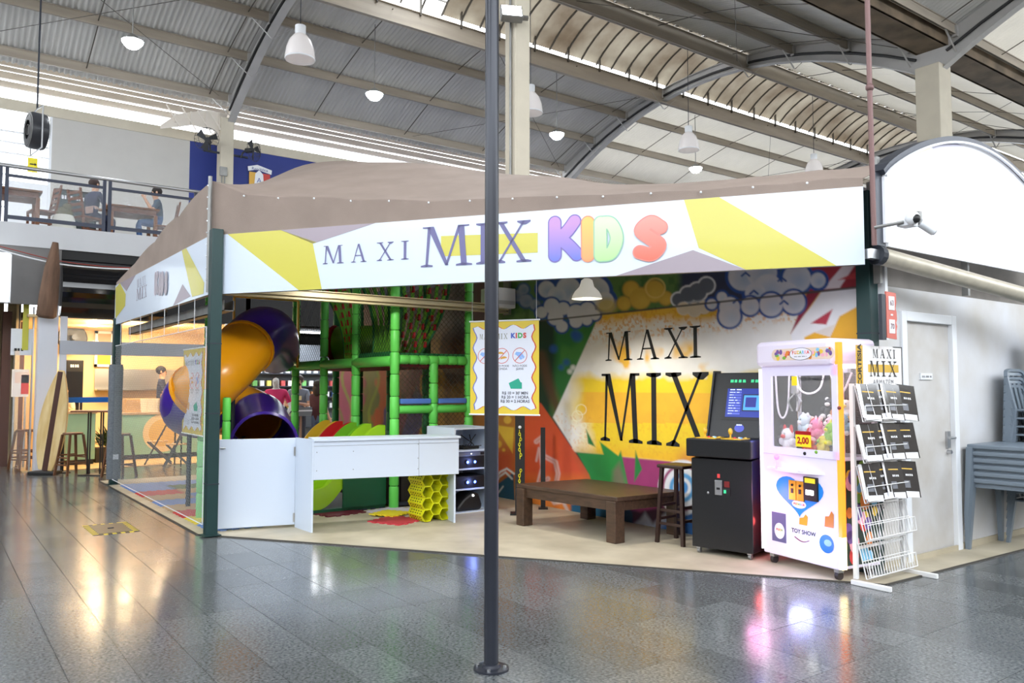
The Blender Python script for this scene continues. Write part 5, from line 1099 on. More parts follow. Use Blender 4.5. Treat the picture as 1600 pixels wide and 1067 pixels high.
serif('MAXI', .075, .36, BI, bd, Matrix.Translation((.27, -.034, 1.835)) @ Matrix.Rotation(PI / 2, 4, 'X'), .35); serif('MIX', .13, .42, BI, bd, Matrix.Translation((.22, -.034, 1.68)) @ Matrix.Rotation(PI / 2, 4, 'X')); text('ARMAZÉM', .06, M('grey_ink'), bd, face(.43, -.034, 1.63), 'board_text', 0, spacing=1.25)
MB().box(.736, .742, -.034, -.02, 1.59, 1.935).box(.6, .742, -.034, -.02, 1.93, 1.937).build('board_edge', BLACK, bd)
MC, MP = M('magazine_black', (36, 32, 34), .12, coat=.6), M('magazine_paper', (236, 236, 240), .25, coat=.3)
tiers = ['top', 'middle', 'lower']; pos = ['first', 'second', 'third', 'fourth']
for k in range(3):
    z0, z1 = BZ[k]
    for i in range(4):
        x = .02 + i * .172; sl = math.atan2(.075, z1 - z0)
        m = thing('magazine', '%s glossy black magazine from the post side in the %s tier of the white rack' % (pos[i], tiers[k]), 'magazine', (6.1 + x, 3.64 - .105 - .004 * i, z0 + .012), (-.12, -.05, -.1, -.22)[i], 'magazines in the white rack')
        m.rotation_euler.x = -sl * .9; m.rotation_euler.y = (.05, -.04, .06, .10)[i] * (1, .2, .8)[k]
        MB().box(0, .215, .002, .012, 0, .305).build('pages', MP, m); c = MB().box(-.001, .216, -.001, .002, 0, .306).build('cover', MC, m); MB().box(0.0, .2, -.002, 0, .0, .05).build('white_band', MP, c); MB().box(0.02, .16, -.002, 0, .235, .245).build('gold_line', M('board_gold'), c); dashes(c, .07, .16, .18, .016, -.0025, MP, 4, 'cover_line'); MB().box(.03, .11, -.002, 0, .08, .14).build('cover_photo', M('photo_grey', (110, 112, 120), .3), c)
        MB().poly([(.004, -.003, 0.02), (-.055, -.018, 0.02), (-.06, -.014, .30), (.004, -.003, .30)]).build('reflection_band', MP, m, fix=False)  # white band standing in for the reflection on the glossy magazines
# ---- number plate
t = thing('number_plate', 'terracotta plate with jagged edge showing numbers 63 - 70', 'sign', (6.41, 3.5, 2.0)); TER = M('terracotta', (206, 106, 92), .5)
MB().prism([(0, 0), (.155, -.01), (.15, .06), (.165, .1), (.15, .13), (.165, .16), (.16, .22), (.145, .25), (.16, .3), (.155, .38), (0, .385)], 0, .012).build('plate', TER, t)
MB().box(-.07, -.01, .0, .03, -.02, .36).build('bracket', DKMET, t); MB().box(-.05, .0, .005, .03, .33, .345).box(-.05, .0, .005, .03, .02, .035).build('clip', BLACK, t)
for z, s in ((.29, '63'), (.095, '70')): MB().box(.035, .125, -.004, 0, z - .058, z + .058).build('number_field', WHITE, t, bev=.002); text(s, .062, M('number_ink', (130, 90, 96), .5), t, face(.08, -.006, z), 'number_text', .001)
MB().box(.065, .095, -.004, 0, .185, .2).build('dash', WHITE, t)
# ---- arched sign on the roof edge
t = thing('arched_sign', 'large white arched sign with dark rim above the white wall', 'sign', (6.46, 3.55, 2.78)); SW = 3.5
def arcz(x): return .62 + .56 * math.sin(PI * min(max(x / SW, 0), 1)) ** .8
arc = [(SW * i / 40, arcz(SW * i / 40)) for i in range(41)]
VIN = M('sign_vinyl', (226, 229, 238), .4, emit=(246, 248, 255), es=.22)  # emission in the face and yellow patch imitates floodlight glare on vinyl
MB().prism([(.03, .03)] + [(min(max(x, .03), SW - .03), z - .03) for x, z in arc] + [(SW - .03, .03)], -.02, .08).build('sign_face', VIN, t)
rim = MB(); P = [(0, 0)] + arc + [(SW, 0)]
for a, b in zip(P[:-1], P[1:]): rim.bar((a[0], .03, a[1]), (b[0], .03, b[1]), .14, .05)
rim.build('dark_rim', M('rim_dark', (60, 64, 74), .4, .3), t); ri = MB()
for a, b in zip(arc[:-1], arc[1:]): ri.bar((a[0], -.05, a[1] - .035), (b[0], -.05, b[1] - .035), .02, .02)
ri.bar((0, -.045, .0), (SW, -.045, .0), .02, .03).build('white_trim', WHITE, t)
MB().poly([(.45, -.022, .80), (.78, -.022, 1.0), (.95, -.022, .88), (.8, -.022, .55), (.45, -.022, .6)]).build('yellow_patch', M('pale_yellow_vinyl', (236, 238, 190), .4, emit=(236, 238, 190), es=.4), t, fix=False)
MB().poly([(.82, -.022, 1.03), (1.25, -.022, 1.12), (1.75, -.022, 1.08), (1.05, -.022, .9), (.95, -.022, .9)]).build('violet_patch', M('violet_vinyl', (206, 204, 228), .4), t, fix=False)
MB().box(.1, .14, .08, .14, -.3, .8).build('back_strut', GALV, t); MB().box(1.7, 1.74, .08, .14, -.3, 1.1).build('back_strut', GALV, t)
# ---- rod, cameras, roller tube
ro = MB().tube([(6.07, 3.40, 2.72), (6.06, 3.40, 4.0), (6.04, 3.40, 9.6)], .021, 8).ball((6.06, 3.40, 4.0), .035, n=8, k=5).build('roof_rod', M('rusty_rod', (120, 92, 90), .5, .3), smooth=True); tag(ro, 'thin rusty rod hanging from the roof to the corner of the banner', 'rod')
p0 = Vector((6.06, 3.39, 2.86)); p1_ = pt(1412, 347, Y=3.2)
t = thing('security_cameras', 'white security cameras on an arm in front of the arched sign', 'camera', tuple(p0)); q = p1_ - p0
MB().tube([(0, 0, 0), tuple(q)], .014, 8).build('arm', GALV, t, smooth=True); MB().box(q.x, q.x + .13, q.y - .05, q.y + .06, q.z - .03, q.z + .09).build('junction_box', WHITE, t, bev=.008)
d = MB().ball((q.x + .0, q.y - .07, q.z + .02), .055).build('dome_camera', WHITE, t, smooth=True); MB().ball((q.x - .01, q.y - .10, q.z + .01), .036).build('lens', BLACK, d, smooth=True)
MB().box(q.x + .15, q.x + .19, q.y - .05, q.y + .05, q.z - .01, q.z + .1).build('bracket', GALV, t)
b = MB().tube([(q.x + .17, q.y - .04, q.z + .01), (q.x + .27, q.y - .1, q.z - .06)], .035, 12).build('bullet_camera', WHITE, t, smooth=50); MB().tube([(q.x + .27, q.y - .1, q.z - .06), (q.x + .275, q.y - .103, q.z - .063)], .028, 12).build('lens', BLACK, b)
a, b = pt(1372, 399, Y=3.55), pt(1600, 461, Y=3.3)
d = (b - a).normalized(); ru = MB().tube([a, a + d * 4.2], .075, 14).build('awning_roller', M('cream_tube', (198, 190, 172), .4, .2, noise_amt=.2, nscale=9), smooth=50); tag(ru, 'long cream awning roller tube under the arched sign', 'roller')
MB().box(a.x - .16, a.x, a.y - .03, a.y + .03, a.z - .04, a.z + .04).build('end_bracket', STEEL, ru); MB().tube([a - d * .03, a + d * .03], .082, 14).build('end_ring', DKMET, ru)
# ---- black pole
t = thing('black_pole', 'tall dark steel pole with bolted round base standing in the foreground', 'pole', (2.635, 3.80, 0)); PM = M('pole_paint', (44, 47, 57), .3, .2, noise_amt=.1, nscale=3)
MB().tube([(0, 0, .01), (0, 0, 9.9)], .041, 24).build('shaft', PM, t, smooth=50); MB().lathe([(.1, 0), (.1, .012), (.055, .016), (.05, .03), (.041, .035)], 24).build('base_plate', PM, t, smooth=30)
for k in range(4): a = PI / 4 + k * PI / 2; MB().lathe([(.011, .012), (.011, .024), (.001, .026)], 6, c=(.078 * math.cos(a), .078 * math.sin(a), 0)).build('bolt', STEEL, t)
# ---- plastic tables and chairs stacked against the white wall
PLG = M('grey_plastic', (116, 128, 140), .4)
def table_parts(t):
    MB().box(-.33, .33, -.34, .34, .655, .70).build('tabletop', PLG, t, bev=.012)
    ap = MB()
    for a in (-1, 1): ap.box(a * .29 - .008, a * .29 + .008, -.30, .30, .61, .656); ap.box(-.29, .29, a * .30 - .008, a * .30 + .008, .61, .656)
    ap.build('apron', PLG, t)
    for a in (-1, 1):
        for b in (-1, 1):
            x, y = a * .30, b * .31
            MB().hexa([(x + a * .06 - .02, y + b * .03 - .02, 0), (x + a * .06 + .02, y + b * .03 - .02, 0), (x + a * .06 + .02, y + b * .03 + .02, 0), (x + a * .06 - .02, y + b * .03 + .02, 0)], [(x - .045, y - .03, .67), (x + .03, y - .03, .67), (x + .03, y + .03, .67), (x - .045, y + .03, .67)]).build('leg', PLG, t)
ts0 = thing('plastic_table', '', 'table', (8.58, 3.41, .06), 0, 'stacked grey plastic tables'); table_parts(ts0)
od = ['lowest', 'second', 'third', 'fourth', 'fifth', 'topmost']
for k in range(6):
    o = ts0 if k == 0 else copy_tree(ts0); o.location = (8.62, 3.41, .0 + .066 * k); o['label'] = '%s grey plastic table of the stack beside the white door' % od[k]
def chair_parts(t):
    MB().box(-.21, .21, -.21, .2, .43, .45).build('seat', PLG, t, bev=.01)
    P = [(-.20, 0), (-.215, .1), (-.21, .33), (-.18, .385), (-.12, .4), (.12, .4), (.18, .385), (.21, .33), (.215, .1), (.20, 0)]
    mb = MB()
    f = lambda p: (p[0], .19 + p[1] * .2, .45 + p[1])
    for a, b in zip(P[:-1], P[1:]): mb.bar(f(a), f(b), .03, .035, up=(0, 1, 0))
    mb.build('back_frame', PLG, t)
    MB().hexa([f((-.2, .345)), f((.2, .345)), f((.18, .39)), f((-.18, .39))], [(v[0], v[1] + .012, v[2]) for v in (f((-.2, .345)), f((.2, .345)), f((.18, .39)), f((-.18, .39)))]).build('back_top', PLG, t)
    for x in (-.1, 0, .1): MB().bar([c + (.03 if i == 1 else 0) for i, c in enumerate(f((x, 0)))], [c + (.03 if i == 1 else 0) for i, c in enumerate(f((x, .36)))], .05, .012, up=(0, 1, 0)).build('back_slat', PLG, t)
    for a in (-1, 1):
        for y, yy in ((-.19, -.22), (.18, .24)): MB().bar((a * .19, y, .44), (a * .225, yy, 0), .045, .03).build('leg', PLG, t)
cs0 = thing('plastic_chair', '', 'chair', (9.35, 3.4, 0), 0, 'stacked grey plastic chairs'); chair_parts(cs0)
on = ['lowest', 'second', 'third', 'fourth', 'fifth', 'sixth', 'seventh', 'eighth', 'ninth', 'tenth', 'eleventh', 'topmost']
for k in range(12):
    o = cs0 if k == 0 else copy_tree(cs0); o.location = (9.17, 3.43 - .004 * k, .083 * k); o['label'] = '%s grey plastic chair counted upwards in the stack behind the tables' % on[k]
for k in range(16):
    o = copy_tree(cs0); o.location = (9.66, 3.43 - .004 * k, .083 * k); o['label'] = '%s grey plastic chair counted upwards in the tallest stack, cut by the frame edge' % (on[:11] + ['twelfth', 'thirteenth', 'fourteenth', 'fifteenth', 'topmost'])[k]; o['group'] = 'tallest stack of grey plastic chairs'
# ================================================================== BACK OF THE HALL: MEZZANINE, CAFÉ, STORE
YF = 17.3
CONC = M('pale_concrete', (206, 208, 212), .7, noise_amt=.06, nscale=1.5)
struct(MB().box(-13, 45, YF, 24.4, 4.2, 4.63).build('floor', CONC))['label'] = 'pale concrete edge of the mezzanine floor'
x0w = pt(80, 260, Y=YB).x; x1w = pt(296, 260, Y=YB).x; ztw = zat(186)
GW = M('grey_wall_paint', (196, 194, 190), .7, noise_amt=.06, nscale=2, bump=.05)
struct(MB().box(x0w, x1w, YB, YB + .15, 4.6, ztw).build('wall_back', GW)); struct(MB().box(-13, .6, YB, YB + .15, 4.6, ztw).build('wall_back', GW))
BLW = M('royal_blue_paint', (36, 54, 134), .6, noise_amt=.08, nscale=2)
struct(MB().box(x1w, 45, YB, YB + .15, 4.6, ztw).build('wall_back', BLW)); MB().box(x1w, 45, YB + .15, YB + .2, 4.6, ztw)
wn = struct(MB().box(.6, x0w, YB + .1, YB + .13, 4.9, ztw).build('window_1', M('milky_glass', (240, 244, 250), .3, trans=0, alpha=.25)))
MB().box(.6, .68, YB, YB + .12, 4.6, ztw).box(x0w - .06, x0w, YB, YB + .12, 4.6, ztw).box(.6, x0w, YB, YB + .12, 4.6, 4.95).build('window_frame', WHITE, wn)
lv = MB().box(.66, x0w - .05, -.03, .03, -.012, .012).mesh('louver', WHITE)
for k in range(8): ob('louver', lv, wn, loc=(0, YB + .05, 6.0 + k * .27), rot=(.6, 0, 0))
# ---- balustrade
rl = thing('balustrade', 'mezzanine balustrade with steel handrail, dark frames and glass panes', 'railing', (0, YF + .08, 4.63)); DB = M('navy_metal', (48, 54, 72), .4, .2)
MB().tube([(-13, 0, 1.06), (8.6, 0, 1.06)], .035, 10).build('handrail', STEEL, rl, smooth=50)
pxs = [pt(v, 320, Y=YF).x for v in (5, 168, 318)]; st = pxs[1] - pxs[0]
posts = [pxs[0] + st * k for k in range(-4, 5)]
for x in posts:
    for d in (-.05, .05): MB().box(x + d - .03, x + d + .03, -.025, .025, 0, 1.03).build('baluster', DB, rl)
for a, b in zip(posts[:-1], posts[1:]):
    MB().box(a + .08, b - .08, -.02, .02, .86, .91).build('upper_frame', DB, rl); MB().box(a + .08, b - .08, -.02, .02, .07, .14).build('lower_frame', DB, rl); MB().box(a + .08, b - .08, -.004, .004, .14, .86).build('pane', M('rail_glass', (235, 242, 245), .03, alpha=.07), rl)
# ---- people
def person(label, loc, rz, J, cols, hair='short', scale=1.0, cat='person', hand=True, waist=None):
    """one skinned body grown over a posed skeleton; J overrides joints; cols: skin, top, bottom, shoe, hair, sleeve end"""
    B = dict(pel=(0, 0, .95), sp=(0, 0, 1.13), ch=(0, .0, 1.33), nk=(0, 0, 1.47), jaw=(0, -.025, 1.55), hd=(0, -.005, 1.635), cr=(0, .01, 1.70), nose=(0, -.118, 1.605))
    for s, n in ((-1, 'l'), (1, 'r')):
        B.update({'sh' + n: (s * .18, 0, 1.40), 'el' + n: (s * .23, .03, 1.13), 'wr' + n: (s * .21, -.12, .93), 'hi' + n: (s * .095, 0, .89), 'kn' + n: (s * .1, -.03, .49), 'an' + n: (s * .1, .02, .09), 'to' + n: (s * .12, -.13, .04)})
    B.update(J)
    RAD = dict(pel=.135, sp=.12, ch=.135, nk=.055, jaw=.07, hd=.096, cr=.06, nose=.014, sh=.07, el=.045, wr=.03, hi=.088, kn=.06, an=.042, to=.035)
    E_ = [('pel', 'sp', 4 if waist else 1), ('sp', 'ch', 1), ('ch', 'nk', 1), ('nk', 'jaw', 0), ('jaw', 'hd', 0), ('hd', 'cr', 0), ('hd', 'nose', 0)]
    for n in 'lr': E_ += [('ch', 'sh' + n, 1), ('sh' + n, 'el' + n, 5), ('el' + n, 'wr' + n, 0), ('pel', 'hi' + n, 2), ('hi' + n, 'kn' + n, 2), ('kn' + n, 'an' + n, 2), ('an' + n, 'to' + n, 3)]
    P = {k: Vector(v) for k, v in B.items()}; R = {k: RAD.get(k, RAD.get(k[:-1])) for k in P}
    for n in 'lr':
        w = P['wr' + n]; d = (w - P['el' + n]).normalized(); sd = d.orthogonal().normalized(); k = 'pa' + n; P[k] = w + d * .06; R[k] = .034; E_.append(('wr' + n, k, 0)); q = d.cross(sd)
        if hand:
            for i, (o, L) in enumerate(((-.03, .075), (-.01, .085), (.01, .08), (.03, .062))):
                f = '%sf%d' % (k, i); P[f] = P[k] + sd * o + d * .045; P[f + 'b'] = P[f] + d * L * .6 + q * L * .45; R[f] = .011; R[f + 'b'] = .008; E_ += [(k, f, 0), (f, f + 'b', 0)]
            f = k + 't'; P[f] = w + d * .03 + sd * .05; P[f + 'b'] = P[f] + d * .04 + sd * .012 + q * .01; R[f] = .012; R[f + 'b'] = .009; E_ += [(k, f, 0), (f, f + 'b', 0)]
    names = list(P); me = bpy.data.meshes.new('body'); me.from_pydata([P[k] for k in names], [(names.index(a), names.index(b)) for a, b, _ in E_], [])
    o = bpy.data.objects.new('body', me); COL.objects.link(o); sk = o.modifiers.new('skin', 'SKIN'); sk.use_smooth_shade = True; sv = me.skin_vertices[0].data
    for i, k in enumerate(names):
        r = R[k]; sv[i].radius = (r * (1.25 if k in ('pel', 'ch', 'sp') else 1), r * (.85 if k in ('pel', 'ch', 'sp') else 1)); sv[i].use_root = (k == 'pel')
    o.modifiers.new('sub', 'SUBSURF').levels = 1; o.modifiers['sub'].render_levels = 1
    dg = bpy.context.evaluated_depsgraph_get(); m2 = bpy.data.meshes.new_from_object(o.evaluated_get(dg)); bpy.data.objects.remove(o)
    ms = [M('cloth_%d_%d_%d' % c, c, .85) if i else M('skin_%d_%d_%d' % c, c, .55) for i, c in enumerate(cols[:4])]
    ms.append(M('cloth_%d_%d_%d' % waist, waist, .85) if waist else ms[1]); m2.materials.clear()
    for m in ms: m2.materials.append(m)
    segs = [(P[a], P[b], t) for a, b, t in E_]
    for f in m2.polygons:
        c = Vector(f.center); best = 9; mt = 0
        for a, b, t in segs:
            e = b - a; u = max(0, min(1, (c - a).dot(e) / max(e.length_squared, 1e-9))); dd = (a + e * u - c).length
            if dd < best: best = dd; mt = 1 if t == 5 and u < .72 else 0 if t == 5 else t
        f.material_index = mt; f.use_smooth = True
    t = thing('person', label, cat, loc, rz); t.scale = (scale,) * 3; body = ob('body', m2, t)
    if hand == 'mannequin': return t
    hdm = M('hair_%d_%d_%d' % cols[4], cols[4], .7, bump=.3, bscale=60); H = P['hd']; hb = MB()
    hb.ball(H + Vector((0, .022, .035)), .108, sc=(.95, 1.02, .92), n=14, k=9)
    if hair == 'long': hb.ball(H + Vector((0, .07, -.08)), .1, sc=(1, .6, 1.5))
    if hair == 'cap': hb.lathe([(.112, 0), (.1, .05), (.06, .085), (.001, .095)], 14, c=tuple(H + Vector((0, .01, .03))))
    hb.build('hair' if hair != 'cap' else 'cap', hdm, t, smooth=True)
    for s in (-1, 1): MB().ball(H + Vector((s * .035, -.092, -.005)), .011, n=8, k=5).build('eye', BLACK, t)
    MB().ball(H + Vector((0, -.09, -.062)), .024, sc=(1, .4, .28), n=8, k=5).build('mouth', M('lip', (150, 80, 74), .5), t)
    for s in (-1, 1): MB().ball(H + Vector((s * .097, .005, -.01)), .026, sc=(.4, .8, 1.2), n=8, k=6).build('ear', ms[0], t, smooth=True)
    if hair == 'beard': MB().ball(H + Vector((0, -.06, -.075)), .058, sc=(1, .8, .7)).build('beard', hdm, t, smooth=True)
    return t
SK = (206, 160, 132)
def sit(lean=0, armz=.72, hands=(-.34, -.34), hz=(.74, .74)):
    d = -lean; J = dict(pel=(0, .0, .53), sp=(0, d * .3, .70), ch=(0, d * .7, .90), nk=(0, d, 1.04), jaw=(0, d - .03, 1.115), hd=(0, d - .01, 1.20), cr=(0, d + .005, 1.265), nose=(0, d - .122, 1.17))
    for s, n, hy, z in ((-1, 'l', hands[0], hz[0]), (1, 'r', hands[1], hz[1])): J.update({'sh' + n: (s * .18, d * .8, .97), 'el' + n: (s * .24, d - .1, armz), 'wr' + n: (s * .12, hy + d, z), 'hi' + n: (s * .1, -.04, .52), 'kn' + n: (s * .12, -.45, .52), 'an' + n: (s * .12, -.40, .09), 'to' + n: (s * .13, -.54, .04)})
    return J
ZM = 4.63
def mz(px, py, Y): p = pt(px, py, Y=Y); return p.x
person('person seated with back turned on the mezzanine, navy top over a pink shirt', (mz(143, 310, 18.6), 18.6, ZM), PI / 2 + .5, sit(.06), ((206, 160, 132), (66, 70, 96), (44, 52, 84), (40, 40, 44), (60, 44, 40)), waist=(206, 176, 168))
person('person with dark hair and denim shirt seated on the mezzanine, facing left over the table', (mz(252, 310, 18.6), 18.6, ZM), -PI / 2 - .1, sit(.1, .74, (-.30, -.24), (.80, 1.02)), (SK, (64, 84, 104), (72, 106, 156), (36, 36, 40), (32, 24, 22)))
person('person in dark clothes seated farther along the mezzanine beside the beige column', (mz(307, 320, 20.2), 20.2, ZM), -PI / 2 + .3, sit(.05), (SK, (50, 52, 58), (40, 44, 60), (36, 36, 40), (44, 36, 34)))
DWD = M('red_brown_wood', (122, 72, 48), .5, noise_amt=.3, nscale=6, stretch=(5, 1, 5))
def dtable(x, y, label, w=1.0, d=.8):
    t = thing('dining_table', label, 'table', (x, y, ZM), 0, 'mezzanine tables')
    MB().box(-w / 2, w / 2, -d / 2, d / 2, .72, .76).build('tabletop', WOODM, t, bev=.006); MB().box(-w / 2 + .06, w / 2 - .06, -d / 2 + .06, d / 2 - .06, .62, .72).build('apron', DWD, t)
    for a in (-1, 1):
        for b in (-1, 1): MB().box(a * (w / 2 - .07) - .035, a * (w / 2 - .07) + .035, b * (d / 2 - .07) - .035, b * (d / 2 - .07) + .035, 0, .62).build('leg', WOODM, t)
    return t
def dchair(x, y, rz, label):
    t = thing('dining_chair', label, 'chair', (x, y, ZM), rz, 'mezzanine chairs')
    MB().box(-.21, .21, -.21, .21, .43, .47).build('seat', DWD, t, bev=.005)
    for a in (-1, 1): MB().bar((a * .19, -.19, 0), (a * .19, -.19, .43), .04, .04).build('leg', DWD, t); MB().bar((a * .19, .2, 0), (a * .19, .2, .46), .04, .04).build('leg', DWD, t); MB().bar((a * .19, .2, .46), (a * .19, .29, 1.02), .04, .035).build('back_post', DWD, t)
    for z in (.58, .7, .82, .94): MB().bar((-.19, .2 + (z - .46) * .16, z), (.19, .2 + (z - .46) * .16, z), .02, .06).build('back_slat', DWD, t)
    for a in (-1, 1): MB().bar((a * .19, -.19, .2), (a * .19, .2, .2), .025, .03).build('stretcher', DWD, t)
dtable(mz(205, 310, 18.6), 18.6, 'wooden dining table between the two people on the mezzanine', 1.0)
dtable(mz(22, 285, 18.2), 18.2, 'empty wooden dining table at the far left of the mezzanine', .9)
dchair(mz(138, 310, 18.6) - .04, 18.55, PI / 2 + .5, 'wooden chair under the person with their back turned'); dchair(mz(256, 310, 18.6) + .03, 18.62, -PI / 2 - .1, 'wooden chair under the person in the denim shirt'); dchair(mz(66, 300, 18.4), 18.4, -PI / 2 + .2, 'empty wooden chair tucked at the left mezzanine table')
dchair(mz(310, 330, 20.2) + .05, 20.22, -PI / 2 + .3, 'wooden chair under the person beside the beige column')
cp = MB().lathe([(.035, 0), (.045, .08), (.04, .08), (.03, .01)], 12).build('cup', WHITE, smooth=50); cp.location = (mz(200, 310, 18.6), 18.5, ZM + .76); tag(cp, 'small white cup on the mezzanine table between the two people', 'cup')
t = thing('shopping_bag', 'white bag stuffed with olive cloth on the mezzanine floor', 'bag', (mz(100, 330, 18.3), 18.3, ZM)); MB().lathe([(.2, 0), (.24, .12), (.2, .36), (.17, .42)], 14).build('bag', M('bag_white', (216, 216, 208), .7), t, smooth=50); MB().ball((0, 0, .44), .17, sc=(1, .8, .9)).ball((.05, -.03, .58), .09).build('cloth', M('olive_cloth', (104, 100, 76), .9), t, smooth=True)
t = thing('menu_board', 'dark framed standing board behind the white bag', 'board', (mz(88, 300, 19.2), 19.2, ZM)); MB().box(0, .75, 0, .03, .1, 1.12).build('panel', M('board_green', (60, 74, 78), .4), t); MB().box(-.02, .0, -.01, .04, 0, 1.15).box(.75, .77, -.01, .04, 0, 1.15).box(-.02, .77, -.01, .04, 1.12, 1.15).build('frame', BLACK, t); dashes(t, .1, .6, .94, .08, -.004, WHITE, 9)
t = thing('white_cabinet', 'white cabinet at the left end of the mezzanine', 'cabinet', (mz(12, 300, 21.5), 21.5, ZM)); MB().box(0, .8, 0, .4, 0, 1.7).build('body', WHITE, t, bev=.01); MB().box(.02, .78, -.015, 0, .05, 1.65).build('door', WHITE, t)
def wall_sign(name, label, px0, py0, px1, py1, mat, Y=YB):
    a, b = pt(px0, py1, Y=Y - .02), pt(px1, py0, Y=Y - .02); t = thing(name, label, 'sign', (a.x, Y - .02, a.z)); MB().box(0, b.x - a.x, 0, .015, 0, b.z - a.z).build('panel', mat, t); return t, b.x - a.x, b.z - a.z
t, w, h = wall_sign('yellow_sign', 'yellow arrow sign on the grey mezzanine wall by the window', 43, 248, 59, 268, M('sign_yellow', (236, 220, 40), .5)); MB().box(w * .2, w * .75, -.004, 0, h * .52, h * .6).poly([(w * .7, -.004, h * .45), (w * .9, -.004, h * .56), (w * .7, -.004, h * .68)]).build('arrow', BLACK, t, fix=False)
t, w, h = wall_sign('extinguisher_sign', 'red fire extinguisher sign low on the grey mezzanine wall', 42, 298, 52, 316, M('sign_red', (206, 40, 36), .5)); MB().box(w * .3, w * .7, -.004, 0, h * .55, h * .9).box(w * .3, w * .7, -.004, 0, h * .1, h * .35).build('pictogram', WHITE, t)
t = thing('wall_emblem', 'white ribbon emblem reading República on the blue wall', 'sign', (pt(385, 272, Y=YB).x, YB - .03, pt(385, 272, Y=YB).z - .35)); t.scale = (.72,) * 3
MB().box(.1, .45, -.01, .02, .05, .6).build('yellow_block', M('emblem_yellow', (226, 176, 70), .5), t); MB().box(.46, .95, -.01, .02, .05, .6).build('red_block', M('emblem_red', (196, 60, 50), .5), t); MB().poly([(.3, -.014, .0), (.7, -.014, .0), (.66, -.014, .55), (.5, -.014, .72), (.34, -.014, .55)]).build('white_shield', WHITE, t, fix=False)
MB().poly([(.05, -.016, .62), (.4, -.016, .72), (1.0, -.016, .6), (1.02, -.016, .78), (.42, -.016, .92), (.03, -.016, .8)]).build('ribbon', WHITE, t, fix=False); text('República', .17, M('emblem_ink', (90, 100, 160), .5), t, face(.52, -.02, .74), 'ribbon_text', .001); text('A', .3, M('emblem_ink'), t, face(.5, -.018, .28), 'shield_letter')
# ---- fans
def fan(label, loc, rz, r=.32, arm=True):
    t = thing('wall_fan', label, 'fan', loc, rz, 'black fans on the mezzanine column')
    FB = M('fan_black', (40, 42, 46), .5)
    MB().tube([(0, 0, 0), (0, .22, 0)], .07, 12).build('motor', FB, t, smooth=50); cg = MB()
    for k in range(20): a = 2 * PI * k / 20; cg.tube([(.05 * math.cos(a), -.12, .05 * math.sin(a)), (r * .8 * math.cos(a), -.1, r * .8 * math.sin(a)), (r * math.cos(a), -.03, r * math.sin(a)), (r * .8 * math.cos(a), .05, r * .8 * math.sin(a))], .004, 4)
    for q, y in ((r, -.03), (r * .6, -.11), (.06, -.12)): cg.tube([(q * math.cos(2 * PI * i / 24), y, q * math.sin(2 * PI * i / 24)) for i in range(24)], .006, 4, closed=True)
    cg.build('cage', FB, t)['kind'] = 'stuff'
    for k in range(3):
        a = 2 * PI * k / 3 + .4; e = Vector((math.cos(a), 0, math.sin(a))); f = Vector((-math.sin(a), 0, math.cos(a)))
        MB().poly([e * .05 - f * .03 + Vector((0, -.02, 0)), e * r * .85 - f * .13 + Vector((0, -.06, 0)), e * r * .9 + f * .08 + Vector((0, .0, 0)), e * .06 + f * .05]).build('blade', FB, t, fix=False)
    MB().tube([(0, .2, 0), (0, .32, -.05), (0, .38, -.2)], .025, 8).build('arm', FB, t)
cx = 6.5; fz = pt(345, 228, Y=22.1).z
fan('black caged fan on the left side of the mezzanine column', (cx - .62, 21.9, fz + .05), -.5); fan('black caged fan on the right side of the mezzanine column', (cx + .62, 21.9, fz - .02), .7)
MB().bar((cx - .6, 22.28, fz - .15), (cx + .6, 22.28, fz - .15), .05, .05).build('fan_bracket', DKMET, bpy.data.objects['wall_fan'].copy() if False else None)['kind'] = 'structure'
t = thing('switch_box', 'small grey switch box with conduits on the mezzanine column', 'box', (cx - .2, 22.12, 5.0)); MB().box(.0, .2, 0, .06, 2.35, 2.6).build('box', GALV, t, bev=.01); MB().tube([(.06, .03, 0), (.06, .03, 2.35)], .015, 6).tube([(.14, .03, 0), (.14, .03, 2.35)], .015, 6).build('conduits', GALV, t)
fp = pt(57, 205, Y=18.6)
t = thing('hanging_fan', 'large black drum fan hanging on a rod below the roof', 'fan', tuple(fp), .15); FBK = M('drum_black', (52, 54, 60), .35)
MD = Matrix.Rotation(PI / 2, 4, 'Y'); MB().lathe([(.2, -.17), (.35, -.15), (.37, -.1), (.37, .1), (.35, .15), (.32, .15), (.32, -.1)], 28, mat=MD, caps=False).build('drum', FBK, t, smooth=50); MB().tube([(-.14, 0, 0), (.1, 0, 0)], .1, 14).build('motor', FBK, t, smooth=50)
for k in range(5): a = 2 * PI * k / 5; MB().poly([(0, .08 * math.cos(a), .08 * math.sin(a)), (-.04, .33 * math.cos(a - .25), .33 * math.sin(a - .25)), (.05, .33 * math.cos(a + .3), .33 * math.sin(a + .3))]).build('blade', GALV, t, fix=False)
for s in (-1, 1):
    g = MB()
    for q in (.1, .2, .3, .37): g.tube([(s * .16, q * math.cos(2 * PI * i / 20), q * math.sin(2 * PI * i / 20)) for i in range(20)], .005, 4, closed=True)
    g.build('guard', GALV, t)['kind'] = 'stuff'
MB().tube([(.0, -.42, .42), (.0, -.42, -.42), (.0, .42, -.42), (.0, .42, .42), (.0, 0, .46), (.0, -.42, .42)], .015, 6).build('yoke', STEEL, t); MB().tube([(0, 0, .45), (0, 0, ztop(18.6) - fp.z)], .018, 6).build('rod', DKMET, t)
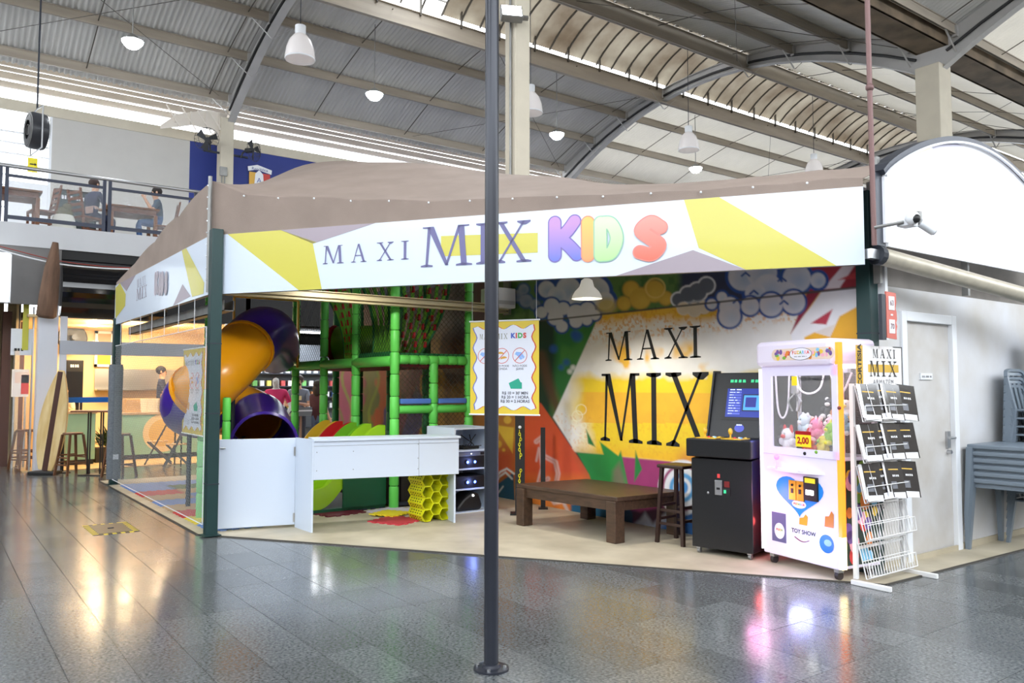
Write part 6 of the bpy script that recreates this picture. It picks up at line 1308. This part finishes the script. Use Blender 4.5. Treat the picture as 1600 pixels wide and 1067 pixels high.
# ---- roof lamps
LED = M('led_lens', (255, 255, 255), .3, emit=(240, 248, 255), es=60)
for i, (px, py, w) in enumerate(((207, 68, 'at the far left of the roof'), (585, 150, 'between the first arch and the black pole'), (870, 212, 'just right of the beige column'), (1087, 265, 'low over the right of the tarpaulin'))):
    p = pt(px, py, z=9.0); t = thing('roof_floodlight', 'glaring white roof lamp ' + w, 'lamp', tuple(p), 0, 'glaring roof lamps'); MB().lathe([(.2, .02), (.21, .06), (.1, .16), (.04, .2)], 20).build('housing', GALV, t, smooth=50); MB().lathe([(.001, -.12), (.12, -.09), (.2, .0), (.22, .05)], 20, caps=False).build('lens', LED, t); MB().tube([(0, 0, .2), (0, 0, ztop(p.y) - 9.0)], .012, 5).build('stem', GALV, t)
    light('roof_light', 'SPOT', (p.x, p.y, p.z - .05), 200, (.94, .97, 1), .18, aim=(p.x, p.y, 0), spot=2.7)
fl = Vector((6.72, 9.2, 7.02)); t = thing('column_floodlight', 'floodlight blazing high on the beige column behind the black pole', 'lamp', tuple(fl)); MB().box(-.16, .16, -.06, .06, -.12, .12).build('housing', GALV, t, bev=.01); MB().box(-.14, .14, -.065, -.06, -.1, .1).build('lens', LED, t); MB().box(-.02, .26, .02, .08, -.02, .02).build('bracket', GALV, t); t.rotation_euler = (-.5, 0, -.45)
light('column_flood', 'SPOT', (fl.x - .06, fl.y - .14, fl.z - .06), 200, (.95, .98, 1), .15, aim=(2.2, 1.5, 0), spot=2.2)
for X in (-2, 4, 10): light('roof_light', 'SPOT', (X, 5.0, 9.0), 90, (.94, .97, 1), .18, aim=(X, 5.0, 0), spot=2.7)   # the same row of lamps goes on over the camera
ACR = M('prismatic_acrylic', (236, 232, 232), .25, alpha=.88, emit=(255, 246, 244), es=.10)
for px, py, w in ((469, 75, 'left one near the first arch'), (829, 162, 'middle one beside the beige column'), (1076, 222, 'right one below the ridge vent'), (1272, 262, 'far one half hidden above the tarpaulin')):
    p = pt(px, py, Y=14.1); t = thing('bell_lamp', 'unlit acrylic bell lamp on a cord, ' + w, 'lamp', tuple(p), 0, 'acrylic bell lamps')
    MB().lathe([(.27, -.22), (.275, -.16), (.25, .0), (.2, .14), (.12, .24), (.07, .27)], 28, caps=False).build('bell', ACR, t, smooth=50); rb = MB()
    MB().lathe([(.275, -.225), (.28, -.21), (.27, -.19)], 28, caps=False).build('rim', WHITE, t, smooth=True); MB().lathe([(.09, .26), (.1, .3), (.1, .42), (.05, .44)], 16).build('ballast', WHITE, t, smooth=40); MB().tube([(0, 0, .43), (0, 0, ztop(14.1) - p.z - .40)], .008, 5).build('cord', DKMET, t); MB().ball((0, 0, 0), .06, sc=(1, 1, 1.6)).build('bulb', WHITE, t, smooth=True)
# conduit and boxes on the near beige column
t = thing('column_conduit', 'grey conduit with small junction boxes on the beige column', 'conduit', (6.845, 9.35, 3.5)); MB().tube([(-.03, 0, 1.0), (-.03, 0, 5.6)], .018, 8).build('pipe', GALV, t, smooth=50); MB().box(-.06, 0, -.06, .06, .88, 1.02).build('outlet', GALV, t); MB().box(-.05, .0, -.02, .13, .6, .74).build('white_box', WHITE, t)
# ---- wall under the mezzanine: black glossy fascia
GB = M('black_gloss', (14, 15, 20), .08, coat=.5)
xf0, xf1 = pt(95, 450, Y=YF).x, 12.0
mb = MB(); n = 12
prf = [(-.28 * math.sin(PI * i / n) ** .8, 2.9 + 1.12 * i / n) for i in range(n + 1)]
for i in range(n):
    a, b = prf[i], prf[i + 1]; mb.add([(xf0, YF + a[0], a[1]), (3.9, YF + a[0], a[1]), (3.9, YF + b[0], b[1]), (xf0, YF + b[0], b[1])], [(0, 1, 2, 3)])
mb.poly([(xf0, YF + y, z) for y, z in prf]); o = mb.build('black_fascia', GB, smooth=60, fix=False); tag(o, 'bulging glossy black fascia over the café front', 'fascia')
BKW = M('dull_black_wall', (20, 20, 22), .6)
struct(MB().box(xf0, xf1, YF + .05, YF + .1, 2.92, 4.2).build('wall_fascia', BKW))
struct(MB().box(-13, xf0, YF + .02, YF + .1, 3.12, 4.2).build('wall_fascia', M('grey_fascia', (128, 126, 126), .7, noise_amt=.15, nscale=2)))
struct(MB().box(-13, 45, YF + .1, 24, 4.15, 4.2).build('ceiling', BKW))
# log, light sign, cable
p = pt(76, 470, Y=16.95); lg = MB().lathe([(.12, -.42), (.17, -.38), (.16, .0), (.13, .5), (.05, 1.0)], 12).build('rustic_log', M('bark', (120, 92, 74), .85, noise_amt=.5, nscale=9, stretch=(1, 1, .2), bump=.5), smooth=60); lg.location = p + Vector((0, 0, .1)); lg.rotation_euler = (0, .08, 0); tag(lg, 'rough brown tree trunk hanging beside the black fascia', 'trunk')
t = thing('light_sign', 'backlit white sign box cut by the left edge, under the mezzanine', 'sign', (pt(0, 470, Y=17.1).x - .6, 17.05, 3.12)); wx = pt(15, 430, Y=17.1).x - t.location.x; MB().box(0, wx, 0, .12, 0, .9).build('face', M('sign_glow', (240, 246, 250), .3, emit=(240, 248, 255), es=.9), t, bev=.01); MB().box(wx, wx + .02, -.01, .13, -.01, .91).build('edge', STEEL, t)
cb = MB().tube(catmull([pt(-40, 376, Y=17.0), pt(20, 396, Y=17.0), pt(90, 412, Y=16.95), pt(160, 419, Y=16.95), pt(215, 421, Y=16.95)], 8), .014, 6).build('white_cable', WHITE, smooth=True); tag(cb, 'white cable sagging in front of the black fascia', 'cable')
cb = MB().tube(catmull([pt(-40, 374, Y=17.05), pt(20, 390, Y=17.05), pt(90, 407, Y=17.0), pt(160, 416, Y=17.0), pt(215, 419, Y=17.0)], 8), .008, 5).build('red_cable', M('red_wire', (160, 60, 50), .5), smooth=True); tag(cb, 'thin red cable just above the white one', 'cable')
# ---- café front and room
WFR = M('white_frame', (222, 226, 236), .35)
cf = struct(MB().box(pt(57, 600, Y=YF).x, pt(88, 600, Y=YF).x, YF - .05, YF + .3, 0, 3.12).build('wall_pier', WFR)); xa = pt(91, 600, Y=YF).x
fr = struct(MB().box(xa, xa + .12, YF - .04, YF + .04, 0, 2.92).build('window_2', WFR)); MB().box(xa, 5.2, YF - .05, YF + .05, 2.2, 2.46).build('transom', M('pale_blue_frame', (188, 194, 206), .35), fr); MB().box(5.1, 5.2, YF - .04, YF + .04, 0, 2.92).build('mullion', WFR, fr)
MB().box(xa + .12, 5.1, YF - .005, YF + .005, 2.46, 2.9).build('pane', M('rail_glass'), fr)
CRW = M('cream_wall', (240, 214, 168), .6); TIL = M('cream_floor', (226, 196, 146), .4, noise_amt=.1, nscale=3)
struct(MB().box(1.5, 5.6, YF + .05, 21, 0, .012).build('floor', TIL)); struct(MB().box(1.5, 5.6, YF + .1, 21, 2.9, 2.95).build('ceiling', CRW)); struct(MB().box(1.5, 5.6, 21, 21.1, 0, 2.9).build('wall_cafe', CRW)); struct(MB().box(5.55, 5.65, YF + .05, 21, 0, 4.2).build('wall_cafe', CRW)); struct(MB().box(1.42, 1.5, 18.7, 21, 0, 4.2).build('wall_cafe', CRW))
TEAL = M('teal_counter', (152, 200, 184), .45, noise_amt=.06, nscale=6); CT = M('counter_stone', (198, 176, 150), .35, noise_amt=.2, nscale=20)
def cafe_counter(label, px0, px1, Y, pyt, d=.6):
    a, b = pt(px0, pyt, Y=Y), pt(px1, pyt, Y=Y); t = thing('cafe_counter', label, 'counter', (a.x, Y, .012)); w = b.x - a.x
    MB().box(0, w, 0, d, .1, a.z - .06).build('front', TEAL, t); MB().box(0.02, w - .02, .04, d, 0, .1).build('plinth', DKMET, t); MB().box(-.02, w + .02, -.03, d + .03, a.z - .06, a.z - .01).build('worktop', CT, t, bev=.006); return t, a, w
c1, a1, w1 = cafe_counter('teal café counter with pale round emblem behind the side net', 192, 322, 18.9, 645)
p = pt(255, 676, Y=18.9); mb = MB(); disc(mb, p.x - a1.x, p.z - .012, .42, .42, -.004, n=32); mb.build('round_emblem', M('emblem_cream', (236, 214, 168), .5), c1, fix=False); mb = MB(); disc(mb, p.x - a1.x, p.z - .012, .3, .3, -.006, n=32); mb.build('emblem_centre', M('emblem_gold', (226, 190, 110), .5), c1, fix=False)
cafe_counter('short teal café counter end behind the tall bar table', 104, 150, 18.3, 643, .9)
t = thing('hot_table', 'steel hot case with wicker boxes on the café counter', 'food case', (pt(195, 640, Y=19.1).x, 19.05, a1.z)); MB().box(0, .75, 0, .35, 0, .3).build('case', M('amber_case', (206, 170, 120), .4), t, bev=.01); MB().box(.02, .73, -.01, 0, .05, .26).build('glass_front', M('rail_glass'), t)
for k in range(4):
    o = MB().lathe([(.075, 0), (.095, .3), (.09, .3), (.07, .02)], 14).build('cup_stack', M('cup_white', (240, 230, 212), .5), smooth=50); o.location = (pt(225 + k * 6, 640, Y=19.1).x, 19.05 + .02 * (k % 2), a1.z); tag(o, '%s pale plastic tub from the food case on the café counter' % ('first', 'second', 'third', 'fourth')[k], 'tub', 'plastic tubs on the café counter')
t = thing('menu_stand', 'small dark and yellow menu card standing on the café counter', 'menu', (pt(250, 640, Y=18.95).x, 18.95, a1.z)); MB().prism([(0, 0), (.28, 0), (.28, .3), (.14, .5), (0, .3)], 0, .02).build('card', M('menu_dark', (60, 66, 60), .5), t); MB().box(0, .28, -.005, 0, 0, .08).build('yellow_band', M('sign_yellow'), t); MB().box(0, .28, -.005, 0, .08, .14).build('red_band', M('sign_red'), t)
person('café worker in dark T-shirt and cream apron standing behind the counter', (pt(252, 600, Y=19.9).x, 19.9, .25), PI / 2 - .3, dict(elr=(.24, -.12, 1.12), wrr=(.1, -.34, 1.1), ell=(-.24, -.1, 1.12), wrl=(-.12, -.34, 1.12)), (SK, (52, 56, 78), (60, 60, 70), (30, 30, 30), (44, 40, 40)), scale=1.03)
ap = MB().prism([(-.2, .45), (.2, .45), (.2, 1.1), (.12, 1.38), (-.12, 1.38), (-.2, 1.1)], -.165, -.15).build('apron', M('apron_cream', (236, 220, 180), .8), [o for o in bpy.data.objects if o.name.startswith('person')][-1])
struct(MB().box(3.1, 5.5, 19.6, 21, 0, .25).build('floor', TIL))
t = thing('steel_shelf', 'steel shelf and backsplash along the café back wall', 'shelf', (3.2, 20.6, 1.5)); MB().box(0, 2.2, 0, .4, 0, .03).box(0, 2.2, .36, .4, 0, .5).build('shelf', STEEL, t)
t = thing('black_fridge', 'tall black refrigerator behind the short teal counter', 'refrigerator', (pt(102, 600, Y=19.4).x, 19.4, .012)); w = pt(130, 600, Y=19.4).x - t.location.x; h = pt(110, 563, Y=19.4).z; MB().box(0, w, 0, .6, .05, h).build('body', BLACK, t, bev=.02); MB().box(.02, w - .02, -.03, 0, .1, h - .25).build('door', M('fridge_door', (34, 36, 44), .15), t); MB().tube([(w - .07, -.05, .7), (w - .07, -.05, 1.3)], .012, 6).build('handle', STEEL, t); dashes(t, w * .25, w * .75, h - .16, .06, -.012, WHITE, 4)
t = thing('round_fan', 'black round fan high on the café wall above the refrigerator', 'fan', tuple(pt(113, 528, Y=20.5))); MB().lathe([(.001, -.05), (.27, -.05), (.31, 0), (.28, .06)], 24, mat=Matrix.Rotation(PI / 2, 4, 'X')).build('ring', BLACK, t, smooth=50); MB().lathe([(.06, -.09), (.06, .4)], 12, mat=Matrix.Rotation(PI / 2, 4, 'X')).build('hub', DKMET, t)
t = thing('service_window', 'white framed hatch with orange lit opening in the café wall', 'hatch', tuple(pt(147, 573, Y=20.95))); q = pt(178, 518, Y=20.95) - t.location; MB().box(0, q.x, -.03, .03, 0, .06).box(0, q.x, -.03, .03, q.z - .06, q.z).box(0, .06, -.03, .03, 0, q.z).box(q.x - .06, q.x, -.03, .03, 0, q.z).build('frame', WHITE, t); MB().box(.06, q.x - .06, -.01, .0, .06, q.z * .4).build('lit_opening', M('orange_opening', (240, 170, 50), .5, emit=(255, 170, 50), es=.8), t); MB().box(.06, q.x - .06, -.01, .0, q.z * .4, q.z - .06).build('blind', M('tan_blind', (190, 160, 128), .6), t)
WRM = M('warm_lens', (255, 244, 220), .3, emit=(255, 214, 140), es=7)
for i, (px, py, Y) in enumerate(((146, 509, 18.6), (161, 503, 18.2), (262, 508, 18.4), (205, 505, 18.4))):
    x = pt(px, py, z=2.9).x; y = pt(px, py, z=2.9).y; x = min(max(x, 1.8), 5.3); y = min(max(y, 17.7), 20.8)
    t = thing('downlight', 'warm recessed downlight in the café ceiling, %s' % ('first from the white frame', 'second from the white frame', 'above the teal counter', 'beside the gutter')[i], 'lamp', (x, y, 2.885), 0, 'café downlights'); MB().lathe([(.001, 0), (.09, 0)], 16, caps=False).build('lens', WRM, t); MB().lathe([(.09, 0), (.11, -.004), (.11, .014)], 16, caps=False).build('ring', WHITE, t); light('cafe_light', 'POINT', (x, y, 2.7), 34, (1, .76, .46), .1)
light('cafe_fill', 'AREA', (3.6, 19.2, 2.86), 110, (1, .78, .5), 2.6, aim=(3.6, 19.2, 0))
p = pt(222, 548, Y=18.6); t = thing('pendant_dome', 'wide white pendant lamp glowing over the café counter', 'lamp', tuple(p)); MB().lathe([(.32, -.05), (.29, .02), (.15, .1), (.03, .13)], 24, caps=False).build('shade', M('pendant_white', (250, 240, 220), .4, emit=(255, 236, 200), es=.8), t, smooth=50); MB().tube([(0, 0, .12), (0, 0, 2.9 - p.z)], .006, 5).build('cord', BLACK, t)
# surfboard
sb0 = pt(70, 741, z=0); t = thing('surfboard', 'cream wooden surfboard with dark centre stripe standing by the café door', 'surfboard', (sb0.x, sb0.y - .02, .012), yaw((0, 0), (_R.x, _R.y))); H = 1.83
def bw(z): return .27 * math.sin(PI * (.12 + .84 * z)) ** .75 * (1 - .12 * z)
outl = [(-bw(i / 24), .06 + H * i / 24) for i in range(25)] + [(bw(i / 24), .06 + H * i / 24) for i in range(24, -1, -1)]
SBW = M('surf_wood', (232, 210, 158), .35, noise_amt=.18, nscale=3, stretch=(3, 3, .6), coat=.3, col2=(206, 172, 110))
s_ = MB().prism(outl, -.03, .03).build('board', SBW, t, bev=.02); MB().prism([(-.05, .06), (.05, .06), (.045, .07 + H * .98), (-.045, .07 + H * .98)], -.034, .034).build('centre_stripe', M('walnut_stripe', (74, 44, 36), .35, coat=.3), t); t.rotation_euler.y = .13
MB().prism([(-.07, .0), (.07, .0), (.02, .16), (-.02, .16)], .03, .06).build('fin', BLACK, t); MB().box(-.24, .24, -.14, .14, -.01, .05).build('stand_base', BLACK, t, bev=.01).rotation_euler.y = -.13
def gp_(px, py): p = pt(px, py, z=0); return p.x, p.y
STW = M('stool_wood', (120, 80, 54), .5, noise_amt=.3, nscale=6)
for (px, py, lab, rn) in ((38, 733, 'round wooden stool left of the surfboard', True), (112, 742, 'round wooden stool between surfboard and tall bar table', True), (50, 733, 'round wooden stool half hidden behind the surfboard', True), (186, 745, 'wooden stool half hidden behind the sleeved green post', True), (100, 722, 'round wooden stool farther back beside the short counter', True)):
    x, y = gp_(px, py); stool(x, y, .76, lab, STW, 'wooden café stools', .2, .4, rn).location.z = .0
x, y = gp_(147, 742); t = thing('bar_table', 'tall narrow bar table with twin black legs beside the stools', 'table', (x, y, 0), yaw((0, 0), (_R.x, _R.y))); hz_ = pt(147, 641, Y=y).z
MB().box(-.33, .36, -.25, .25, hz_ - .03, hz_).build('tabletop', WOODM, t, bev=.006); MB().box(-.2, .2, -.18, .18, 0, .02).build('base_plate', BLACK, t)
for q in (-.13, -.09, .1, .14): MB().tube([(q, 0, .02), (q, 0, hz_ - .03)], .014, 8).build('leg', BLACK, t)
a, b = pt(103, 625, Y=16.9), pt(180, 625, Y=16.9); bt = MB().box(0, b.x - a.x, 0, .004, -.05, .05).build('barrier_tape', M('tape_blue', (24, 110, 206), .5)); bt.location = a; tag(bt, 'bright blue barrier tape stretched across the café opening', 'barrier')
for x_, q in ((a.x - .03, 0), (b.x + .03, 0)):
    o = MB().tube([(0, 0, .03), (0, 0, a.z + .08)], .03, 10).lathe([(.15, 0), (.15, .02), (.03, .03)], 18).build('barrier_post', DKMET, smooth=50); o.location = (x_, 16.92, 0); tag(o, 'slim dark barrier post holding the blue tape, %s' % ('surfboard end' if x_ < b.x else 'net end'), 'barrier')
def folding_chair(x, y, rz, lab):
    t = thing('folding_chair', lab, 'chair', (x, y, .012), rz, 'folding café chairs'); G = M('folding_grey', (96, 92, 90), .5)
    for a in (-1, 1): MB().bar((a * .2, -.24, 0), (a * .2, .2, .9), .025, .03).build('leg', G, t); MB().bar((a * .18, .26, 0), (a * .18, -.2, .46), .025, .03).build('leg', G, t)
    for k in range(4): MB().box(-.18, .18, -.2 + k * .1, -.12 + k * .1, .45, .465).build('seat_slat', M('light_wood', (214, 176, 124), .5), t)
    for z in (.62, .72, .82): MB().bar((-.2, .07 + (z - .62) * .45, z), (.2, .07 + (z - .62) * .45, z), .015, .07).build('back_slat', G, t)
x, y = gp_(252, 727); folding_chair(x, y + .3, -PI / 2 - .25, 'folding chair nearest the round emblem, left of the pair'); x, y = gp_(280, 733); folding_chair(x, y + .2, -PI / 2 - .2, 'folding chair right of the pair, beside the bistro table')
x, y = gp_(300, 728); t = thing('bistro_table', 'small square café table beside the folding chairs', 'table', (x, y + .1, .012)); MB().box(-.32, .32, -.32, .32, .72, .75).build('tabletop', M('light_wood'), t, bev=.005)
for a in (-1, 1):
    for b in (-1, 1): MB().bar((a * .25, b * .25, 0), (a * .25, b * .25, .72), .025, .025).build('leg', DKMET, t)
px_, py_ = gp_(163, 722); t = thing('potted_plant', 'leafy dark plant in a low planter behind the bar table', 'plant', (px_, py_, .012)); MB().box(-.2, .2, -.18, .18, 0, .3).build('planter', M('planter_dark', (70, 60, 52), .6), t, bev=.01)
lf = MB(); rr = random.Random(3)
for k in range(70):
    a = rr.uniform(0, 2 * PI); e = rr.uniform(.1, 1.2); L = rr.uniform(.15, .38); d = Vector((math.cos(a) * math.cos(e), math.sin(a) * math.cos(e), math.sin(e))); o_ = Vector((rr.uniform(-.1, .1), rr.uniform(-.1, .1), rr.uniform(.3, .5))); s_ = d.cross(Vector((0, 0, 1))).normalized() * .035
    lf.poly([o_, o_ + d * L * .5 + s_, o_ + d * L, o_ + d * L * .5 - s_])
lf.build('foliage', M('leaf_dark', (64, 84, 50), .5), t, fix=False)['kind'] = 'stuff'
# person sitting behind the surfboard
x, y = gp_(98, 722); person('person seated behind the surfboard with one bare arm showing', (x, y + .2, .30), -.4, sit(.05, .74, (-.36, -.3), (.84, .9)), ((222, 176, 140), (214, 200, 170), (60, 64, 84), (40, 40, 40), (70, 52, 40)))
# ---- far left passage
struct(MB().box(-13, 1.42, 22, 22.1, 0, 4.2).build('wall_passage', M('dim_brown', (84, 74, 66), .7, noise_amt=.2, nscale=2)))
for px, w in ((8, .16), (30, .14)):
    x = pt(px, 600, Y=19).x; o = MB().box(x - w / 2, x + w / 2, 18.95, 19.1, 0, 3.1).build('door_2', M('maroon_frame', (92, 62, 56), .5)); struct(o)
x0, x1 = pt(18, 600, Y=18.4).x, pt(45, 600, Y=18.4).x; t = thing('notice_panel', 'white and red notice board in the dim passage at the far left', 'notice', (x0, 18.4, pt(30, 620, Y=18.4).z)); h = pt(30, 577, Y=18.4).z - t.location.z; MB().box(0, x1 - x0, 0, .02, 0, h).build('panel', WHITE, t); MB().box((x1 - x0) * .55, x1 - x0, -.004, 0, h * .1, h * .8).build('red_field', M('sign_red'), t); MB().box(.05, .3, -.004, 0, h * .5, h * .9).build('paper', M('paper_pink', (230, 214, 210), .6), t); MB().tube([(.05, .01, -t.location.z), (.05, .01, 0)], .02, 6).tube([(x1 - x0 - .05, .01, -t.location.z), (x1 - x0 - .05, .01, 0)], .02, 6).build('stand_legs', STEEL, t)
x = pt(34, 545, Y=17.6).x; t = thing('hanging_sign', 'white hanging card with yellow paddle under the grey fascia', 'sign', (x, 17.6, pt(34, 555, Y=17.6).z)); MB().box(-.18, .18, 0, .01, 0, .5).build('card', WHITE, t); MB().box(0, .1, -.02, -.005, .1, 1.0).build('yellow_paddle', M('paddle_yellow', (200, 196, 70), .5), t); MB().tube([(-.05, 0, .5), (-.05, 0, 3.12 - t.location.z)], .01, 5).build('cord', DKMET, t); dashes(t, -.12, .04, .08, .05, -.004, BLACK, 3)
dg_ = struct(MB().box(pt(48, 600, Y=17.6).x, pt(50.5, 600, Y=17.6).x, 17.55, 17.65, 0, 3.1).build('door_3', STEEL)); MB().box(pt(20, 600, Y=17.6).x, pt(48, 600, Y=17.6).x, 17.6, 17.61, .05, 2.3).build('pane', M('rail_glass'), dg_)
# ---- floor hatch with striped tape
a = [pt(*q, z=0) for q in ((137, 829), (215, 833), (203, 819), (138, 821))]
t = thing('floor_hatch', 'metal floor hatch edged with yellow and black striped tape', 'hatch', (1.73, 10.0, 0)); MB().box(-.17, .17, -.32, .32, .0, .006).build('plate', M('hatch_metal', (84, 80, 74), .4, .4), t); MB().box(-.03, .03, -.02, .02, .006, .014).build('lift_ring', DKMET, t); TY_, TK_ = M('tape_yellow', (220, 200, 60), .5), BLACK
for k in range(16):
    f = k / 16; m = TY_ if k % 2 else TK_
    for sx in (-1, 1): MB().box(sx * .2 - .03, sx * .2 + .03, -.37 + f * .74, -.37 + (f + 1 / 16) * .74, .0, .003).build('tape_strip', m, t)
    if k < 8:
        for sy in (-1, 1): MB().box(-.17 + k * .0425, -.17 + (k + 1) * .0425, sy * .35 - .03, sy * .35 + .03, 0, .003).build('tape_strip', m, t)
# ---- store behind the play tower
struct(MB().box(5.65, 12, 20.2, 20.3, 0, 4.2).build('wall_store', M('store_wall', (70, 74, 80), .6))); struct(MB().box(5.65, 12, YF + .05, 20.2, 2.9, 2.95).build('ceiling', BKW)); struct(MB().box(5.2, 14, 15.2, 20.3, -.0, .012).build('floor', CEM))
ys = 18.6
t = thing('store_shelf', 'dark store shelving with rows of small goods behind the play tower', 'shelf', (6.2, ys, .012)); MB().box(0, 3.2, .3, .34, 0, 2.6).build('back_panel', M('shelf_grey', (98, 104, 112), .6), t)
rows = (583, 603, 620, 638)
for py in rows + (668,): MB().box(0, 3.2, 0, .3, pt(450, py, Y=ys).z - .04, pt(450, py, Y=ys).z - .012).build('shelf_board', DKMET, t)
GDS = [M('goods_%d' % i, c, .4) for i, c in enumerate(((240, 240, 244), (234, 236, 240), (206, 90, 90), (120, 190, 110), (230, 160, 110), (90, 130, 200), (240, 226, 120)))]
mugm = [MB().lathe([(.055, 0), (.06, .12), (.052, .12), (.05, .01)], 12).mesh('mug', g, smooth=50) for g in GDS[:2]]; bxm = [MB().box(-.05, .05, -.05, .05, 0, .13).mesh('box', g) for g in GDS]
ordr = ['first', 'second', 'third', 'fourth', 'fifth', 'sixth', 'seventh', 'eighth', 'ninth', 'tenth', 'eleventh', 'twelfth', 'thirteenth']
for r, py in enumerate(rows):
    k = 0
    for px in range(398, 522, 11):
        x = pt(px + (r * 3) % 7, py, Y=ys).x; z = pt(px, py, Y=ys).z - .0
        if r == 0: o = ob('mug', mugm[k % 2]); lab = 'white mug, %s along the top shelf of the store' % ordr[k]; c = 'mug'; g = 'white mugs on the top store shelf'
        else: i = (k * 5 + r * 3) % 7; o = ob('goods_box', bxm[i]); lab = '%s small box, %s along the %s store shelf' % (('white', 'white', 'red', 'green', 'orange', 'blue', 'yellow')[i], ordr[k], ('', 'second', 'third', 'lowest')[r]); c = 'box'; g = 'small goods on the store shelves'
        o.location = (x, ys + .15, z); tag(o, lab, c, g); k += 1
GT = (118, 126, 140)
person('bearded person in grey T-shirt standing in the store holding something', (pt(466, 640, Y=17.0).x, 17.0, .012), -TH + .1, dict(elr=(.25, -.1, 1.12), wrr=(.08, -.28, 1.16), ell=(-.25, -.1, 1.12), wrl=(-.06, -.28, 1.14)), ((200, 156, 130), GT, (50, 52, 64), (40, 40, 40), (60, 44, 38)), 'beard', 1.04)
tp_ = MB().box(-.09, .09, -.004, .0, -.04, .05).build('shirt_print', M('print_cream', (226, 214, 160), .6), [o for o in bpy.data.objects if o.name.startswith('person')][-1]); tp_.location = (0, -.148, 1.27)
person('person in dark wine top and jeans standing turned away at the store display', (pt(497, 640, Y=16.3).x, 16.3, .012), PI / 2 + .5, dict(elr=(.24, -.1, 1.1), wrr=(.15, -.32, 1.05)), ((196, 150, 124), (70, 34, 42), (84, 104, 134), (40, 40, 40), (50, 38, 30)), 'long', .97)
mq = person('pink topped mannequin with blank white head in the store', (pt(431, 640, Y=16.2).x, 16.2, .012), -TH, dict(elr=(.3, .02, 1.12), wrr=(.24, -.14, .95), ell=(-.3, .02, 1.12), wrl=(-.24, -.14, .95)), ((236, 236, 236), (226, 60, 116), (60, 60, 70), (60, 60, 60), (1, 1, 1)), 'none', 1.04, 'mannequin', 'mannequin'); mq.name = 'mannequin'
t = thing('display_stand', 'small display stand with striped card between mannequin and shoppers', 'display', (pt(470, 660, Y=16.5).x, 16.5, .012)); MB().box(-.25, .25, -.15, .15, .95, 1.0).box(-.22, .22, -.16, -.15, 1.0, 1.14).build('tray', M('tray_grey', (120, 124, 130), .5), t); MB().box(-.2, .2, -.165, -.16, 1.05, 1.08).build('striped_card', WHITE, t); MB().tube([(0, 0, .02), (0, 0, .95)], .025, 8).build('stem', M('tan_post', (150, 120, 104), .5), t); MB().box(-.2, .2, -.15, .15, 0, .02).build('base', DKMET, t)
a = pt(482, 516, z=2.85); t = thing('store_light', 'bright strip lamp under the store ceiling', 'lamp', (7.6, 18.0, 2.84)); MB().box(-.6, .6, -.06, .06, 0, .04).build('tube', M('strip_white', (255, 255, 255), .3, emit=(240, 246, 255), es=6), t); light('store_light', 'AREA', (7.4, 17.9, 2.8), 70, (.92, .96, 1), 1.4, aim=(7.3, 17.8, 0))
